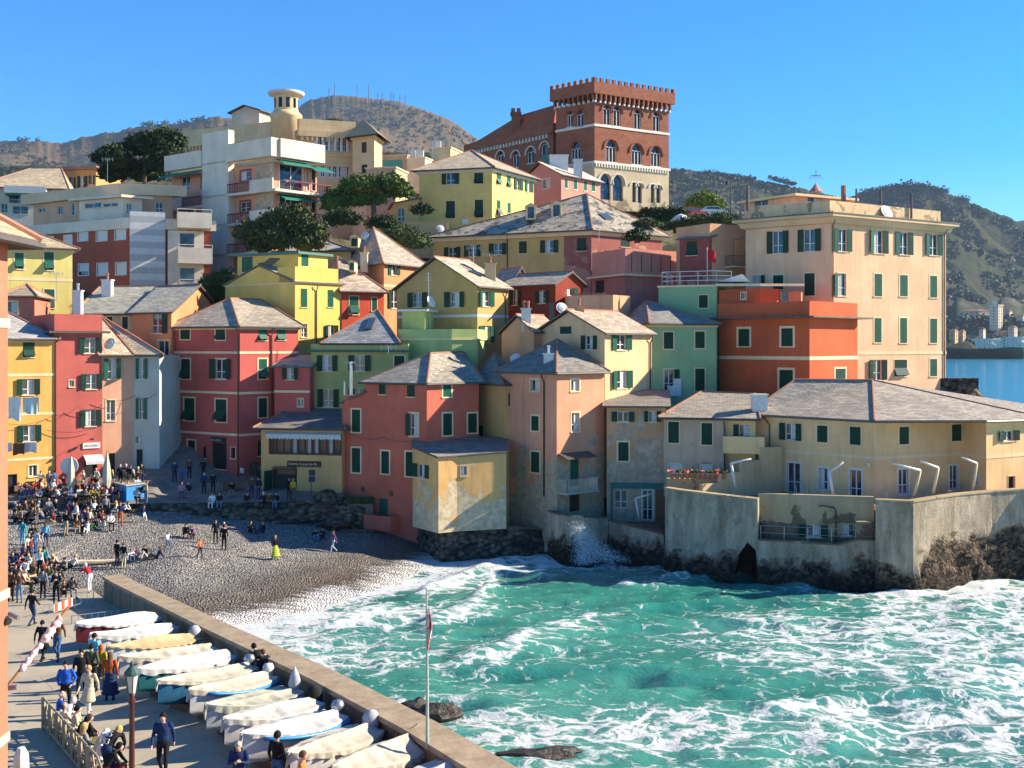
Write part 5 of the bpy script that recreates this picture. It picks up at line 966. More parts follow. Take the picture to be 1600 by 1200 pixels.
# ================================================================ brick castle
s = N('castle_brick'); uvp = s.pos(); b = s.n('TexBrick'); s.L(s.mapping(uvp, (1, 1, 1), (R(90), 0, 0)), b.inputs['Vector']); b.inputs['Scale'].default_value = 1; b.inputs['Brick Width'].default_value = .6; b.inputs['Row Height'].default_value = .2; b.inputs['Mortar Size'].default_value = .012
b.inputs['Color1'].default_value = (.25, .09, .05, 1); b.inputs['Color2'].default_value = (.34, .13, .075, 1); b.inputs['Mortar'].default_value = (.24, .12, .08, 1)
n1 = s.noise(uvp, .5, 5, .7); BRK = s.fin(s.mix(s.mr(n1, .4, .7, 0, .5), b.outputs['Color'], (.20, .06, .035)), .9, s.bump(n1, .4, .03), .15)
STN = stucco((.50, .44, .33), .3, (.3, .27, .2), (36, 46)); MAR = plain('marble_trim', (.66, .60, .50), .7)
def arch(h, i, u0, v0, u1, v1, lights=2, sur=None, gothic=.75, frame=True):
    """pointed arch opening with slender columns and dark glass, cut into wall i"""
    x0, x1 = sorted((h.at(i, u0), h.at(i, u1))); y = (h.face(i)[0]+h.face(i)[1]*(x0+x1)/2).y; zt, zb = ZV(v0, y), ZV(v1, y); w = x1-x0; f = h.fr(i); h.holes.setdefault(i, []).append((x0, x1, zb, zt)); zs = zt-w*gothic; zs = max(zs, zb+.2)
    n = 8; cur = []
    for k in range(n+1):
        a = k/n; dx = w/2*(1-a); cur.append((dx, zs+(zt-zs)*math.sin(math.acos(max(0, 1-a*1.0))) if False else zs+(zt-zs)*math.sqrt(max(0, 1-(1-a)**1.9))))
    q = MB(); xm = (x0+x1)/2
    for sg in (-1, 1):
        xe = x0 if sg < 0 else x1
        for (d0, z0), (d1, z1) in zip(cur[:-1], cur[1:]):
            P_ = [f(xm+sg*d0, 0, z0), f(xm+sg*d1, 0, z1), f(xm+sg*d1, 0, zt), f(xm+sg*d0, 0, zt)]
            q.add(P_, [(0, 1, 2, 3) if sg < 0 else (3, 2, 1, 0)]); q.add([f(xm+sg*d0, 0, z0), f(xm+sg*d1, 0, z1), f(xm+sg*d1, -.4, z1), f(xm+sg*d0, -.4, z0)], [(0, 1, 2, 3)])
        q.add([f(xe, 0, zb), f(xe, 0, zs), f(xe, -.4, zs), f(xe, -.4, zb)], [(0, 1, 2, 3)])
    q.add([f(x0, -.4, zb), f(x1, -.4, zb), f(x1, -.4, zt), f(x0, -.4, zt)], [(0, 1, 2, 3)], 1); q.add([f(x0, 0, zb), f(x1, 0, zb), f(x1, -.4, zb), f(x0, -.4, zb)], [(0, 1, 2, 3)])
    o = q.build('window', [h.mat, M['glass']], h.t)
    if lights > 1 or frame:
        q = MB()
        for k in range(0, lights+1):
            x = x0+w*k/lights; x = min(max(x, x0+.07), x1-.07); q.tube([f(x, -.2, zb), f(x, -.2, zs+.1)], .085, 6)
        for k in range(lights):
            c = x0+w*(k+.5)/lights; r_ = w/lights/2
            for j in range(5):
                a0, a1 = math.pi*j/5, math.pi*(j+1)/5; q.tube([f(c+r_*math.cos(a0), -.2, zs+.1+r_*math.sin(a0)), f(c+r_*math.cos(a1), -.2, zs+.1+r_*math.sin(a1))], .07, 4)
        h.bx(q, i, x0-.1, x1+.1, .004, .12, zb-.16, zb); q.build('tracery', MAR, o)
    q = MB()
    for sg in (-1, 1):
        for (d0, z0), (d1, z1) in zip(cur[:-1], cur[1:]):
            k = 1+.55/w*2; q.tube([f(xm+sg*d0*k, .06, z0+(z0-zs)*.12), f(xm+sg*d1*k, .06, z1+(z1-zs)*.12)], .13, 5)
    q.build('arch_moulding', sur or h.mat, o)
h = H('brick_castle', 'red brick castle tower with battlements, arched windows and pale stone base', [(869, 184), (929, 178.5), (1045, 186.5)], 38.5, 56.2, BRK, cat='castle'); ca = h
for b_ in ((943, 164, 954, 195, 2), (958.5, 166, 969.5, 197, 2), (990.6, 171, 1001.6, 202, 2), (1020, 175, 1031, 205, 2), (947, 219, 963, 253, 3), (987, 225, 1002.5, 257, 3), (1017, 229, 1032, 260, 3)): arch(h, 1, *b_[:4], lights=b_[4])
for b_ in ((886, 174, 895, 198, 2), (901, 172, 912, 197, 2), (892, 222, 907, 255, 3)): arch(h, 0, *b_[:4], lights=b_[4])
zst = ZV(253, 178.5)
for b_ in ((937.5, 272, 954, 312, 1), (957.5, 274, 973.5, 314, 1), (988, 285, 994, 316, 1), (996.5, 286, 1003, 317, 1), (1017, 288, 1023, 317, 1), (1025.5, 289, 1032, 317, 1)): arch(h, 1, *b_[:4], lights=b_[4], sur=MAR, frame=False)
h.walls(); h.wall.data.materials.append(STN)
for p in h.wall.data.polygons:
    if (h.wall.matrix_world @ p.center).z+org(h.t).z < zst and False: p.material_index = 1
bm = bmesh.new(); bm.from_mesh(h.wall.data); zl = zst-org(h.t).z; bmesh.ops.bisect_plane(bm, geom=bm.verts[:]+bm.edges[:]+bm.faces[:], plane_co=(0, 0, zl), plane_no=(0, 0, 1))
for f_ in bm.faces:
    if f_.calc_center_median().z < zl: f_.material_index = 1
bm.to_mesh(h.wall.data); bm.free()
for o in list(h.t.children):
    if o.name.startswith('window') and sum(v.co.z for v in o.data.vertices)/len(o.data.vertices) < zl-1: o.data.materials[0] = STN
h.band([ZV(195, 178.5)], h=.4, mat=MAR, pr=.12); q = MB()
h.ring(q, zst-.2, zst+.2, .01, .18)
for i in (0, 1):
    L = h.face(i)[2]; n = int(L/.55)
    for k in range(n): x = (k+.5)*L/n; h.bx(q, i, x-.11, x+.11, .01, .2, zst-.75, zst-.21)
q.build('dentil_course', MAR, h.t)
q = MB(); q2 = MB()        # machicolation and battlements
for i in range(4):
    L = h.face(i)[2]; n = int(L/.95)
    for k in range(n+1):
        x = k*L/n; h.bx(q, i, x-.15, x+.15, .01, .6, 56.35-.05*(i % 2), 57.3); h.bx(q2, i, x-.14, x+.14, .02, .4, 55.9, 56.34-.05*(i % 2))
h.ring(q, 57.3, 59.2, .0, .65); q.build('machicolation', BRK, h.t); q2.build('corbels', MAR, h.t)
q = MB(); ring = h.off(.65); rin = h.off(.3)
for i in range(4):
    a, b = ring[i], ring[(i+1) % 4]; d = b-a; L = d.length; d /= L; n = Vector((d.y, -d.x, 0)); m = int(L/1.15)
    for k in range(m): x = .35+k*(L-.7)/(m-1); c = a+d*x-n*.22; q.box((c.x, c.y, 59.2+.35), .6, .4, .7, math.atan2(d.y, d.x))
q.build('battlements', BRK, h.t); q = MB(); q.add([(p.x, p.y, 59.0) for p in rin], [(0, 1, 2, 3)]); q.add([(p.x, p.y, 56.2) for p in h.off(0)], [(0, 1, 2, 3)]); q.build('roof', BRK, h.t)
w = H('w', '', [(731, 206), (864, 187.5)], 40, 53.2, BRK, back=12, parent=h.t)
for b_ in ((777, 236, 786, 256, 2), (801, 236, 810, 262, 2), (824, 230, 834, 255, 2), (846, 222, 855, 248, 1)): arch(w, 0, *b_[:4], lights=b_[4], sur=MAR)
w.walls(); q = MB(); L = w.face(0)[2]
for k in range(int(L/.9)): w.bx(q, 0, .2+k*.9, .5+k*.9, .01, .45, 51.9, 52.6)
q.build('dentil_course', MAR, h.t); q = MB(); w.ring(q, 52.6, 54.0, .0, .55); q.build('parapet', BRK, h.t)
w.z1 = 53.6; w.roof('hip01', [P(812, 180, 200), P(870, 163, 192)], ov=0, mat=stucco((.34, .11, .06)), tubes=False, gut=False)
q = MB(); b_ = P(806, 205, 197); q.box(b_+Vector((0, 0, 1.2)), 1.6, 1.4, 3.6); q.box(b_+Vector((0, 0, 3.1)), 2.0, 1.8, .5); q.box(b_+Vector((-.5, 0, 3.7)), .7, .9, .8); q.box(b_+Vector((.5, 0, 3.7)), .7, .9, .8); q.build('chimney', BRK, h.t)
t = thing('bay_pavilion', 'small glazed green balcony pavilion between the pink hill house and the castle wing', 'pavilion', P(860, 255, 178)); q = MB(); q.box(P(861, 256, 178), 3.2, 2.5, 2.4); q.build('cabin', plain('teal_paint', (.05, .16, .12)), t)
# ================================================================ white apartment block with green awnings
WS = stucco((.66, .63, .58), dirt=.15); PKW = stucco((.64, .33, .25), dirt=.1); SB = stucco((.40, .32, .25), .9, (.55, .47, .38), (0, 90))
h = H('white_apartment_block', 'white modern apartment block with pink recesses, green awnings and dark red balcony rails', [(268, 139.5), (429, 128), (495, 132.5)], 22, 37.6, PKW, cat='apartment block'); wb = h
fl = [ZV(243, 128), ZV(297, 128), ZV(345, 128), ZV(393, 128)]
for v0, v1 in ((272, 296), (320, 344)):
    h.win(0, 284, v0+4, 297, v1+2, 'g', fr=0, sh='lgreen'); h.win(0, 313, v0+1, 325, v1, 'g', fr=0); h.win(0, 376, v0-5, 391, v1-14, 'g', fr=.2, fm='redrail')
    h.win(1, 437, v0-14, 473, v1+2, 'g', fr=.1, fm='white'); h.win(1, 478, v0-6, 483, v1+2, 'g', fr=.05, fm='white'); h.win(1, 487, v0-6, 493, v1+2, 'k', fr=.05, fm='white')
h.walls(); x0, x1 = h.at(0, 325), h.at(0, 366); q = MB(); h.bx(q, 0, x0, x1, .01, .9, 22, ZV(206, 133)); q.build('stair_tower', WS, h.t)
q = MB(); [h.bx(q, 0, x0, x1, .905, .98, z-.1, z+.1) for z in fl]; q.build('string_course', stucco((.5, .46, .42)), h.t)
q = MB(); h.bx(q, 0, h.at(0, 402), h.face(0)[2], .01, .14, 22, 37.4); q.build('stone_panel', SB, h.t)
q = MB(); h.bx(q, 0, x1, h.face(0)[2]+.9, .01, 1.3, fl[0]-.25, fl[0]+1.9); h.bx(q, 1, 0, h.face(1)[2]+.3, .012, 1.25, fl[0]-.26, fl[0]+1.9); q.build('roof_parapet', WS, h.t)
q = MB(); h.bx(q, 0, 0, x0, .01, 1.1, ZV(267, 138), ZV(243, 138)); q.build('roof_parapet', WS, h.t)
q = MB(); q.add([(p.x, p.y, 37.65) for p in h.c], [(0, 1, 2, 3)]); q.build('roof', M['cream'], h.t)
f = h.fr(0); f1 = h.fr(1)
for k, z in enumerate(fl[1:]):
    q = MB(); h.bx(q, 0, x1, h.face(0)[2]+1.0, .15, 1.2, z-.3, z); h.bx(q, 0, h.at(0, 402), h.face(0)[2]+1.0, 1.05, 1.2, z, z+1.25); h.bx(q, 1, -1.0, h.face(1)[2]+1.2, .01, 1.6, z-.32, z-.01); o = q.build('balcony', WS, h.t)
    q = MB(); bars(q, [f(x1+.1, 1.1, z), f(h.at(0, 401), 1.1, z)], 1.1, .3, .04); q.build('railing', M['redrail'], o); q = MB(); bars(q, [f1(.2, 1.5, z), f1(h.face(1)[2]+1.1, 1.5, z), f1(h.face(1)[2]+1.1, .1, z)], 1.1, .35, .035); q.build('railing', M['redrail'], o)
    zl = z-.25*k-.95; q = MB(); h.bx(q, 0, -.2, x0, .01, 1.2, zl-.3, zl); h.bx(q, 0, -.2, (x0)*.48, 1.05, 1.2, zl, zl+1.2); o = q.build('balcony', WS, h.t); q = MB(); bars(q, [f(x0*.5, 1.1, zl), f(x0-.1, 1.1, zl)], 1.1, .3, .04); q.build('railing', M['redrail'], o)
AW = plain('green_awning', (.01, .16, .11), .7)
for i, xa, xb, z in ((1, 0, h.face(1)[2]*.7, fl[0]-.35), (1, h.face(1)[2]*.72, h.face(1)[2]+1.2, fl[0]-.6), (1, .2, h.face(1)[2]*.8, fl[1]-.4), (0, -.2, x0, ZV(269, 138))):
    q = MB(); g = h.fr(i); q.prism([g(xa, .1, z), g(xa, 1.9, z-.75), g(xa, 1.9, z-.85), g(xa, .1, z-.1)], g(xb, 0, 0)-g(xa, 0, 0)); q.build('awning', AW, h.t)
# ================================================================ cream villa with a turret
VI = stucco((.62, .51, .33), dirt=.2)
h = H('turret_villa', 'cream villa with a round turret and a columned loggia, behind the white apartment block', [(279, 171), (468, 161), (553, 163.5)], 30, 47.8, VI, cat='villa'); vi = h
for b_ in ((287, 227, 291, 240), (293, 226, 297, 240), (311, 222, 318, 237), (412, 205, 417, 216), (420, 204, 425, 215)): h.win(0, *b_, 'g', fr=0)
for k in range(5): u = 495+k*9.6; h.win(1, u+.8, 211+k*.6, u+8.2, 235+k*.5, 'g', fr=0)
for k in range(5): u = 500+k*9.4; h.win(1, u+1, 257+k*.3, u+7.6, 276+k*.3, 'g', fr=.1, fm='white')
h.walls(); q = MB()
for k in range(6): x = h.at(1, 495+k*9.6); p = h.fr(1)(x, .12, 0); q.lathe([(.34, ZV(236, 162)), (.22, ZV(235, 162)+.3), (.2, ZV(213, 162)), (.36, ZV(210.5, 162))], 8, (p.x, p.y, 0))
q.build('columns', MAR, h.t)
h.band([ZV(240, 161), ZV(256, 161)], h=.35, mat=VI, pr=.2); q = MB(); h.ring(q, 47.0, 47.9, .0, .45)
for i in (0, 1):
    L = h.face(i)[2]; n = int(L/.7)
    for k in range(n): x = (k+.5)*L/n; h.bx(q, i, x-.12, x+.12, .01, .4, 46.4, 47.0)
q.build('cornice', VI, h.t); q = MB(); h.ring(q, 47.9, 49.6, -.2, .12); q.build('parapet', VI, h.t); q = MB(); q.add([(p.x, p.y, 48) for p in h.c], [(0, 1, 2, 3)]); q.build('roof', M['ridge'], h.t)
c = XY(447, 162); r_ = 2.15; z1, z2, z3 = ZV(170, 160), ZV(181, 160), ZV(148, 160)
q = MB(); q.lathe([(r_+.1, 45), (r_+.1, z2), (r_+.22, z2+.1), (r_+.22, z2+.5), (r_-.3, z1)], 28, c); q.build('turret_base', VI, h.t, True)
q = MB(); nw = 10
for k in range(nw):
    a0 = 2*math.pi*k/nw+.2; w_ = .32; ro = r_-.35
    q.lathe([(ro, z1), (ro, z3)], 4, c, a0=a0, a1=a0+2*math.pi/nw-w_); q.lathe([(ro, z3-1.0+.75), (ro, z3)], 2, c, a0=a0-w_, a1=a0)
    q.lathe([(ro+.001, z1), (ro+.001, z1+.35)], 2, c, a0=a0-w_, a1=a0)
tw = q.build('turret_drum', VI, h.t); q = MB(); q.lathe([(r_-.65, z1), (r_-.65, z3)], 24, c); q.build('turret_glass', M['glass'], tw)
q = MB(); q.lathe([(r_-.5, z3-.05), (r_+.4, z3+.3), (r_+.55, z3+.5), (r_+.55, z3+.75), (.2, z3+1.0)], 32, c); q.build('turret_roof', plain('pale_roof', (.6, .55, .45)), tw)
w = H('w', '', [(551, 160.5), (585, 158.5), (597, 163)], 30, 46.6, VI, parent=h.t); w.win(0, 565, 222, 573, 239, 'c', fr=.1, sh='brown'); w.win(0, 565, 257, 574, 271, 'k', fr=0); w.walls(); q = MB(); w.ring(q, 46.3, 46.6, 0, .3); q.build('cornice', VI, h.t); w.roof('pyr', [P(568, 186, 163)], ov=1.0, mat=stucco((.42, .33, .22)), tubes=False)
w = H('w', '', [(362, 170), (405, 168)], 47, 52.3, stucco((.5, .48, .44)), back=5, parent=h.t); w.walls(); w.roof('gab12', rise=1.0, ov=.5, mat=M['white'], gut=False, tubes=False)
# ================================================================ red and white block, upper left
RW = stucco((.33, .10, .07), dirt=.1)
h = H('striped_apartment_block', 'low modern apartment block, brick red and white, with a grey striped end and white balconies', [(45, 131), (203, 122.5), (330, 125.5)], 18, 30.0, RW, cat='apartment block')
wins(h, 0, 'b', [(122, 359, 137, 376), (151, 358, 167, 376), (180, 356, 196, 374), (123, 413, 138, 430), (152, 412, 168, 430), (181, 411, 197, 429)], fr=.12, fm='white'); h.walls()
q = MB(); L0 = h.face(0)[2]; xw = h.at(0, 115)
for a, b_ in ((70, 85), (100, 114)): h.bx(q, 0, h.at(0, a), h.at(0, b_), .01, .1, 18, 29)
h.ring(q, 29.2, 30.4, -.1, .25); q.build('white_panels', WS, h.t)
s = N('striped_marble'); p = s.pos(); z = s.n('SeparateXYZ'); s.L(p, z.inputs[0]); st = s.math('PINGPONG', z.outputs[2], .72); c = s.mix(s.mr(st, .34, .38), (.40, .40, .40), (.58, .57, .55)); c = s.mix(s.mr(s.noise(p, 1.2, 6, .7), .45, .65, 0, .4), c, (.36, .36, .37)); STR = s.fin(c, .6)  # both stripe tones darkened: the shade on this end wall is in the colour
q = MB(); xs = h.at(1, 258); h.bx(q, 1, -.02, xs, .01, .3, 18, 31.1); q.build('striped_end_wall', STR, h.t)
for v0, v1, u0, u1 in ((330, 351, 276, 329), (386, 407, 277, 330), (441, 455, 279, 330)):
    za, zb = ZV(v0, 122), ZV(v1, 122); xa, xb = h.at(1, u0), h.at(1, u1); q = MB(); h.bx(q, 1, xa, xb, .01, 1.9, zb-.25, zb); h.bx(q, 1, xa, xb, 1.75, 1.9, zb, za); h.bx(q, 1, xa, xa+.15, .01, 1.75, zb, za); o = q.build('balcony', WS, h.t)
    q = MB(); q.tube([h.fr(1)(xa, 1.82, za+.35), h.fr(1)(xb, 1.82, za+.35)], .035, 5); [q.tube([h.fr(1)(x, 1.82, za), h.fr(1)(x, 1.82, za+.35)], .03, 4) for x in (xa, (xa+xb)/2, xb)]; q.build('handrail', M['white'], o)
q = MB(); h.bx(q, 1, h.at(1, 262), h.at(1, 318), .01, .5, 18, 29.1); q.build('loggia_wall', WS, h.t); [(lambda q: (h.bx(q, 1, h.at(1, 281), h.at(1, 303), .505, .56, ZV(v+33, 122), ZV(v+12, 122)), q.build('glazing', M['glass'], h.t)))(MB()) for v in (350, 405)]
PP = stucco((.56, .38, .28), dirt=.15)
w = H('w', '', [(52, 139), (189, 130), (270, 131.5)], 28, ZV(289, 130), PP, parent=h.t); wins(w, 0, 'g', [(60, 325, 71, 332), (90, 322, 98, 335), (112, 318, 119, 336)], fr=0); w.win(1, 243, 316, 254, 331, 'g', fr=0); w.walls(); q = MB(); w.ring(q, w.z1-1.2, w.z1+.1, -.2, .7); q.add([(p.x, p.y, w.z1) for p in w.c], [(0, 1, 2, 3)]); q.build('roof_slab', stucco((.64, .52, .38), dirt=.1), h.t)
w = H('w', '', [(124, 129), (192, 126), (222, 127.5)], 28, ZV(309, 126), WS, parent=h.t); wins(w, 0, 'g', [(132, 317, 158, 325), (161, 317, 184, 323)], fr=0); w.win(1, 198, 318, 206, 334, 'g', fr=0); w.walls(); q = MB(); w.ring(q, w.z1, w.z1+.3, -.3, .7); q.add([(p.x, p.y, w.z1+.2) for p in w.c], [(0, 1, 2, 3)]); q.build('roof_slab', WS, h.t)
h = H('sunroom_house', 'pale house with a glazed sunroom and low grey roof at the far left edge', [(-30, 168), (101, 171)], 33, ZV(295, 170), WS, back=10); wins(h, 0, 'g', [(14, 301, 45, 318), (20, 322, 44, 334), (50, 300, 72, 312), (2, 318, 12, 332)], fr=.1); h.walls(); q = MB(); h.bx(q, 0, h.at(0, 10), h.at(0, 75), .01, 2, ZV(305, 170), ZV(299, 170)); h.bx(q, 0, h.at(0, 10), h.at(0, 75), 1.85, 2, ZV(299, 170), ZV(294, 170)); q.build('balcony', M['white'], h.t); q = MB(); h.bx(q, 0, h.at(0, 12), h.at(0, 50), .1, 2.1, ZV(308, 170), ZV(306, 170)); q.build('awning', AW, h.t); h.roof('hip01', [P(48, 263, 178), P(96, 263, 178)], ov=.8, mat=slate((.42, .36, .26)))
h = H('yellow_pink_house', 'yellow and maroon house with dark shutters just left of the big dark pine', [(103, 182), (150, 181)], 36, ZV(265, 181), stucco((.55, .32, .14)), back=8); wins(h, 0, 'o', [(109, 277, 118, 295), (121, 275, 137, 293), (139, 274, 148, 288)], fr=0); h.walls(); q = MB(); h.bx(q, 0, -.5, h.face(0)[2]+.5, -.5, .8, h.z1, h.z1+.5); q.build('roof_slab', M['ridge'], h.t)
# little roofs and sheds left of the yellow hill house
for k, (u0, u1, v0, v1, Y, lab, col) in enumerate(((594, 636, 243, 262, 172, 'flat pale roof terrace with a teal screen, right of the octagonal villa wing', (.55, .48, .36)), (636, 664, 247, 262, 165, 'small white stepped roof hut left of the big pale yellow hill house', (.6, .57, .5)), (674, 704, 231, 247, 168, 'yellowish chimney hut behind the left side of the pale yellow hill roof', (.6, .55, .36)), (572, 618, 262, 300, 150, 'plain cream shed half hidden behind the umbrella pine crown', (.5, .42, .3)))):
    h = H('roof_hut', lab, [(u0, Y), (u1, Y-1)], ZV(v1, Y)-4, ZV(v0, Y), stucco(col), back=5, cat='hut'); h.walls(); h.cornice(.2, .15)
    if k == 0: q = MB(); h.bx(q, 0, .3, 3.6, .05, .12, h.z1-3.0, h.z1-.8); q.build('screen', plain('teal_screen', (.08, .35, .30)), h.t)
    if k in (1, 2): q = MB(); [q.box(h.fr(0)(x, -.8, h.z1+.5), .9, .9, 1.3) for x in ((.8,) if k == 2 else (.6, 1.9))]; q.build('chimney', M['white'], h.t)
# ================================================================ trees
def leaf_mat(name, a, b):
    s = N(name); oi = s.n('NewGeometry'); n1 = s.noise(s.objc(), .9, 4, .6); n2 = s.noise(s.objc(), 7, 3, .7); c = s.mix(s.mr(s.math('ADD', s.math('MULTIPLY', n1, .6), s.math('MULTIPLY', n2, .4)), .35, .65), a, b); m = s.fin(c, .7, None, .25)
    s.b.inputs['Subsurface Weight'].default_value = 0; return m
LF = dict(pine=leaf_mat('pine_foliage', (.03, .065, .012), (.11, .17, .028)), dark=leaf_mat('dark_foliage', (.010, .024, .008), (.035, .06, .014)), laurel=leaf_mat('laurel_foliage', (.026, .042, .012), (.10, .10, .03)), shrub=leaf_mat('shrub_foliage', (.03, .055, .015), (.08, .11, .03)), lime=leaf_mat('yellow_foliage', (.12, .16, .02), (.26, .28, .045)))
BARK = plain('bark', (.10, .065, .045), .95)
def tree(name, label, base, H_, blobs, leaf, seed=1, lsz=.32, dens=90, cat='tree', trunk=.28, group=None, limbs=True):
    """blobs: (dx,dy,dz,rx,ry,rz) lobes of the crown; leaves fill shells of many small clumps"""
    rg = random.Random(seed); t = thing(name, label, cat, base, 0, group); vs = []; fs = []
    for (dx, dy, dz, rx, ry, rz) in blobs:
        nc = max(5, int(dens*1.5*(rx*ry+ry*rz+rx*rz)/6))
        for c in range(nc):
            v = Vector((rg.gauss(0, 1), rg.gauss(0, 1), rg.gauss(0, 1))).normalized()
            if v.z < -.35: v.z *= -.5
            k = rg.uniform(.62, 1.06); cc = Vector((dx+v.x*rx*k, dy+v.y*ry*k, dz+v.z*rz*k)); cr = rg.uniform(.35, .8)*min(1, rz)*.8
            for j in range(rg.randint(8, 16)):
                d = Vector((rg.gauss(0, 1), rg.gauss(0, 1), rg.gauss(0, .7)))*cr*.5; p = cc+d; a = Vector((rg.gauss(0, 1), rg.gauss(0, 1), rg.gauss(0, .6))).normalized(); b_ = a.orthogonal().normalized(); b_.rotate(Matrix.Rotation(rg.uniform(0, 6.3), 3, a)); c_ = a.cross(b_); l = lsz*rg.uniform(.6, 1.3); b0 = len(vs)
                vs += [p-b_*l*.5, p+c_*l*.32, p+b_*l*.6, p-c_*l*.32]; fs.append((b0, b0+1, b0+2, b0+3))
    q = MB(); q.add(vs, fs)
    for (dx, dy, dz, rx, ry, rz) in blobs:      # twiggy inner mass that shows between the leaves
        n0 = len(q.v); K1, K2 = 9, 14; vv_ = []
        for i in range(K1+1):
            for j in range(K2):
                a, b_ = math.pi*i/K1, 2*math.pi*j/K2; w_ = Vector((math.sin(a)*math.cos(b_), math.sin(a)*math.sin(b_), math.cos(a))); k = .74+.28*mnoise.noise(w_*2.2+Vector((dx, dy, seed))); vv_.append((dx+w_.x*rx*k, dy+w_.y*ry*k, dz+w_.z*rz*k*(.8 if w_.z < 0 else 1)))
        q.add(vv_, [((i+1)*K2+j, (i+1)*K2+(j+1) % K2, i*K2+(j+1) % K2, i*K2+j) for i in range(K1) for j in range(K2)])
    q.build('crown', leaf, t, local=True)
    q = MB(); 
    if limbs:
        q.tube([(0, 0, -1.5), (.1, 0, H_*.25), (-.1, .1, H_*.5)], [trunk*1.3, trunk, trunk*.8], 8)
        for (dx, dy, dz, rx, ry, rz) in blobs: q.tube([(-.1, .1, H_*.45), (dx*.5, dy*.5, (H_*.45+dz)*.5+.2), (dx, dy, dz)], [trunk*.6, trunk*.4, trunk*.15], 6)
    else: q.tube([(0, 0, -.5), (0, 0, H_*.5)], [trunk, trunk*.5], 6)
    q.build('trunk', BARK, t, local=True); return t
def crown_px(base, Y, boxes, dy=1.0):
    r = []
    for (u0, v0, u1, v1) in boxes:
        c = P((u0+u1)/2, (v0+v1)/2, Y)-Vector(base); r.append((c.x, RND.uniform(-1, 1)*dy, c.z, (u1-u0)/2*Y/F, (u1-u0)/2*Y/F*.8, (v1-v0)/2*Y/F))
    return r
b_ = P(225, 300, 150); tree('stone_pine', 'huge dark pine mass on the skyline left of the white apartment block', b_, 9, crown_px(b_, 150, [(147, 250, 190, 290), (160, 228, 215, 275), (190, 205, 250, 250), (225, 200, 287, 240), (240, 225, 290, 285), (190, 245, 250, 290), (205, 215, 240, 240), (150, 238, 175, 262)], 2), LF['dark'], 3, .42, 75, cat='pine tree')
b_ = P(583, 352, 131); tree('umbrella_pine', 'bright umbrella pine with wide flat crown, right of the white apartment block', b_, 7, crown_px(b_, 131, [(500, 292, 560, 330), (530, 275, 600, 312), (580, 272, 632, 305), (600, 285, 645, 312), (545, 298, 600, 325), (505, 308, 540, 338)], 1.2), LF['shrub'] if False else LF['pine'], 5, .34, 110, cat='pine tree', trunk=.32)
b_ = P(440, 392, 112); tree('broadleaf_tree', 'dense dark broad-leaved tree in front of the white apartment block balconies', b_, 4, crown_px(b_, 112, [(370, 345, 425, 388), (400, 325, 460, 375), (435, 320, 490, 360), (455, 340, 515, 388), (405, 350, 470, 398), (380, 360, 440, 402), (450, 362, 510, 402)], 1.2), LF['laurel'], 8, .36, 75)
b_ = P(1100, 335, 165); tree('yellow_bush', 'bright yellow-green bush above the hedge road, right of the castle', b_, 3, crown_px(b_, 165, [(1072, 305, 1100, 335), (1088, 298, 1118, 330), (1105, 310, 1130, 336)], .8), LF['lime'], 10, .4, 60, cat='bush', limbs=False)
b_ = P(1040, 345, 150); tree('clipped_hedge', 'dark clipped hedge along the castle road, left of the yellow-green bush', b_, 2, [(x, 0, .6, 1.1, .8, 1.4) for x in (-2.6, -1.4, -.2, 1, 2.2)], LF['dark'], 11, .25, 110, cat='hedge', limbs=False)
for k, (u, v, Y, r_, lab) in enumerate(((1090, 350, 128, 1.3, 'low green shrubs on the bank left of the peach block roof terrace'), (1125, 348, 126, 1.5, 'leafy green shrub above the maroon cottage roof'), (1055, 358, 128, 1.1, 'small shrub above the end of the long slate roof'), (1012, 352, 122, .9, 'reddish bush at the right end of the long slate roof'))):
    b_ = P(u, v, Y); tree('shrub', lab, b_, 1.5, [(0, 0, .3, r_, r_, r_*.6), (r_, .2, .1, r_*.8, r_*.8, r_*.5), (-r_, -.2, .1, r_*.9, r_*.8, r_*.5)], LF['shrub'], 30+k, .22, 110, cat='shrub', limbs=False)
for k, (u, v, Y, r_, lab) in enumerate(((628, 378, 120, 2.0, 'grey-green olive-like bush between the salmon pyramid roof and the yellow garden wall'), (350, 445, 112, 1.6, 'green bush in the gap right of the white balconies'), (332, 462, 112, 1.2, 'lower green bush squeezed between balconies and the yellow gable'), (535, 345, 126, 1.5, 'dark shrub below the umbrella pine crown'), (600, 352, 124, 1.3, 'shrub beside the umbrella pine trunk'), (995, 372, 113, .9, 'dark climbing plant on the pink terrace corner'), (660, 330, 128, 0.9, 'shrub at the foot of the big pale yellow house'), (520, 200, 172, 1.6, 'palm-like roof plant on the villa terrace'))):
    b_ = P(u, v, Y); tree('bush', lab, b_, 2, [(0, 0, .3, r_, r_, r_*.8), (r_*.8, .2, 0, r_*.8, r_*.8, r_*.6), (-r_*.8, -.2, 0, r_*.8, r_*.8, r_*.7)], LF['shrub'] if k in (0, 1, 2) else LF['dark'], 50+k, .24, 90, cat='bush', limbs=False)
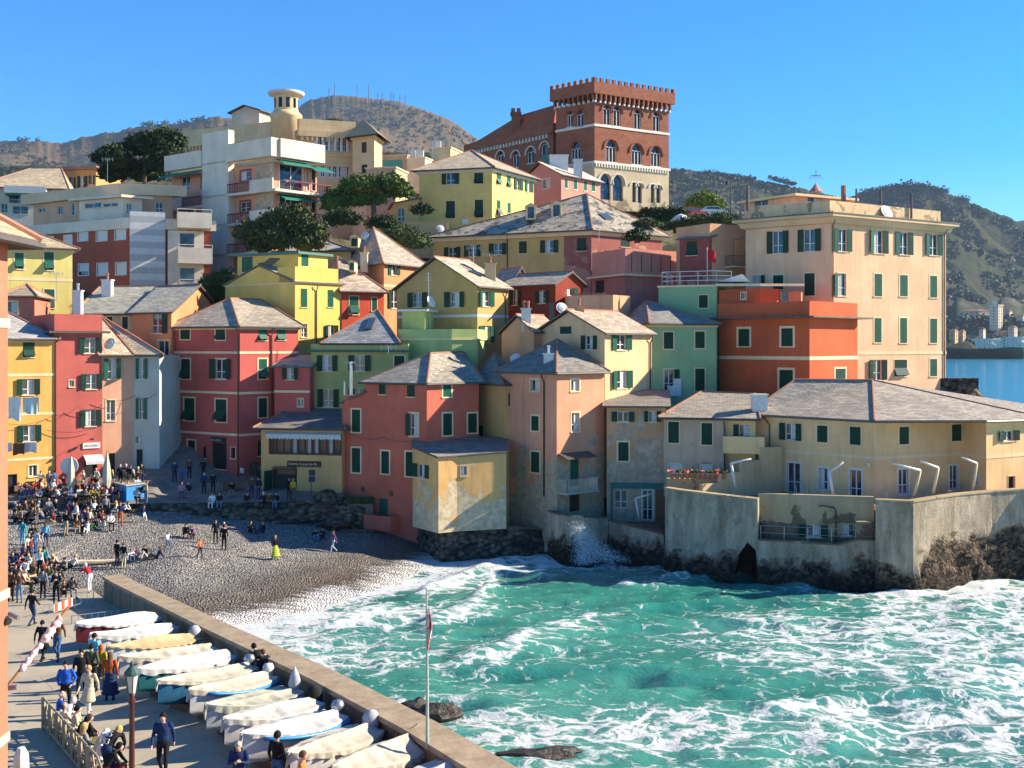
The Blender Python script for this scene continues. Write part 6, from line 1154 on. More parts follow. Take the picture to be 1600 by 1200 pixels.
# ---- things on the castle road
t = thing('street_lamp', 'tall black street lamp on the castle road above the maroon cottage', 'street lamp', P(1142, 352, 150)); b_ = t.location; q = MB(); q.tube([b_, b_+Vector((0, 0, 6.3)), b_+Vector((-.35, 0, 6.5)), b_+Vector((-.5, 0, 6.2))], .07, 6); q.build('pole', M['iron'], t); q = MB(); q.lathe([(.05, 5.9), (.22, 5.85), (.3, 5.5), (.1, 5.4)], 8, b_+Vector((-.5, 0, .2))); q.build('lantern', M['iron'], t)
s = N('red_paint'); RP = s.fin((.35, .02, .03), .3, None, .5)
def car(name, label, loc, rz, mat):
    t = thing(name, label, 'car', loc, rz); q = MB(); pr = [(-2, .35), (-2.05, .75), (-1.6, .95), (-1.0, 1.4), (.6, 1.42), (1.2, .98), (1.95, .85), (2.05, .4)]
    q.prism([(x, -.85, z) for x, z in pr], (0, 1.7, 0)); q.build('body', mat, t, local=True); q = MB(); q.prism([(-1.4, -.87, 1.0), (-.95, -.87, 1.33), (.55, -.87, 1.34), (1.0, -.87, 1.0)], (0, 1.74, 0)); q.build('side_window', M['glass'], t, local=True)
    for x in (-1.3, 1.3):
        for y in (-.88, .68): q = MB(); q.tube([(x, y, .33), (x, y+.2, .33)], .33, 14); q.build('wheel', M['iron'], t, local=True)
    return t
car('parked_car', 'dark red car parked on the castle road beside the yellow-green bush', P(1079, 341, 152), R(20), RP); car('parked_car', 'white car parked right of the yellow-green bush on the castle road', P(1113, 339, 153), R(10), M['white'])
t = thing('garden_tent', 'small white domed tent on the castle road below the clipped hedge', 'tent', P(1064, 350, 148)); q = MB(); q.lathe([(1.5, 0), (1.4, .5), (.8, 1.1), (0, 1.4)], 8, t.location); q.build('canopy', M['white'], t)
# roofline clutter: aerials
def aerial(u, vt, vb, Y, lab, n=4, name='tv_aerial'):
    b_ = P(u, vb, Y); t = thing(name, lab, 'aerial', b_); q = MB(); z = ZV(vt, Y); q.tube([b_, (b_.x, b_.y, z)], .03, 5); q.build('mast', M['steel'], t); q = MB(); q.tube([(b_.x-.7, b_.y, z-.15), (b_.x+.7, b_.y, z-.15)], .018, 4)
    for k in range(n): x = b_.x-.6+1.2*k/(n-1); q.tube([(x, b_.y-.3, z-.15+.1), (x, b_.y+.3, z-.15-.1)], .014, 4); q.tube([(x, b_.y, z-.4), (x, b_.y, z+.1)], .014, 4)
    q.build('crossbars', M['steel'], t)
for a in ((88, 425, 470, 104, 'thin tv aerial in front of the lime house wall'), (676, 220, 250, 150, 'aerial left of the yellow hill house roof peak'), (652, 232, 250, 160, 'small aerial above the white stepped roof hut'), (638, 228, 250, 168, 'aerial over the roofs just right of the octagonal villa wing'), (1275, 275, 300, 112.5, 'fine mast beside the weather vane on the peach block'), (607, 540, 552, 89, 'yagi aerial in front of the sage green gutter'), (490, 366, 392, 115, 'aerial on the flat grey roof above the yellow top floor'), (1010, 480, 500, 98, 'aerial at the tip of the mint green slate roof'), (740, 385, 410, 100, 'aerial over the stone roof of the ochre gable house'), (936, 345, 378, 112, 'aerial in front of the plum wall of the long house'), (765, 395, 425, 101, 'small roof aerial left of the maroon house'), (168, 247, 285, 133, 'mast on the penthouse roof of the striped block'), (1170, 296, 318, 107, 'short mast at the left corner of the peach block roof'), (876, 122, 134, 181, 'tiny mast on the castle battlements')): aerial(*a[:5])
def dish(u, v, Y, lab, r_=.42, rz=40):
    t = thing('satellite_dish', lab, 'satellite dish', P(u, v, Y), R(rz)); q = MB(); q.lathe([(0, .1), (r_*.6, .06), (r_, -.03), (r_+.01, 0)], 14); o = q.build('dish', M['white'], t, local=True); o.rotation_euler = (R(65), 0, 0); q = MB(); q.tube([(0, .2, -.6), (0, .1, 0), (0, -.45, -.1)], .025, 5); q.build('arm', M['steel'], t, local=True)
dish(171, 537, 89, 'white satellite dish on the bright roof edge of the pink house', .5, -20); dish(570, 368, 112, 'white satellite dish on the salmon pyramid roof', .45, -30); dish(878, 481, 91, 'white satellite dish on the cream gable roof', .5, 20); dish(805, 560, 90, 'satellite dish left of the coral tower house roof', .45, -20); dish(688, 357, 131, 'small white satellite dish below the yellow hill house', .5, 10); dish(1386, 331, 104, 'round rusty-brown satellite dish on the peach block parapet', .7, 30)
# antennas on the mountain
for k, (u, v, hh) in enumerate(((514, 148, 12), (523, 148, 19), (558, 149, 17), (576, 151, 20), (590, 153, 8), (597, 154, 8), (611, 157, 16), (615, 157, 12), (625, 160, 14), (633, 163, 16))):
    b_ = P(u, v+1, 3580); t = thing('radio_mast', 'red-tipped lattice radio mast on the bare mountain top', 'radio mast', b_, group='radio masts on the mountain'); r_ = 2.0; q = MB(); q.tube([b_-Vector((0, 0, 12)), b_+Vector((0, 0, hh/F*3600))], [r_*1.3, r_*.5], 4)
    z = hh/F*3600
    for j in range(3): q.box(b_+Vector((0, 0, z*(.45+.2*j))), 5, 1.5, 1.5)
    q.build('lattice', plain('mast_paint', (.22, .22, .24)), t)
for t, w_ in zip([o for o in SC.objects if o.name.startswith('radio_mast')], ('first', 'second tall', 'third, solitary', 'tallest', 'short fifth', 'short sixth', 'tall seventh', 'thin eighth', 'ninth', 'rightmost')): t['label'] = w_+' radio mast counting from the left along the bare mountain top'
# ================================================================ far shore on the right
far = [('castle_villa', 'white towered villa standing over the trees on the far shore', 1546, 1567, 478, 512, 1830, (.62, .55, .44)), ('far_villa', 'long pale villa below the white towered villa on the far shore', 1500, 1546, 486, 500, 1900, (.58, .47, .34)), ('far_house', 'yellow-pink house at the water left end of the far shore', 1483, 1497, 517, 535, 1780, (.6, .42, .22)), ('far_house', 'small buff house second from the left on the far shore', 1497, 1509, 518, 532, 1790, (.5, .38, .22)), ('far_house', 'white house right of the towered villa on the far shore', 1569, 1582, 487, 502, 1900, (.62, .56, .5)), ('far_house', 'pale house at the right edge of the far hillside', 1588, 1604, 494, 520, 1850, (.6, .5, .38)), ('harbour_building', 'long white terraced bathing building on the far waterfront', 1518, 1568, 530, 548, 1775, (.66, .62, .56)), ('harbour_building', 'white boat shed row at the right end of the far waterfront', 1570, 1612, 527, 549, 1775, (.64, .6, .55)), ('far_house', 'little white house among trees above the far waterfront', 1530, 1540, 515, 524, 1800, (.6, .55, .48)), ('far_house', 'grey house above the boat sheds on the far shore', 1575, 1590, 512, 522, 1800, (.5, .45, .4))]
for k, (nm, lab, u0, u1, v0, v1, Y, col) in enumerate(far):
    h = H(nm, lab, [(u0, Y), ((u0*.35+u1*.65), Y-6), (u1, Y+2)], ZV(v1, Y)-5, ZV(v0, Y), stucco(col, dirt=.1)); n = max(2, int((u1-u0)/5))
    for i in (0, 1):
        L = h.face(i)[2]; m = max(1, int(L/7)); fl_ = max(1, int((h.z1-ZV(v1, Y))/5))
        for a in range(m):
            for b2 in range(fl_): x = (a+.5)*L/m; z = h.z1-2.5-b2*5; h.holes.setdefault(i, []).append((x-1, x+1, z-2, z))
    hs_ = {i: list(v) for i, v in h.holes.items()}; h.walls()
    for i, hl in hs_.items():
        for (a, b2, c_, d_) in hl: q = MB(); g = h.fr(i); q.add([g(a, -.4, c_), g(b2, -.4, c_), g(b2, -.4, d_), g(a, -.4, d_)], [(0, 1, 2, 3)]); q.build('window', M['glass'], h.t)
    if k == 0:
        q = MB(); h.ring(q, h.z1, h.z1+2, -1, 1); q.build('parapet', h.mat, h.t); w = H('w', '', [(u0+2, Y), (u0+10, Y-2)], h.z1, h.z1+9, h.mat, back=8, parent=h.t); w.walls(); w.parapet(1.5, 1, None, False)
    elif nm == 'harbour_building': q = MB(); h.ring(q, h.z1, h.z1+1, -2, 2); h.ring(q, h.z1-9, h.z1-8, .1, 4); q.build('terrace_slab', M['white'], h.t)
    else: h.roof('hip01', rise=3.5, ov=.8, mat=stucco((.30, .17, .1)), gut=False, tubes=False, rf=(.3, .3))
def wood_stuff(name, label, pts, mat, cat, sz, per=40, seed=1):
    rg = random.Random(seed); q = MB(); vs = []; fs = []
    for (x, y, z, r_) in pts:
        for j in range(per):
            d = Vector((rg.gauss(0, .5), rg.gauss(0, .5), abs(rg.gauss(0, .45))))*r_; p = Vector((x, y, z))+d; a = Vector((rg.gauss(0, 1), rg.gauss(0, 1), rg.gauss(0, 1))).normalized(); b_ = a.orthogonal().normalized(); c_ = a.cross(b_); l = sz*rg.uniform(.6, 1.4); b0 = len(vs); vs += [p-b_*l, p+c_*l, p+b_*l, p-c_*l]; fs.append((b0, b0+1, b0+2, b0+3))
    q.add(vs, fs); return tag(q.build(name, mat), label, cat, kind='stuff')
rg = random.Random(4); pts = []
for k in range(260):
    u = rg.uniform(1476, 1630); v = rg.uniform(496, 541) if u > 1500 else rg.uniform(512, 546); Y = 1790+(545-v)*1.4+rg.uniform(-4, 20); p = P(u, v, Y); pts.append((p.x, p.y, p.z-4, rg.uniform(6, 11)))
wood_stuff('coastal_trees', 'dark trees covering the far shore between the villas', pts, LF['dark'], 'trees', 2.2, 55, 3)
RA = thing('shore_rocks', 'low rocks and sea wall line along the far waterfront', 'shore wall', XY(1540, 1765)); q = MB(); q.obox(XY(1470, 1768), XY(1660, 1768)-XY(1470, 1768), (0, 8, 0), (0, 0, 2.2)); q.build("quay", BF, RA)
# slope under the far shore houses
yb = [(1772, 1), (1781, 4), (1796, 20), (1830, 44), (1900, 62), (1980, 96)]; ub = np.linspace(1466, 1760, 40); grid_mesh('far_bank', np.array([[XY(u, y).x for u in ub] for y, z in yb]), np.array([[y for u in ub] for y, z in yb], float), np.array([[z*min(1, (u-1466)/25)*(.85+.3*fbm(np.array(u*.05), np.array(y*.02), 2, 3)) for u in ub] for y, z in yb]), LM)
# woods scattered over the hills
HW = leaf_mat('hill_foliage', (.022, .042, .016), (.055, .07, .026))
def woods(key, name, label, n, mat, sz, seed, th=.42, sc=1/90.):
    X, Y, Z = HG[key]; rg = np.random.RandomState(seed); i = rg.randint(2, X.shape[0]-2, n*3); j = rg.randint(1, X.shape[1]-1, n*3); d = fbm(X[i, j]*sc, Y[i, j]*sc, 4, seed); k = np.where((d > th) & (HZ-(Z[i, j]-CZ)/Y[i, j]*F < 545))[0][:n]; i, j = i[k], j[k]; P0 = np.stack([X[i, j], Y[i, j], Z[i, j]], 1); N_ = len(P0); per = 7
    c = np.repeat(P0, per, 0)+rg.randn(N_*per, 3)*np.array([.55, .55, .4])*sz+np.array([0, 0, sz*.5]); a = rg.randn(N_*per, 3); a /= np.linalg.norm(a, axis=1)[:, None]; b = np.cross(a, rg.randn(N_*per, 3)); b /= np.linalg.norm(b, axis=1)[:, None]; l = sz*.55*rg.uniform(.6, 1.3, (N_*per, 1)); V_ = np.stack([c-a*l, c+b*l, c+a*l, c-b*l], 1).reshape(-1, 3); me = bpy.data.meshes.new(name); me.from_pydata(V_.tolist(), [], np.arange(len(V_)).reshape(-1, 4).tolist()); me.materials.append(mat); o = bpy.data.objects.new(name, me); link(o); return tag(o, label, 'woods', kind='stuff')
woods('coastal_hill', 'coastal_woods', 'woods covering the right-hand coastal hill', 9000, HW, 5, 1, .38); woods('wooded_hill', 'hill_woods', 'woods on the slope between the castle and the peach block', 6000, HW, 6, 2, .36); woods('near_hills', 'slope_woods', 'woods on the nearer dark slopes behind the villa', 5000, HW, 4, 3, .36); woods('far_hills', 'far_scrub', 'scattered scrub on the brown hills at the upper left', 6000, HW, 6, 4, .46); woods('mountain', 'mountain_scrub', 'scattered scrub on the antenna mountain', 5000, HW, 6, 5, .47)
# pines standing along the ridges
pts = []
for u in (1205, 1212, 1218, 1224, 1230, 1235, 1240): v = ilerp(np.array(u), [(1165, 276), (1210, 285), (1260, 297)]); p = P(u, float(v)+1, 2500); pts.append((p.x, p.y, p.z+6, 9))
for u in list(range(1100, 1180, 7)): v = ilerp(np.array(u), [(1045, 261), (1100, 268), (1165, 276), (1210, 285)]); p = P(u, float(v)+3, 2500); pts.append((p.x, p.y, p.z, 8))
for u in list(range(1345, 1480, 4))+[1500, 1504, 1508, 1512]: v = ilerp(np.array(u), [(1340, 304), (1400, 292), (1440, 290), (1478, 300), (1530, 322)]); p = P(u, float(v)+2, 2700); pts.append((p.x, p.y, p.z+1, 8+6*rg.random()))
for u in (226, 232, 240, 258, 282, 290, 304, 310, 316, 40, 60, 30): v = ilerp(np.array(u), [(-120, 222), (0, 219), (55, 221), (95, 224), (130, 214), (180, 206), (215, 197), (290, 192), (340, 183)]); p = P(u, float(v)+1, 3000); pts.append((p.x, p.y, p.z+2, 10))
wood_stuff('ridge_pines', 'small dark pines standing along the tops of the distant hills', pts, LF['dark'], 'trees', 2.6, 40, 6)
# ================================================================ near wall at the left edge
h = House('near_house', 'coral house wall with cream bands at the extreme left edge, flagpole bracket on it', 'house', None, 3.5, 17.9, stucco((.46, .16, .11), dirt=.25), xy=[(-15, 8), (-9.27, 8), (-9.27, 20)])
h.walls(); h.band([ZV(505, 20), ZV(926, 20), ZV(1150, 20)], faces=[1, 2], h=.16, pr=.03); h.roof('hip12', [Vector((-12.1, 11, 20.2)), Vector((-12.1, 17, 20.2))], ov=.42, mat=slate((.42, .36, .25)))
a, b_ = P(9, 1076, 20.2), P(107, 948, 21.0); t = thing('flag_pole', 'slanting wooden flagpole with a rolled red and white flag, bracketed to the left edge wall', 'flagpole', a); q = MB(); q.tube([a, b_], .028, 8); q.build('pole', plain('varnished_wood', (.40, .16, .05), .5), t)
q = MB(); n = 26; pts = []; rs = []
for k in range(n+1): s_k = .22+.66*k/n; pts.append(a+(b_-a)*s_k+Vector((.012*math.sin(k*1.7), 0, -.02+.012*math.cos(k*2.3)))); rs.append(.035+.03*abs(math.sin(k*.9))+(.02 if k > 14 else 0))
q.tube(pts, rs, 8); s = N('rolled_flag'); p = s.objc(); c = s.mix(s.mr(s.noise(p, 3.5, 3), .5, .56), (.72, .66, .64), (.6, .10, .10)); q.build('flag', s.fin(c, .8), t, True)
q = MB(); q.tube([a-Vector((.35, 0, .03)), a+Vector((.22, 0, .03))], .05, 8); q.box(a-Vector((.1, 0, .02)), .12, .14, .14); q.build('bracket', M['steel'], t)
t = thing('security_camera', 'grey tube camera on the left edge wall above the flagpole', 'camera', P(5, 965, 20)); q = MB(); q.tube([P(2, 962, 20), P(14, 972, 19.9)], .07, 8); q.build('housing', M['iron'], t)
t = thing('floodlight', 'small pale spotlight on the left edge wall beside the grey camera', 'light', P(20, 963, 20.3)); q = MB(); q.tube([P(14, 959, 20.3), P(29, 966, 20.2)], .045, 8); q.build('housing', M['steel'], t)
t = thing('dish', 'white rounded cap just showing above the bottom left corner', 'post', P(33, 1190, 24)); q = MB(); q.lathe([(.2, -1.2), (.16, .2), (.08, .38), (0, .4)], 10, P(33, 1195, 24)); q.build('cap', M['white'], t); t.name = 'bollard'
# lamp post and red-flagged pole
b_ = Vector((P(206, 1100, 27).x, 27, prom_z(27))); t = thing('lamp_post', 'fluted dark red lamp post with a green glass lantern on the promenade', 'lamp post', b_); q = MB(); q.lathe([(.2, 0), (.2, .25), (.11, .35), (.09, .6), (.07, .7), (.06, 2.5), (.075, 2.55), (.05, 2.6), (.045, 2.75)], 12, b_); z0 = ZV(1082, 27)-b_.z
q = MB(); q.lathe([(.17, 0), (.17, .3), (.1, .4), (.075, .8), (.06, z0-.3), (.1, z0-.22), (.06, z0-.12), (.1, z0)], 12, b_); q.build('post', plain('dark_red_iron', (.07, .018, .015), .5), t, True)
q = MB(); q.lathe([(.10, z0), (.17, z0+.45)], 6, b_); lg = q.build('lantern', plain('lantern_glass', (.45, .46, .40), .15), t); q = MB(); q.lathe([(.20, z0+.45), (.19, z0+.5), (.09, z0+.62), (.05, z0+.66), (.06, z0+.72), (0, z0+.8)], 10, b_)
for k in range(6): a = k*math.pi/3; q.tube([b_+Vector((.102*math.cos(a), .102*math.sin(a), z0)), b_+Vector((.175*math.cos(a), .175*math.sin(a), z0+.47))], .012, 4)
q.build('lantern_frame', plain('verdigris_iron', (.03, .075, .065), .5), t)
b_ = Vector((-2.25, 28.9, 5.3)); t = thing('signal_pole', 'thin pale-green pole with a limp red and white flag on the sea wall', 'flagpole', b_); q = MB(); q.tube([b_, b_+Vector((.0, 0, 1.5)), b_+Vector((-.02, 0, 4.25))], [.05, .04, .022], 8); q.build('pole', plain('pale_green_paint', (.32, .40, .33), .5), t); q = MB(); vs = []
for j in range(12):
    for k in range(7): vs.append(b_+Vector((.03+.045*k*(.4+.6*math.sin(j*.35))*(.5)-.12*(k > 3)*.3, .05*math.sin(k*1.9+j*.4), 3.75-j*.1-.015*k)))
q.add(vs, [(j*7+k, j*7+k+1, (j+1)*7+k+1, (j+1)*7+k) for j in range(11) for k in range(6)]); s = N('limp_flag'); p = s.objc(); xx = s.n('SeparateXYZ'); s.L(p, xx.inputs[0]); q.build('flag', s.fin(s.mix(s.mr(s.noise(p, 4, 2), .45, .55), (.5, .07, .07), (.62, .5, .48)), .8), t, True)
# railing bottom left
RL = plain('cream_iron', (.32, .25, .15), .6); A, B = Vector((P(68, 1090, 34).x, 34, prom_z(34))), Vector((P(152, 1190, 28.6).x, 28.6, prom_z(28.6))); C = Vector((P(175, 1210, 26).x, 26, 4.2)); t = thing('ramp_railing', 'cream painted iron railing with zigzag panels behind the people sitting bottom left', 'railing', A); q = MB(); d = B-A; m = 7; z = Vector((0, 0, 1))
for zz in (.15, .98): q.tube([A+z*zz, B+z*zz, C+z*zz], .035, 6)
q.build('rails', RL, t); q = MB()
for k in range(m): a, b2 = A+d*k/m, A+d*(k+1)/m; q.obox(a-Vector((.05, .05, 0)), (.1, 0, 0), (0, .1, 0), (0, 0, 1.02)); q.tube([a+z*.2, (a+b2)/2+z*.9, b2+z*.2], .02, 4); q.tube([a+z*.9, (a+b2)/2+z*.2, b2+z*.9], .02, 4); q.tube([a+z*.55, b2+z*.55], .02, 4)
q.build('panels', RL, t)
n_ = Vector((d.y, -d.x, 0)).normalized(); n_ = n_ if n_.x > 0 else -n_; t = thing('bench', 'long stone bench running inside the cream ramp railing under the seated people', 'bench', A+n_*.15); q = MB(); q.obox(A+n_*.12+z*.34, d, n_*.45, z*.1); q.build('seat', CPM, t); q = MB(); q.obox(A+n_*.2, d, n_*.25, z*.34); q.build('base', CPM, t)
# barriers where the ramp meets the beach
def barrier(u0, v0, u1, v1, Y0, Y1, lab, tape=False):
    a, b2 = P(u0, v0, Y0), P(u1, v1, Y1); t = thing('barrier', lab, 'barrier', a); q = MB()
    for dz in (0, -.45, -.85): q.tube([a+z*dz, b2+z*dz], .025, 5)
    m = 9
    for k in range(m+1): p = a+(b2-a)*k/m; q.tube([p, p-z*.9], .014 if k % m else .03, 4)
    q.build('frame', M['steel'], t)
    if tape: s = N('striped_tape'); p = s.objc(); w = s.n('TexWave'); s.L(p, w.inputs[0]); w.inputs['Scale'].default_value = 1.6; q = MB(); q.prism([a+(b2-a)*.3-z*.05, a+(b2-a)*.62-z*.02, a+(b2-a)*.62-z*.45, a+(b2-a)*.3-z*.42], (.02, .02, 0)); q.build('striped_panel', s.fin(s.mix(s.mr(w.outputs['Fac'], .48, .52), (.6, .09, .05), (.7, .5, .45)), .7), t)
barrier(56, 953, 146, 922, 54, 57, 'metal crowd barrier with orange panels where the ramp meets the beach', True); barrier(112, 962, 204, 952, 52, 53.5, 'second lower metal barrier leading to the sea wall, behind the first covered boat')
# ================================================================ boats under covers
def cloth(name, a): s = N(name); p = s.objc(); n1 = s.noise(p, 1.5, 5, .65, .8); c = s.mix(s.mr(n1, .35, .7), mul(a, .8), a); return s.fin(c, .85, s.bump(s.noise(s.mapping(p, (1, 3, 1)), 1.6, 3, .5, 1.5), .45, .06), .15)
CL = dict(white=cloth('white_tarpaulin', (.54, .53, .50)), cream=cloth('cream_canvas', (.54, .48, .37)), tan=cloth('tan_canvas', (.52, .37, .20)), pale=cloth('pale_canvas', (.54, .51, .44)), green=cloth('olive_puddled_canvas', (.46, .45, .34)), silver=cloth('silver_cover', (.42, .42, .42)), black=cloth('black_cover', (.02, .02, .02)))
HU = dict(blue=plain('blue_hull', (.03, .12, .22), .35), white=plain('white_hull', (.62, .60, .56), .35), teal=plain('teal_hull', (.02, .13, .14), .4), red=plain('dark_red_hull', (.14, .02, .03), .4), sky=plain('bright_blue_trim', (.02, .22, .50), .35))
def boat(lab, bow, bv, cov, hull, L=None, ridge=.28, hem=.30, top=None, motor=None, B_=.74, seed=0, keel=.25, Hh=.62, dr=0):
    """bow keel point from its pixel on the promenade; the hull runs towards the sea wall"""
    Y = 35.0
    for _ in range(15): Y = F*(CZ-prom_z(Y)-.2)/(bv-HZ)
    p0 = Vector(((bow-800)/F*Y, Y, prom_z(Y))); rel = p0-Vector((WB.x, WB.y, p0.z)); off = -rel.dot(WN); dr = dr or 24+RND.uniform(-4, 4); L = max(3.4, (off-.55)/math.cos(R(dr))); d = WN.copy(); d.rotate(Matrix.Rotation(R(dr), 3, 'Z')); zs = prom_z((p0+d*L).y)
    t = thing('covered_boat', lab, 'boat', p0, math.atan2(d.y, d.x), 'covered boats drawn up along the sea wall'); rg = random.Random(seed); n = 36; sl_ = (zs-p0.z)/L
    hb = lambda s_: B_*math.sin(math.pi*min(.995, .80*s_+.004))**.75; sh = lambda s_: keel+Hh+.34*(1-s_)**2.2+.05*s_**2+sl_*s_*L
    q = MB(); st = []
    for i in range(n+1):
        s_ = i/n; x = s_*L; b2 = max(.015, hb(s_)); g = sh(s_); kz = keel+.18*max(0, 1-s_*4)**2+sl_*x; st.append([(x, 0, kz)]+[(x, b2*math.sin(a)**.75, kz+(g-kz)*(1-math.cos(a))**1.0) for a in [math.pi/2*k/5 for k in range(1, 6)]])
    vs = []; m = 11
    for r_ in st: vs += [(-0+x, -y, zz) for x, y, zz in r_[::-1]]+[(x, y, zz) for x, y, zz in r_[1:]]
    q.add(vs, [(i*m+k, i*m+k+1, (i+1)*m+k+1, (i+1)*m+k) for i in range(n) for k in range(m-1)]+[tuple(n*m+k for k in range(m))]); q.build('hull', HU[hull], t, True, local=True)
    q = MB(); rows = []; K = 10
    pk = rg.uniform(.55, .85)
    for i in range(-1, n+2):
        s_ = min(max(i/n, 0), 1); x = s_*L+(-.08 if i < 0 else (.08 if i > n else 0)); b2 = max(.03, hb(s_))+.035; g = sh(s_)+.02; rz_ = ridge*.8*(math.sin(math.pi*min(1, s_*.9+.02))**.6)*(.6+.4*s_)+.022*math.sin(s_*9+seed); row = []
        he = hem*(.6+.5*mnoise.noise(Vector((s_*7, seed, 0)))); he = max(.06, he*.75); e = 1.0 if 0 <= i <= n else .25
        for sd in (-1, 1):
            side = []
            for k in range(K+1):
                f_ = k/K
                if f_ < .35: g_ = f_/.35; drop = he*(1-g_); y = b2*e+(.02+.05*math.sin(i*1.9+seed*3+sd)*(1-g_)); zz = g-drop
                else: g_ = (f_-.35)/.65; y = b2*e*(1-g_); sag = -.07*math.sin(math.pi*g_)*(1+1.5*mnoise.noise(Vector((i*.33, seed*3, sd)))); zz = g+rz_*(g_**.9)+sag+.015*mnoise.noise(Vector((i*.5, g_*5, seed)))
                if not (0 <= i <= n): zz = min(zz, g-.04)-(.22 if f_ < .35 else .12)
                side.append((x, sd*y, zz))
            row += side if sd < 0 else side[::-1][1:]
        rows.append(row)
    m = len(rows[0]); kk = [3, K, 2*K-3]; cuts = [0]+kk+[m-1]
    for c0, c1 in zip(cuts[:-1], cuts[1:]):      # skirt and top panels meet in a crisp seam
        sub_ = [r_[c0:c1+1] for r_ in rows]; w_ = c1-c0+1; q.add([v for r_ in sub_ for v in r_], [(i*w_+k, i*w_+k+1, (i+1)*w_+k+1, (i+1)*w_+k) for i in range(len(rows)-1) for k in range(w_-1)])
    q.add([v for r_ in (rows[0], rows[-1]) for v in r_], []
+[tuple(range(m))[::-1], tuple(m+k for k in range(m))]); q.build('cover', CL[cov], t, True, local=True)
    q = MB(); q.tube([(-.06, .0, sh(0)+.09)]+[(i/n*L, (hb(i/n)+.05), sh(i/n)-.02) for i in range(2, n, 4)]+[(L*.98, 0, sh(1)+ridge*.9)], .012, 4); q.build('rope', M['iron'], t, local=True)
    q = MB()
    for x in (.25, .75): q.box((x*L, 0, keel*.5+sl_*x*L), .14, 1.1, keel); 
    q.build('cradle', M['wood'], t, local=True) if False else None
    q = MB(); q.box((.25*L, 0, keel*.5+sl_*.25*L), .14, 1.0, keel); q.build('chock', M['wood'], t, local=True); q = MB(); q.box((.75*L, 0, keel*.5+sl_*.75*L), .14, 1.0, keel); q.build('chock', M['wood'], t, local=True)
    if top:
        q = MB(); q.tube([(L*.12, -hb(.12)-.09, sh(.12)-.1)]+[(L*k/10, -hb(k/10)-.10, sh(k/10)-.1) for k in range(2, 11)], .06, 5); q.build('rubbing_strake', HU[top], t, True, local=True)
    if motor:
        g = sh(1); q = MB(); q.lathe([(.05, -.75), (.09, -.5), (.07, 0)], 8, (L+.18, .05, g+.2)); mo = q.build('outboard_motor', M['iron'], t, local=True)
        q = MB()
        if motor == 'cone': q.lathe([(.12, -.5), (.20, -.2), (.22, 0), (.14, .3), (.03, .55), (0, .56)], 12, (L+.12, .05, g+.1)); q.build('motor_cover', CL['silver'], mo, True, local=True)
        elif motor == 'bag': q.lathe([(.08, -.6), (.18, -.3), (.26, -.05), (.25, .15), (.16, .3), (0, .35)], 14, (L+.12, .05, g+.1)); q.build('motor_cover', CL['silver'], mo, True, local=True)
        elif motor == 'black': q.lathe([(.16, -.5), (.26, -.2), (.27, .05), (.2, .25), (0, .32)], 10, (L+.1, .05, g+.1)); q.build('motor_cover', CL['black'], mo, True, local=True)
        else:
            q.lathe([(.10, -.15), (.16, -.05), (.19, .05), (.20, .2), (.15, .32), (0, .36)], 12, (L+.12, .05, g+.0)); q.build('cowl', M['white'] if motor == 'white' else M['steel'], mo, True, local=True)
    return t
boat('white-covered boat with a dark red hull, farthest up the ramp', 119, 1012, 'white', 'red', 4.5, .5, .22, seed=1)
boat('boat under crumpled white sheeting, second from the top of the ramp', 141, 1030, 'white', 'white', 4.3, .3, .45, seed=2)
boat('boat under a ridged tan canvas with a silver-bagged outboard', 168, 1052, 'tan', 'white', 4.3, .42, .1, motor='bag', seed=3)
boat('cream-covered boat between the tan canvas boat and the lamp lantern', 186, 1068, 'cream', 'white', 3.9, .25, .5, seed=4)
boat('smooth white-covered boat with a teal hull right of the lantern', 216, 1090, 'white', 'teal', 4.5, .42, .42, seed=5)
boat('cream-covered boat with a blue hull and pleated skirt', 246, 1111, 'cream', 'blue', 4.2, .22, .34, motor='grey', seed=6)
boat('cream-covered boat with a bright blue edge and a white outboard', 296, 1127, 'cream', 'white', 3.9, .28, .4, top='sky', motor='white', seed=7)
boat('pale-covered boat with olive rainwater stain and a pointed motor hood', 322, 1152, 'green', 'white', 4.2, .06, .6, motor='cone', seed=8)
boat('wide cream-covered boat with a black motor hood', 350, 1177, 'pale', 'white', 4.2, .3, .45, motor='black', seed=9)
boat('white-covered boat with a bright blue strake and a grey outboard', 378, 1203, 'white', 'white', 4.3, .30, .32, top='sky', motor='grey', seed=10)
boat('cream-covered boat cut by the bottom edge, with a silver hooded motor', 452, 1236, 'cream', 'white', 4.4, .3, .4, motor='bag', seed=11)
boat('long cream boat cover in the bottom corner nearest the red-flagged pole', 520, 1262, 'cream', 'white', 4.5, .5, .4, seed=12)
boat('boat cover end just visible at the bottom edge by the wall', 600, 1300, 'white', 'white', 4.2, .3, .4, seed=13)
# ================================================================ people
SKIN = [plain('skin_light', (.52, .30, .21), .6, .05), plain('skin_tan', (.38, .20, .13), .6, .05)]
COL = dict(black=(.012, .012, .014), navy=(.015, .03, .09), blue=(.02, .09, .42), sky=(.10, .38, .55), teal=(.01, .30, .33), white=(.70, .69, .66), beige=(.52, .42, .28), cream=(.6, .52, .38), red=(.42, .02, .03), maroon=(.14, .02, .03), orange=(.62, .18, .05), rust=(.40, .08, .02), yellow=(.62, .36, .02), mustard=(.45, .30, .04), lime=(.40, .48, .05), green=(.05, .15, .04), olive=(.10, .10, .045), brown=(.12, .06, .03), grey=(.20, .20, .20), lgrey=(.42, .42, .42), pink=(.55, .22, .26), purple=(.16, .06, .16), denim=(.05, .11, .22), jeans=(.10, .20, .34), khaki=(.36, .28, .16), blond=(.42, .28, .10), ginger=(.35, .11, .02))
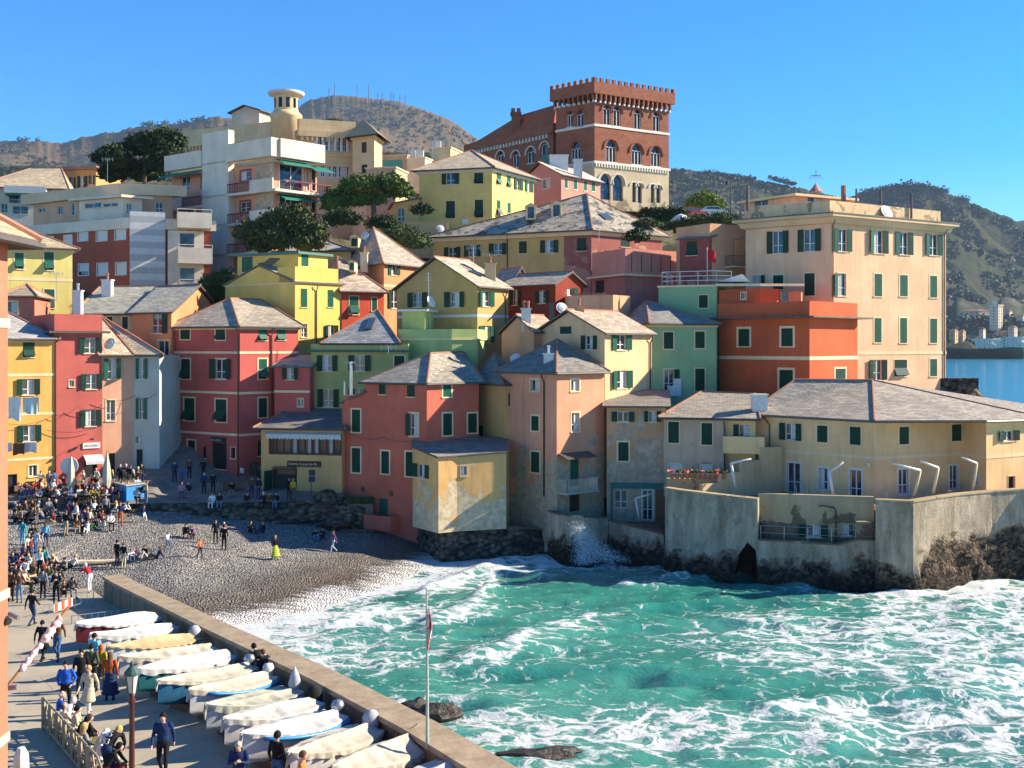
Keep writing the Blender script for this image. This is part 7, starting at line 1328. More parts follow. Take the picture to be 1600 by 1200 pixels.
CLM = {k: plain('cloth_'+k, v, .85, .22, 9, .15, 0, .5) for k, v in COL.items()}
def V(*a): return Vector(a)
def pose(kind):
    """joints of a 1.72 m figure facing -y; L is the figure's left (+x)"""
    J = dict(pel=V(0, 0, .94), ch=V(0, .01, 1.28), nk=V(0, .01, 1.47), hd=V(0, -.015, 1.60), shL=V(.18, .01, 1.40), shR=V(-.18, .01, 1.40), elL=V(.25, .03, 1.12), elR=V(-.25, .03, 1.12), haL=V(.25, -.06, .87), haR=V(-.25, -.06, .87),
             hpL=V(.09, 0, .90), hpR=V(-.09, 0, .90), knL=V(.11, -.02, .49), knR=V(-.11, -.02, .49), anL=V(.12, .03, .08), anR=V(-.12, .03, .08))
    def up(**k): J.update(k)
    def tor(pel, ch, nk, hd, w=.18):
        r = (ch-pel).normalized(); up(pel=pel, ch=ch, nk=nk, hd=hd, shL=nk+V(w, 0, -.07), shR=nk+V(-w, 0, -.07), hpL=pel+V(.09, 0, -.03), hpR=pel+V(-.09, 0, -.03))
    if kind == 'walk': up(knL=V(.10, -.20, .52), anL=V(.10, -.26, .09), knR=V(-.10, -.03, .50), anR=V(-.10, .30, .14), elL=V(.24, .12, 1.14), haL=V(.25, .16, .89), elR=V(-.24, -.06, 1.14), haR=V(-.24, -.26, .95))
    if kind == 'pockets': up(elL=V(.29, .08, 1.13), elR=V(-.29, .08, 1.13), haL=V(.19, -.08, .97), haR=V(-.19, -.08, .97))
    if kind == 'crossed': up(elL=V(.27, -.03, 1.14), elR=V(-.27, -.03, 1.14), haL=V(-.06, -.21, 1.20), haR=V(.07, -.20, 1.16))
    if kind == 'phone': up(elL=V(.24, -.05, 1.14), haL=V(.09, -.30, 1.28), elR=V(-.25, .0, 1.14), haR=V(-.05, -.30, 1.26), hd=V(0, -.05, 1.585))
    if kind == 'eat': up(elL=V(.27, -.08, 1.16), haL=V(.06, -.20, 1.45))
    if kind == 'sit':
        tor(V(0, .05, .50), V(0, .02, .84), V(0, -.01, 1.03), V(0, -.05, 1.16)); up(knL=V(.13, -.38, .50), knR=V(-.13, -.38, .50), anL=V(.14, -.36, .08), anR=V(-.14, -.40, .08), elL=V(.25, -.05, .74), elR=V(-.25, -.05, .74), haL=V(.10, -.28, .62), haR=V(-.10, -.30, .62))
    if kind == 'sitback':
        tor(V(0, .08, .50), V(0, .17, .83), V(0, .20, 1.02), V(0, .18, 1.16)); up(knL=V(.13, -.34, .52), knR=V(-.10, -.36, .56), anL=V(.14, -.42, .08), anR=V(.02, -.58, .40), elL=V(.29, .18, .78), elR=V(-.28, .15, .75), haL=V(.25, -.05, .68), haR=V(-.2, -.1, .62))
    if kind == 'hunch':
        tor(V(0, .08, .50), V(0, -.06, .80), V(0, -.17, .96), V(0, -.27, 1.04)); up(knL=V(.15, -.38, .50), knR=V(-.15, -.38, .50), anL=V(.15, -.40, .08), anR=V(-.15, -.36, .08), elL=V(.22, -.30, .66), elR=V(-.22, -.30, .66), haL=V(.05, -.46, .58), haR=V(-.05, -.46, .58))
    if kind == 'ground':
        tor(V(0, .10, .13), V(0, .12, .46), V(0, .06, .65), V(0, .02, .78)); up(knL=V(.14, -.28, .46), knR=V(-.14, -.26, .44), anL=V(.13, -.50, .07), anR=V(-.13, -.48, .07), elL=V(.25, -.04, .40), elR=V(-.25, -.04, .40), haL=V(.07, -.33, .42), haR=V(-.07, -.33, .42))
    if kind == 'lounge':
        tor(V(0, .10, .13), V(0, .26, .42), V(0, .32, .60), V(0, .31, .74)); up(knL=V(.12, -.34, .24), knR=V(-.12, -.30, .36), anL=V(.12, -.76, .08), anR=V(-.12, -.55, .07), elL=V(.26, .40, .32), elR=V(-.26, .40, .32), haL=V(.24, .50, .06), haR=V(-.24, .50, .06))
    if kind == 'squat':
        tor(V(0, .12, .34), V(0, -.02, .64), V(0, -.12, .81), V(0, -.2, .91)); up(knL=V(.16, -.26, .46), knR=V(-.16, -.24, .44), anL=V(.12, .02, .08), anR=V(-.12, .02, .08), elL=V(.22, -.28, .50), elR=V(-.22, -.28, .50), haL=V(.07, -.48, .34), haR=V(-.07, -.48, .34))
    if kind == 'bend':
        tor(V(0, .10, .90), V(0, -.12, 1.14), V(0, -.30, 1.22), V(0, -.42, 1.22)); up(elL=V(.24, -.32, .95), elR=V(-.24, -.32, .95), haL=V(.12, -.42, .72), haR=V(-.12, -.42, .72))
    if kind == 'lean':
        tor(V(0, .14, .92), V(0, -.06, 1.18), V(0, -.20, 1.33), V(0, -.28, 1.44)); up(elL=V(.26, -.32, 1.12), elR=V(-.26, -.32, 1.12), haL=V(.04, -.42, 1.12), haR=V(-.04, -.42, 1.14), anL=V(.12, .22, .08), anR=V(-.10, .05, .08), knR=V(-.1, 0, .5), knL=V(.11, .12, .5))
    return J
def cap(q, a, b, ra, rb, mi, n=10, sc=1):   # tapered capsule with rounded ends
    a, b = Vector(a), Vector(b); d = (b-a).normalized(); pts = []; rs = []
    for k in range(4): t = k/4*math.pi/2; pts.append(a-d*ra*math.cos(t)); rs.append(max(.004, ra*math.sin(t)))
    pts.append(a); rs.append(ra)
    pts.append(b); rs.append(rb)
    for k in range(1, 5): t = k/4*math.pi/2; pts.append(b+d*rb*math.sin(t)); rs.append(max(.004, rb*math.cos(t)))
    q.tube(pts, rs, n, mi)
def ell(q, c, r, mi, n=14, rot=None):
    c = Vector(c); vs = []; m = 9
    for i in range(m+1):
        th = math.pi*i/m
        for k in range(n): ph = 2*math.pi*k/n; v = Vector((r[0]*math.sin(th)*math.cos(ph), r[1]*math.sin(th)*math.sin(ph), r[2]*math.cos(th))); vs.append(c+(rot @ v if rot else v))
    q.add(vs, [((i+1)*n+k, (i+1)*n+(k+1) % n, i*n+(k+1) % n, i*n+k) for i in range(m) for k in range(n)], mi)
PM = {}
def body_mesh(kind, dress=None, bulk=1.0):
    """one continuous body surface: overlapping tapered volumes fused by a voxel remesh, each face keeps the colour zone of what it came from"""
    key = (kind, dress, bulk)
    if key in PM: return PM[key]
    J = pose(kind); q = MB(); k = bulk; S, T, Bt, Sh = 0, 1, 2, 3
    up = (J['nk']-J['pel']).normalized(); rt = up.rotation_difference(Vector((0, 0, 1))).inverted().to_matrix()
    m1, m2 = J['pel'].lerp(J['ch'], .35), J['pel'].lerp(J['ch'], .75)
    ell(q, J['ch'], (.165*k, .115*k, .19), T, rot=rt); ell(q, m2, (.155*k, .11*k, .16), T, rot=rt); ell(q, m1, (.15*k, .115*k, .14), T, rot=rt); ell(q, J['pel'], (.165*k, .12*k, .13), Bt, rot=rt)
    ell(q, J['nk']-up*.10, (.19*k, .085*k, .075), T, rot=rt); cap(q, J['nk']-up*.03, J['hd']-up*.03, .052, .05, S)
    hd = J['hd']; ell(q, hd, (.076, .094, .112), S); ell(q, hd+V(0, -.035, -.06), (.05, .055, .05), S); ell(q, hd+V(0, -.098, -.012), (.014, .02, .026), S)
    for sx_ in (1, -1): ell(q, hd+V(.077*sx_, .008, -.008), (.014, .02, .03), S)
    for s_ in 'LR':
        sg = 1 if s_ == 'L' else -1; sh, el, ha = J['sh'+s_], J['el'+s_], J['ha'+s_]; cap(q, sh, el, .060*k, .046*k, T); cap(q, el, el.lerp(ha, .92), .045*k, .034*k, T)
        d = (ha-el).normalized(); ell(q, ha+d*.035, (.03, .03, .045), S, rot=d.rotation_difference(Vector((0, 0, 1))).inverted().to_matrix())
        hp, kn, an = J['hp'+s_], J['kn'+s_], J['an'+s_]; cap(q, hp, kn, .088, .062, Bt); cap(q, kn, an, .060, .042, Bt if dress != 'bare' else S)
        ft = V(0, -1, -.0); cap(q, an+V(0, .03, -.035), an+V(0, -.13, -.045), .045, .036, Sh)
    if dress in ('coat', 'skirt'):
        zk = (J['knL']+J['knR'])/2; c = T if dress == 'coat' else Bt; tgt = J['pel'].lerp(zk, .8 if dress == 'coat' else 1.5); n = 6
        for i in range(n): p = J['pel'].lerp(tgt, i/(n-1)); w_ = .175+.018*i*(1.0 if dress == 'coat' else 1.8); ell(q, p, (w_, .135+.012*i, .10), c, rot=rt)
    src = q.build('src', [SKIN[0]]*4, None); me0 = src.data
    from mathutils.bvhtree import BVHTree
    bv = BVHTree.FromPolygons([tuple(v.co) for v in me0.vertices], [tuple(p.vertices) for p in me0.polygons])
    md = src.modifiers.new('r', 'REMESH'); md.mode = 'VOXEL'; md.voxel_size = .020; md.use_smooth_shade = True; md2 = src.modifiers.new('s', 'SMOOTH'); md2.iterations = 2; md2.factor = .5
    bpy.context.view_layer.update(); me = bpy.data.meshes.new_from_object(src.evaluated_get(bpy.context.evaluated_depsgraph_get()))
    me.materials.clear(); [me.materials.append(SKIN[0]) for _ in range(4)]
    idx = []
    for p in me.polygons:
        r = bv.find_nearest(p.center); mi = me0.polygons[r[2]].material_index; idx.append(mi)
    me.polygons.foreach_set('material_index', idx); me.polygons.foreach_set('use_smooth', [True]*len(idx))
    # separate curled fingers and a thumb rooted in each palm
    bm = bmesh.new(); bm.from_mesh(me); q = MB()
    for s_ in 'LR':
        sg = 1 if s_ == 'L' else -1; el, ha = J['el'+s_], J['ha'+s_]; d = (ha-el).normalized(); w_ = d.cross(V(sg, 0, 0)).normalized() if abs(d.x) < .9 else V(0, -1, 0); pn = d.cross(w_).normalized()
        for f_ in range(4): o_ = w_*(.026-.017*f_); l = (.07, .078, .072, .056)[f_]; b0 = ha+d*.055+o_; q.tube([b0, b0+d*l*.5, b0+d*l*.85-pn*sg*.012*-1, b0+d*l-pn*sg*.028*-1], [.009, .0085, .008, .006], 5, 0)
        b0 = ha+d*.02+w_*.028; q.tube([b0, b0+w_*.02+d*.02, b0+w_*.026+d*.05], [.011, .0095, .007], 5, 0)
    for vs_, fs_ in ((q.v, q.f),):
        bvv = [bm.verts.new(v) for v in vs_]
        for f_ in fs_:
            try: g = bm.faces.new([bvv[i] for i in f_]); g.material_index = 0; g.smooth = True
            except ValueError: pass
    bm.to_mesh(me); bm.free(); me.update(); bpy.data.objects.remove(src); me.name = 'person'
    PM[key] = (me, J); return PM[key]
HM = {}
def hair_mesh(style, hd):
    key = (style, tuple(round(x, 3) for x in hd))
    if key in HM: return HM[key]
    q = MB(); rg = random.Random(5); n = 20; m = 12; vs = []
    for i in range(m+1):
        th = math.pi*.60*i/m
        for k in range(n):
            ph = 2*math.pi*k/n; fr_ = max(0, -math.sin(ph)); lim = 1-.42*fr_**1.2; t_ = th*lim; w_ = 1.10+.05*mnoise.noise(Vector((ph*3, th*5, 1))); vs.append(hd+V(.082*w_*math.sin(t_)*math.cos(ph), .102*w_*math.sin(t_)*math.sin(ph)+.006, .118*w_*math.cos(t_)))
    q.add(vs, [((i+1)*n+k, (i+1)*n+(k+1) % n, i*n+(k+1) % n, i*n+k) for i in range(m) for k in range(n)])
    if style == 'long':
        vs = []
        for i in range(9):
            for k in range(13): a = math.pi*(k/12)*1.1-.16; r_ = .098-.004*i; vs.append(hd+V(r_*math.cos(a)*(1+.05*math.sin(k*2+i)), .108*math.sin(a)+.012+.004*i, -.02-.045*i))
        q.add(vs, [(i*13+k, (i+1)*13+k, (i+1)*13+k+1, i*13+k+1) for i in range(8) for k in range(12)])
    if style == 'bald': q = MB(); ell(q, hd+V(0, .05, -.01), (.082, .06, .07), 0)
    o = q.build('hair', M['iron'], None, True); me = o.data; bpy.data.objects.remove(o); HM[key] = me; return me
PHR = dict(stand='standing', walk='walking', pockets='standing, hands in pockets', crossed='standing with folded arms', phone='standing, hands raised in front', eat='standing, hand at mouth', sit='seated', sitback='seated, leaning back', hunch='seated, hunched forward', ground='sitting on the ground', lounge='reclining on the ground', squat='crouching', bend='bending forward', lean='leaning forward')
PEOPLE = []
def person(u, v, kind, top, bot, hair='brown', where='', rz=0, h=1.72, style='short', dress=None, bulk=1.0, surf='prom', group=None, lab=None, Y=None, z=None, sk=0, shoes='black'):
    zf = {'prom': lambda x, y: prom_z(y), 'beach': lambda x, y: beach_z(x, y)+.0, 'sq': sq_z}[surf]
    if Y is None:
        Y = 70.0
        for _ in range(25): Y = .5*Y+.5*F*(CZ-(z if z is not None else zf((u-800)/F*Y, Y)))/(v-HZ)
    x = (u-800)/F*Y; z = zf(x, Y) if z is None else z; me, J = body_mesh(kind, dress, bulk); o = bpy.data.objects.new('person', me); link(o); o.location = (x, Y, z); o.rotation_euler = (0, 0, R(rz)); s_ = h/1.72; o.scale = (s_, s_, s_)
    for i, m_ in enumerate((SKIN[sk], CLM[top], CLM[bot], CLM[shoes])): o.material_slots[i].link = 'OBJECT'; o.material_slots[i].material = m_
    hm = hair_mesh(style, J['hd']); ho = bpy.data.objects.new('hair', hm); link(ho); ho.parent = o; ho.material_slots[0].link = 'OBJECT'; ho.material_slots[0].material = CLM[hair]
    if style == 'hat': ho.name = 'hat'
    tag(o, None, 'person', group); PEOPLE.append((o, lab, kind, top, bot, where, x, Y, h, hair)); return o
NEAR = 'people on the promenade'; pr = dict(group=NEAR)
person(255, 1216, 'walk', 'navy', 'black', 'black', 'with a black beanie, alone right of the lamp post', 8, 1.80, 'hat', bulk=1.06, **pr)
person(139, 1121, 'walk', 'beige', 'white', 'blond', 'long coat, left of the lamp post', -5, 1.70, 'short', 'coat', 1.04, **pr)
person(103, 1116, 'pockets', 'blue', 'black', 'black', 'dark cap, beside the beige coat', 10, 1.75, 'hat', bulk=1.08, **pr)
person(172, 1094, 'stand', 'rust', 'navy', 'brown', 'long dark hair, seen from behind', 185, 1.66, 'long', 'skirt', **pr)
person(158, 1078, 'stand', 'mustard', 'olive', 'ginger', 'long ginger hair beside the tan boat', 170, 1.64, 'long', **pr)
person(147, 1062, 'crossed', 'sky', 'denim', 'black', 'pale blue shirt near the white sheeted boat', 150, 1.75, **pr)
person(127, 1092, 'stand', 'black', 'black', 'black', 'just left behind the beige coat', 20, 1.72, **pr); person(143, 1082, 'pockets', 'olive', 'black', 'black', 'directly behind the beige coat', 175, 1.74, **pr)
person(66, 1034, 'walk', 'black', 'black', 'black', 'walking away up the ramp', 175, 1.68, 'short', 'coat', **pr); person(90, 1032, 'walk', 'brown', 'denim', 'blue', 'blue cap, walking beside a black coat', 5, 1.75, 'hat', **pr)
person(404, 1076, 'lean', 'black', 'navy', 'black', 'on the sea wall behind the white outboard', 230, 1.76, bulk=1.04, **pr); person(421, 1082, 'lean', 'black', 'black', 'brown', 'right one of the pair on the sea wall', 250, 1.68, **pr)
person(433, 1246, 'stand', 'black', 'denim', 'black', 'short sleeves at the bottom edge by the white boat', 150, 1.74, **pr); person(373, 1262, 'phone', 'navy', 'black', 'lgrey', 'grey hair, reading at the bottom edge', 5, 1.72, bulk=1.06, **pr); person(473, 1278, 'stand', 'orange', 'denim', 'brown', 'only the head showing at the bottom edge', 90, 1.68, **pr)
o = person(171, 1222, 'bend', 'black', 'navy', 'blond', 'white numbers on the back, beside the lamp post', 165, 1.78, bulk=1.04, **pr)
for txt, py, pz in (('45', .02, 1.186), ('53', .15, 1.035)):
    tt = text(txt, (0, 0, 0), (1, 0, 0), .21, plain('white_print', (.75, .75, .75)), o, 'jersey_number'); tt.data.transform(Matrix.Translation(org(o))); tt.rotation_euler = (R(-42), 0, R(180)); tt.location = (.12, py+.02, pz+.02)
bn = [('blue', 'denim', 'lgrey', 'sit', 'bald'), ('white', 'khaki', 'lgrey', 'hunch', 'short'), ('cream', 'denim', 'brown', 'sitback', 'bald'), ('beige', 'black', 'black', 'sit', 'short'), ('black', 'black', 'brown', 'hunch', 'long'), ('black', 'olive', 'black', 'sit', 'short'), ('grey', 'beige', 'blond', 'sitback', 'long'), ('beige', 'brown', 'white', 'hunch', 'hat'), ('white', 'lgrey', 'white', 'sit', 'hat'), ('black', 'maroon', 'black', 'hunch', 'short')]
for k, (a, b2, hr, kd, stl) in enumerate(bn):
    p = A+d*(.06+.095*k)+n_*(.42+.03*(k % 2)); person(0, 0, kd, a, b2, hr, 'on the railing bench at bottom left', math.degrees(math.atan2(n_.y, n_.x))+90+RND.uniform(-30, 30), 1.70, stl, group='people on the railing bench', Y=p.y, z=p.z-.04).location.x = p.x
    PEOPLE[-1] = PEOPLE[-1][:6]+(p.x,)+PEOPLE[-1][7:]
# foot of the ramp
rp = dict(group='people at the foot of the ramp'); W1 = 'at the foot of the ramp'
for a in ((17, 940, 'stand', 'brown', 'black', 'black', 170, 'short'), (30, 942, 'pockets', 'brown', 'jeans', 'brown', 5, 'short'), (67, 935, 'stand', 'grey', 'black', 'black', 178, 'short'), (88, 944, 'phone', 'black', 'black', 'brown', 10, 'short'), (50, 978, 'walk', 'black', 'navy', 'black', 160, 'short'), (108, 935, 'hunch', 'black', 'grey', 'black', 60, 'short'), (100, 930, 'ground', 'olive', 'black', 'brown', 20, 'long'), (138, 925, 'lean', 'red', 'white', 'white', 235, 'hat'), (24, 915, 'sit', 'black', 'denim', 'brown', 40, 'short'), (41, 905, 'hunch', 'white', 'black', 'black', 0, 'short'), (52, 912, 'sit', 'brown', 'khaki', 'brown', -30, 'long'), (80, 902, 'ground', 'black', 'navy', 'black', 30, 'short'), (38, 925, 'sit', 'beige', 'black', 'lgrey', 90, 'bald'), (20, 895, 'sit', 'navy', 'black', 'brown', 20, 'short'), (62, 900, 'stand', 'white', 'black', 'blond', 160, 'long'), (76, 915, 'sit', 'olive', 'denim', 'black', 15, 'short')):
    person(a[0], a[1], a[2], a[3], a[4], a[5], W1, a[6], RND.uniform(1.64, 1.8), a[7], **rp)
# beach
bp = dict(group='people on the shingle', surf='beach')
for a in ((35, 852, 'stand', 'teal', 'sky', 'black', 170, 'short', 'beside a second teal top', 1.78), (51, 858, 'crossed', 'black', 'denim', 'black', 30, 'long', 'between the two teal tops', 1.7), (71, 855, 'stand', 'sky', 'navy', 'brown', 200, 'long', 'right of the black-haired trio', 1.66), (56, 864, 'bend', 'lgrey', 'denim', 'black', 90, 'short', 'bending near the teal tops', 1.76), (103, 838, 'crossed', 'black', 'khaki', 'brown', 160, 'short', 'pale trousers, by the driftwood', 1.75),
          (23, 880, 'ground', 'maroon', 'black', 'brown', 30, 'short', 'leftmost cluster on the stones', 1.7), (33, 888, 'lounge', 'black', 'navy', 'black', 10, 'short', 'leftmost cluster on the stones', 1.7), (44, 893, 'ground', 'white', 'black', 'blond', -20, 'long', 'leftmost cluster on the stones', 1.65), (69, 897, 'stand', 'teal', 'black', 'black', 180, 'short', 'teal shirt above the ramp crowd', 1.72), (84, 893, 'ground', 'black', 'denim', 'brown', 40, 'short', 'beside the teal shirt', 1.7), (110, 887, 'lounge', 'white', 'black', 'blond', -60, 'short', 'leaning on a pale board', 1.7), (100, 892, 'ground', 'grey', 'black', 'black', -30, 'short', 'beside the white-topped recliner', 1.7),
          (118, 833, 'hunch', 'brown', 'khaki', 'blond', 40, 'long', 'near the driftwood', 1.65), (128, 828, 'ground', 'navy', 'black', 'brown', 20, 'short', 'near the driftwood', 1.7), (136, 832, 'lounge', 'white', 'lgrey', 'brown', 10, 'short', 'near the driftwood', 1.7), (148, 828, 'ground', 'black', 'green', 'black', -40, 'short', 'near the sunlit rubble', 1.7), (161, 824, 'ground', 'brown', 'white', 'brown', 10, 'short', 'near the sunlit rubble', 1.7), (173, 828, 'sit', 'white', 'black', 'black', 30, 'short', 'near the sunlit rubble', 1.7), (188, 821, 'walk', 'navy', 'rust', 'brown', 20, 'short', 'at the edge of the shadow', 1.7), (225, 816, 'walk', 'navy', 'white', 'brown', 70, 'short', 'small child running in the shaded shingle', 1.2),
          (183, 885, 'stand', 'black', 'black', 'black', 150, 'short', 'blue rucksack, mid beach', 1.72), (193, 888, 'stand', 'black', 'beige', 'brown', 160, 'short', 'bare legs, mid beach', 1.7), (205, 876, 'ground', 'white', 'denim', 'brown', 30, 'short', 'in the mid beach row', 1.5), (214, 874, 'ground', 'pink', 'grey', 'brown', 10, 'long', 'in the mid beach row', 1.5), (226, 872, 'ground', 'black', 'lgrey', 'brown', -20, 'short', 'in the mid beach row', 1.7), (243, 873, 'lounge', 'navy', 'black', 'brown', -60, 'long', 'last of the mid beach row', 1.6),
          (262, 858, 'walk', 'white', 'denim', 'brown', 60, 'short', 'small child walking at the shadow edge', 1.15), (312, 872, 'walk', 'orange', 'black', 'brown', 40, 'short', 'small child in the sun', 1.3), (290, 840, 'squat', 'black', 'black', 'black', 20, 'short', 'left of a couple in shade', 1.7), (301, 842, 'squat', 'purple', 'black', 'brown', -20, 'short', 'right of a couple in shade', 1.6), (337, 850, 'stand', 'black', 'black', 'brown', 20, 'long', 'beside the tall figure with a child', 1.68), (350, 860, 'stand', 'black', 'black', 'black', 170, 'short', 'carrying a child on the shoulders', 1.8), (350, 829.6, 'sit', 'pink', 'pink', 'white', 170, 'hat', 'riding on shoulders', 1.0),
          (392, 833, 'ground', 'black', 'black', 'black', 40, 'short', 'left of the pair in the shaded shingle', 1.7), (410, 833, 'ground', 'black', 'navy', 'ginger', -40, 'short', 'right of the pair in the shaded shingle', 1.7), (430, 874, 'walk', 'black', 'lime', 'blond', 30, 'short', 'long yellow-green skirt near the wet stones', 1.65), (493, 844, 'ground', 'black', 'jeans', 'brown', 20, 'short', 'left of the right-hand pair in shade', 1.65), (504, 842, 'ground', 'black', 'navy', 'black', -20, 'short', 'right of the right-hand pair in shade', 1.65), (521, 864, 'walk', 'purple', 'lgrey', 'brown', -60, 'short', 'last toward the ochre annex', 1.6)):
    zz = None; yy = None
    if a[8] == 'riding on shoulders': yy = PEOPLE[-1][7]+.02; zz = PEOPLE[-1][0].location.z+1.20
    person(a[0], a[1], a[2], a[3], a[4], a[5], a[8], a[6], a[9], a[7], 'skirt' if a[4] == 'lime' else None, Y=yy, z=zz, **bp)
# café crowd and quay
sq = dict(group='people in the beach square', surf='sq'); TOPS = ['black', 'navy', 'black', 'brown', 'grey', 'white', 'maroon', 'beige', 'olive', 'black', 'denim', 'red', 'cream', 'purple']; BOTS = ['black', 'denim', 'navy', 'black', 'khaki', 'grey']; HR = ['black', 'brown', 'brown', 'blond', 'lgrey', 'black']; rgc = random.Random(21)
cafe = []
for row, (vv, u0, u1, n) in enumerate(((768, 60, 222, 15), (776, 30, 226, 17), (785, 24, 190, 16), (794, 20, 205, 12))):
    for k in range(n):
        cafe.append((u0+(u1-u0)*(k+.5)/n+rgc.uniform(-2.5, 2.5), vv+rgc.uniform(-2, 2), row))
wh = ('in the back café row by the red shop house', 'in the second café row', 'in the third café row', 'in the front café row on the square edge')
for k, (u, v, row) in enumerate(cafe):
    if row == 0: kd = rgc.choice(['stand', 'sit', 'crossed', 'phone', 'sit', 'pockets'])
    else: kd = rgc.choice(['sit', 'hunch', 'sitback', 'sit', 'hunch', 'ground' if row == 3 else 'sit', 'stand' if rgc.random() < .25 else 'sit'])
    tp = rgc.choice(TOPS)
    if k == 43: tp = 'yellow'
    on_sq = u > 0 and row < 3
    person(u, v if row < 3 else v+14, kd, tp, rgc.choice(BOTS), rgc.choice(HR), wh[row], rgc.uniform(-120, 120), rgc.uniform(1.6, 1.8), rgc.choice(['short', 'short', 'long', 'bald', 'hat']), group='people in the beach square', surf='sq' if on_sq else 'beach')
for a in ((188, 752, 'stand', 'black', 'black', 'lgrey', 20), (197, 751, 'crossed', 'navy', 'denim', 'lgrey', -20), (204, 753, 'pockets', 'black', 'khaki', 'brown', 160), (216, 755, 'phone', 'brown', 'black', 'lgrey', 10), (229, 779, 'stand', 'khaki', 'jeans', 'brown', 120), (221, 750, 'stand', 'black', 'navy', 'black', 30), (213, 779, 'sit', 'lgrey', 'black', 'white', 40)):
    person(a[0], a[1]+8, a[2], a[3], a[4], a[5], 'around the blue stall', a[6], 1.74, 'short', **sq)
for a in ((273, 752, 'stand', 'navy', 'black', 'black', 20, 'in the shade left of the bar door'), (283, 757, 'bend', 'blue', 'denim', 'brown', 80, 'in the shade left of the bar door'), (296, 747, 'stand', 'brown', 'black', 'black', 10, 'in the shade left of the bar door'), (318, 748, 'pockets', 'black', 'black', 'brown', 170, 'by the bar door'), (319, 771, 'stand', 'navy', 'black', 'lgrey', 170, 'at the quay edge below the bar'), (333, 771, 'stand', 'black', 'black', 'black', 20, 'at the quay edge below the bar'), (284, 778, 'sit', 'pink', 'purple', 'brown', 15, 'on the quay edge'), (295, 778, 'sit', 'black', 'grey', 'sky', -15, 'on the quay edge'), (363, 775, 'hunch', 'black', 'grey', 'brown', 5, 'on a bench against the rubble wall'), (393, 778, 'eat', 'brown', 'navy', 'brown', 30, 'left of the restaurant door'), (404, 779, 'pockets', 'black', 'navy', 'black', -30, 'left of the restaurant door'), (458, 781, 'stand', 'mustard', 'olive', 'blond', 160, 'in the restaurant doorway'), (452, 780, 'stand', 'black', 'black', 'black', 10, 'in the restaurant doorway')):
    person(a[0], a[1], a[2], a[3], a[4], a[5], a[7], a[6], RND.uniform(1.65, 1.8), 'short', **sq)
for a in ((332, 786, 'sit', 'white', 'white', 'brown', -10), (343, 788, 'sit', 'black', 'jeans', 'brown', 10), (386, 795, 'sit', 'black', 'navy', 'black', 15), (412, 798, 'sit', 'black', 'black', 'white', -20), (421, 797, 'sit', 'brown', 'black', 'black', 20), (432, 800, 'sit', 'black', 'jeans', 'black', -15)):
    person(a[0], a[1], a[2], a[3], a[4], a[5], 'on the low quay edge below the restaurant', a[6], 1.7, 'short', group='people in the beach square', surf='sq', z=3.56, Y=yf((a[0]-800)/F*85)-.12)
for k in range(30): u, v = rgc.uniform(18, 165), rgc.uniform(803, 822); person(u, v, rgc.choice(['ground', 'hunch', 'sit', 'ground', 'lounge']), rgc.choice(TOPS), rgc.choice(BOTS), rgc.choice(HR), 'on the stones just below the café rows', rgc.uniform(-120, 120), 1.7, rgc.choice(['short', 'long']), group='people on the shingle', surf='beach')
for k in range(14): u, v = rgc.uniform(16, 95), rgc.uniform(868, 905); person(u, v, rgc.choice(['ground', 'hunch', 'sit', 'stand']), rgc.choice(TOPS), rgc.choice(BOTS), rgc.choice(HR), 'among the crowd above the ramp foot', rgc.uniform(-120, 120), 1.7, rgc.choice(['short', 'long']), group='people on the shingle', surf='beach')
# labels: unique by look and place
cn = dict(lgrey='pale grey', teal='teal', sky='light blue'); seen = {}
for e in PEOPLE:
    o, lab, kind, top, bot, where = e[:6]; who = 'child' if e[8] < 1.4 else 'person'; key = f"{who} in {cn.get(top, top)} top and {cn.get(bot, bot)} {'skirt' if bot == 'lime' else 'trousers'}, {PHR[kind].split(',')[0]} {where}"
    seen.setdefault(key, []).append(e)
ORD = ['leftmost', 'second from left', 'third from left', 'fourth from left', 'fifth from left', 'sixth from left', 'seventh from left']
for key, es in seen.items():
    es.sort(key=lambda e: e[6]/e[7])
    for k, e in enumerate(es):
        l = key if len(es) == 1 else ORD[min(k, 6)]+' '+key
        w_ = l.split(); e[0]['label'] = ' '.join(w_[:16])
# ================================================================ square furniture
def closed_parasol(u, v, Y, H_, lab):
    b_ = P(u, v, Y); b_.z = 4.1; t = thing('closed_parasol', lab, 'parasol', b_); q = MB(); q.tube([b_, b_+Vector((0, 0, H_+.2))], .03, 6); q.build('pole', M['wood'], t); q = MB(); vs = []; n = 20; m = 12
    for j in range(m+1):
        f_ = j/m; r_ = .05+.26*math.sin(math.pi*min(1, f_*.62+.0))**1.0*(1-.35*f_*(f_ > .8))
        for k in range(n): a = 2*math.pi*k/n; rr = r_*(1+.22*math.cos(a*6+f_*2)); vs.append(b_+Vector((rr*math.cos(a), rr*math.sin(a), H_-f_*(H_-.9))))
    q.add(vs, [(j*n+k, (j+1)*n+k, (j+1)*n+(k+1) % n, j*n+(k+1) % n) for j in range(m) for k in range(n)]); q.build('canopy', CL['cream'], t, True)
closed_parasol(111, 790, 83.5, 3.4, 'closed cream parasol in front of the round white disc'); closed_parasol(167, 785, 84, 3.6, 'closed cream parasol right of the shop awning')
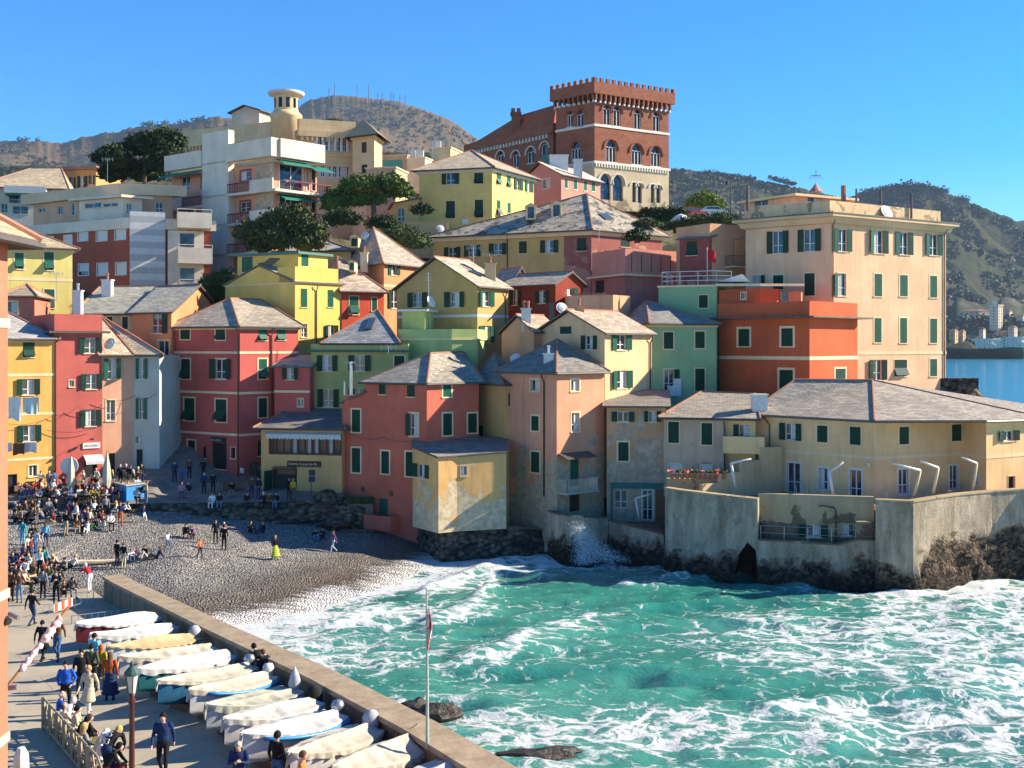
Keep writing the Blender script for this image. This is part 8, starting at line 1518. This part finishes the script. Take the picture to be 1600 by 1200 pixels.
b_ = P(108, 728, 86.6); t = thing('round_sign', 'large round white disc leaning on the red shop house wall', 'sign', b_); q = MB(); q.tube([b_, b_+Vector((-.02, .12, 0))], .68, 28); q.build('disc', M['white'], t); q = MB(); q.tube([b_+Vector((0, -.01, 0)), b_+Vector((0, -.02, 0))], .3, 20); q.build('emblem', plain('pale_blue_print', (.5, .6, .66)), t); q = MB(); q.tube([b_+Vector((0, .06, -.6)), b_+Vector((0, .06, -3.2))], .05, 6); q.build('pole', M['iron'], t)
t = thing('blue_stall', 'bright blue wooden stall counter with a grey top on the square', 'stall', P(210, 780, 85)); a, b2, c_ = P(189, 776, 86), P(207, 781, 84.3), P(234, 776, 85.6); a.z = b2.z = c_.z = 4.0; a, b2, c_ = [x-Vector((0, 1.3, -.12)) for x in (a, b2, c_)]; q = MB(); d4 = a+c_-b2; q.prism([a, b2, c_, d4], (0, 0, 1.15)); q.build('counter', plain('bright_blue_paint', (.02, .20, .50), .6), t); q = MB(); ce = (a+c_)/2; q.prism([ce+(x-ce)*1.1+Vector((0, 0, 1.16)) for x in (a, b2, c_, d4)], (0, 0, .08)); q.build('top', plain('weathered_board', (.36, .33, .27)), t)
# café tables and chairs
def table(x, y, lab): t = thing('cafe_table', lab, 'table', (x, y, sq_z(x, y)), 0, 'café tables'); q = MB(); q.lathe([(.36, .72), (.36, .75)], 16); q.build('tabletop', M['steel'], t, local=True); q = MB(); q.lathe([(.22, 0), (.22, .03), (.03, .06), (.03, .72)], 10); q.build('pedestal', M['iron'], t, local=True); return t
def chair(x, y, rz, lab):
    t = thing('cafe_chair', lab, 'chair', (x, y, sq_z(x, y)), rz, 'café chairs'); q = MB(); q.box((0, 0, .44), .42, .42, .04); q.build('seat', M['wood'], t, local=True); q = MB(); q.box((0, .2, .68), .42, .03, .42); q.build('backrest', M['wood'], t, local=True)
    for sx_ in (-.18, .18):
        for sy_ in (-.18, .18): q = MB(); q.box((sx_, sy_, .21), .035, .035, .42); q.build('leg', M['wood'], t, local=True)
ct = 0; pos = ('left', 'middle', 'right')
for k, (u, Y) in enumerate(((35, 83.6), (62, 83.2), (88, 83.0), (112, 82.3), (140, 82.6), (165, 82.2), (50, 85.5), (128, 85.4), (185, 83.6))):
    p = XY(u, Y); table(p.x, p.y, ('first', 'second', 'third', 'fourth', 'fifth', 'sixth', 'seventh', 'eighth', 'ninth')[k]+' round metal café table among the square crowd')
    for j, a in enumerate((.3, 2.4)): chair(p.x+.75*math.cos(a), p.y+.75*math.sin(a), a-math.pi/2, ('near ', 'far ')[j]+'wooden chair at the '+('first', 'second', 'third', 'fourth', 'fifth', 'sixth', 'seventh', 'eighth', 'ninth')[k]+' café table')
# seats on the quay edge, menu stand
t = thing('slatted_bench', 'dark slatted bench against the rubble retaining wall', 'bench', P(365, 775, 88)); t.location.z = 4.0; q = MB(); q.box((0, 0, .43), 1.8, .45, .05); q.build('seat', M['wood'], t, local=True); q = MB(); q.box((0, .22, .7), 1.8, .04, .4); q.build('backrest', M['wood'], t, local=True)
t = thing('notice_plate', 'small white notice on the rubble retaining wall', 'notice', P(378, 735, 91)); q = MB(); q.box(P(378, 735, 90.6), .75, .05, .42, R(-55)); q.build('plate', M['white'], t)
# planter and plants by the arched door, flower pots on the terrace
t = thing('planter_box', 'long planter of dark shrubs on the platform left of the arched green door', 'planter', XY(553, 86)+Vector((0, 0, 2.2))); q = MB(); q.box((0, 0, .25), 3.2, 1.0, 2.2); q.build('box', plain('brown_render', (.16, .10, .07)), t, local=True); tr = tree('planting', 'x', (0, 0, 0), 1, [(x, 0, 0, .5, .4, .35) for x in (-1.2, -.5, .3, 1.1)], LF['shrub'], 77, .14, 260, limbs=False)
for c_ in list(tr.children):
    if c_.name.startswith('crown'): c_.parent = t; c_.location = (0, 0, 1.5); c_.name = 'foliage'
    else: bpy.data.objects.remove(c_)
bpy.data.objects.remove(tr)
for k in range(11):
    u = 1050+k*8; b_ = XY(u, 77.8-.06*k); b_.z = 6.5; t = thing('flower_pot', ('1st', '2nd', '3rd', '4th', '5th', '6th', '7th', '8th', '9th', '10th', '11th')[k]+' terracotta pot from the left on the wall before the beige house', 'flower pot', b_, 0, 'pots before the beige house'); q = MB(); q.lathe([(.12, 0), (.19, .3), (.21, .3), (.21, .35)], 10); q.build('pot', M['ridge'], t, local=True)
    q = MB(); rg = random.Random(k); vs = []; fs = []
    for j in range(40): c_ = Vector((rg.gauss(0, .13), rg.gauss(0, .13), .45+abs(rg.gauss(0, .1)))); a = Vector((rg.gauss(0, 1), rg.gauss(0, 1), rg.gauss(0, 1))).normalized()*.07; b2 = a.orthogonal(); vs += [c_-a, c_+b2, c_+a, c_-b2]; fs.append(tuple(range(len(vs)-4, len(vs))))
    q.add(vs, fs); q.build('plant', LF['shrub'] if k % 3 else plain('petals', (.5, .08, .06)), t, local=True)
q = MB(); q.obox(XY(1042, 78.2)+Vector((0, 0, 5)), XY(1140, 77.6)-XY(1042, 78.2), (0, .5, 0), (0, 0, 1.45)); tag(q.build('planter_wall', BF, loc=XY(1090, 78)+Vector((0, 0, 5.0))), 'low parapet carrying flower pots in front of the beige house', 'wall')
# terrace parasols folded on bent arms (white tubes leaning over the wall)
for k, (ub_, vb_, ue, ve, u2, v2, lab) in enumerate(((1150, 765, 1142, 724, 1174, 717, 'above the stepped garden wall'), (1302, 776, 1296, 738, 1318, 722, 'in front of the seafront house left wall'), (1428, 775, 1438, 735, 1394, 724, 'leaning over the bastion corner'), (1458, 771, 1466, 731, 1437, 720, 'second from the bastion corner'), (1520, 767, 1526, 724, 1502, 714, 'rightmost, by the small square window'), (1003-3, 815, 993, 779, 1020, 771, 'beside the white terrace door of the patched house'))):
    Y = (77, 74.3, 71.2, 72.0, 74, 82)[k]; a, b2, c_ = P(ub_, vb_, Y), P(ue, ve, Y), P(u2, v2, Y-.3); t = thing('awning_arm', 'pale folded awning arm '+lab, 'awning arm', a, 0, 'folded awning arms on the sea terraces'); q = MB(); q.tube([a, b2], .10, 8); q.build('upright', M['cream'] if 1 < k < 5 else M['white'], t, True); q = MB(); q.tube([b2, c_], [.09, .06], 8); q.build('arm', M['white'], t, True)
# deck chairs and tables on the terrace
for k, (u, Y) in enumerate(((1250, 76.5), (1262, 76), (1276, 75.6), (1290, 75.2), (1312, 74.6), (1382, 73.4), (1450, 73.6), (1478, 74.5))):
    p = XY(u, Y)+Vector((0, 0, 5.1)); t = thing('terrace_chair', ('first', 'second', 'third', 'fourth', 'fifth', 'sixth', 'seventh', 'eighth')[k]+' thin metal garden chair from the left on the bastion terrace', 'chair', p, R(30*k), 'garden chairs on the bastion terrace'); q = MB(); q.box((0, 0, .45), .45, .45, .03); q.build('seat', M['white'], t, local=True); q = MB(); q.tube([(-.2, .2, .45), (-.2, .3, 1.0), (.2, .3, 1.0), (.2, .2, .45)], .018, 5); q.build('backrest', M['steel'], t, local=True)
    for sx_ in (-.2, .2):
        for sy_ in (-.2, .2): q = MB(); q.tube([(sx_, sy_, 0), (sx_, sy_, .45)], .015, 5); q.build('leg', M['steel'], t, local=True)
# washing under the orange-yellow house windows
for k, (u, v, Y, w_, hh, cl, lab) in enumerate(((18, 620, 86.2, .95, 1.75, 'white', 'long white sheet hanging under the upper washing window of the orange-yellow house'), (40, 621, 86.6, .85, 1.2, 'sky', 'pale blue towel hanging beside the long white sheet'), (55, 620, 87, .5, 1.25, 'lgrey', 'pale grey shirt hanging right of the pale blue towel'), (12, 691, 86.1, .6, .7, 'white', 'short white washing under the lower window, far left'), (25, 692, 86.3, .9, .85, 'brown', 'dark washing in the middle of the lower line'), (42, 690, 86.7, 1.0, .8, 'white', 'white washing at the right end of the lower line'))):
    b_ = P(u, v, Y-2)-Vector((0, .5, 0)); q = MB(); vs = []; n = 10; m = 8
    for j in range(m+1):
        for i in range(n+1): vs.append(b_+Vector((w_*i/n, .06*math.sin(i*1.3+k)*(j/m)-.02, -hh*j/m*(1-.08*math.sin(i*.6+k)))))
    fs = [(j*(n+1)+i, (j+1)*(n+1)+i, (j+1)*(n+1)+i+1, j*(n+1)+i+1) for j in range(m) for i in range(n)]; q.add(vs, fs); tag(q.build('hanging_laundry', {'white': M['white'], 'sky': plain('pale_blue_cloth', (.40, .56, .60)), 'lgrey': plain('pale_grey_cloth', (.5, .5, .5)), 'brown': CLM['brown']}[cl], loc=b_), lab, 'laundry')
# overhead cables
def cable(pts, lab, sag=.35):
    q = MB(); pts = [P(*p) for p in pts]; out = []
    for a, b2 in zip(pts[:-1], pts[1:]): out += [a+(b2-a)*k/8-Vector((0, 0, sag*4*(k/8)*(1-k/8))) for k in range(8)]
    q.tube(out+[pts[-1]], .022, 4); tag(q.build('cable', M['iron'], loc=pts[0]), lab, 'cable')
cable([(12, 662, 84), (85, 648, 86.3), (120, 635, 87.2), (160, 632, 88.3)], 'black cable looping across the orange-yellow and red fronts'); cable([(160, 622, 88.4), (210, 618, 89.8), (243, 615, 89.9), (268, 620, 95)], 'cable running over the pink and light blue fronts'); cable([(546, 676, 87), (600, 683, 85.5), (652, 684, 83.2)], 'pale cable sagging across the brick red house front'); cable([(795, 481, 97), (862, 477, 98)], 'thin wire between the ochre gable house and the terrace wall'); cable([(72, 672, 86), (160, 665, 88.3)], 'lower cable crossing the red shop house')
# red flag on the mint roof
b_ = P(1105, 440, 99); t = thing('red_flag', 'small red flag flying over the mint green roof terrace', 'flag', b_); q = MB(); q.tube([b_, P(1105, 386, 99)], .03, 5); q.build('pole', M['white'], t); q = MB(); vs = []; a = P(1105.5, 388, 99)
for i in range(7):
    for j in range(5): vs.append(a+Vector((.13*i, .08*math.sin(i*1.2), -.27*j-.05*i+.04*math.sin(i))))
q.add(vs, [(i*5+j, i*5+j+1, (i+1)*5+j+1, (i+1)*5+j) for i in range(6) for j in range(4)]); q.build('flag', CLM['red'], t, True)
# splash against the curved wall
sp = N('sea_spray'); SPM = sp.fin((.8, .82, .82), .7); q = MB(); rg = random.Random(3); b_ = Vector((3.0+.5, 78.6, 0)); b_ = XY(905, 78.8)
for k in range(7000):
    t_ = rg.random(); a = rg.uniform(-.1, 1.0); x = a*3.6*t_*1.0+rg.gauss(0, .3); zz = (3.3-2.6*a)*math.sin(math.pi*min(1, t_*.55+.08))*rg.uniform(.5, 1); c_ = b_+Vector((x, -.3-.5*t_+rg.gauss(0, .15), zz)); r_ = rg.uniform(.006, .024); q.add([c_+Vector((r_, 0, 0)), c_+Vector((0, r_, 0)), c_+Vector((-r_, -r_, 0)), c_+Vector((0, 0, r_*2))], [(0, 1, 3), (1, 2, 3), (2, 0, 3), (2, 1, 0)])
tag(q.build('splash', SPM), 'spray of a wave thrown up against the curved shore wall', 'splash', kind='stuff')
# ================================================================ air
s = N('air'); s.t.nodes.remove(s.b); vo = s.n('VolumePrincipled'); vo.inputs['Color'].default_value = (.55, .74, 1, 1); vo.inputs['Density'].default_value = 4.6e-5; vo.inputs['Anisotropy'].default_value = .0
s.L(vo.outputs[0], s.t.nodes['Material Output'].inputs['Volume']); q = MB(); q.obox((-9700, -600, -12), (19400, 0, 0), (0, 10200, 0), (0, 0, 1300)); o = q.build('haze', s.m); o['kind'] = 'stuff'; o['label'] = 'thin blue air between the village and the far hills'
try: SC.cycles.volume_step_rate = 4; SC.cycles.volume_max_steps = 16
except Exception: pass
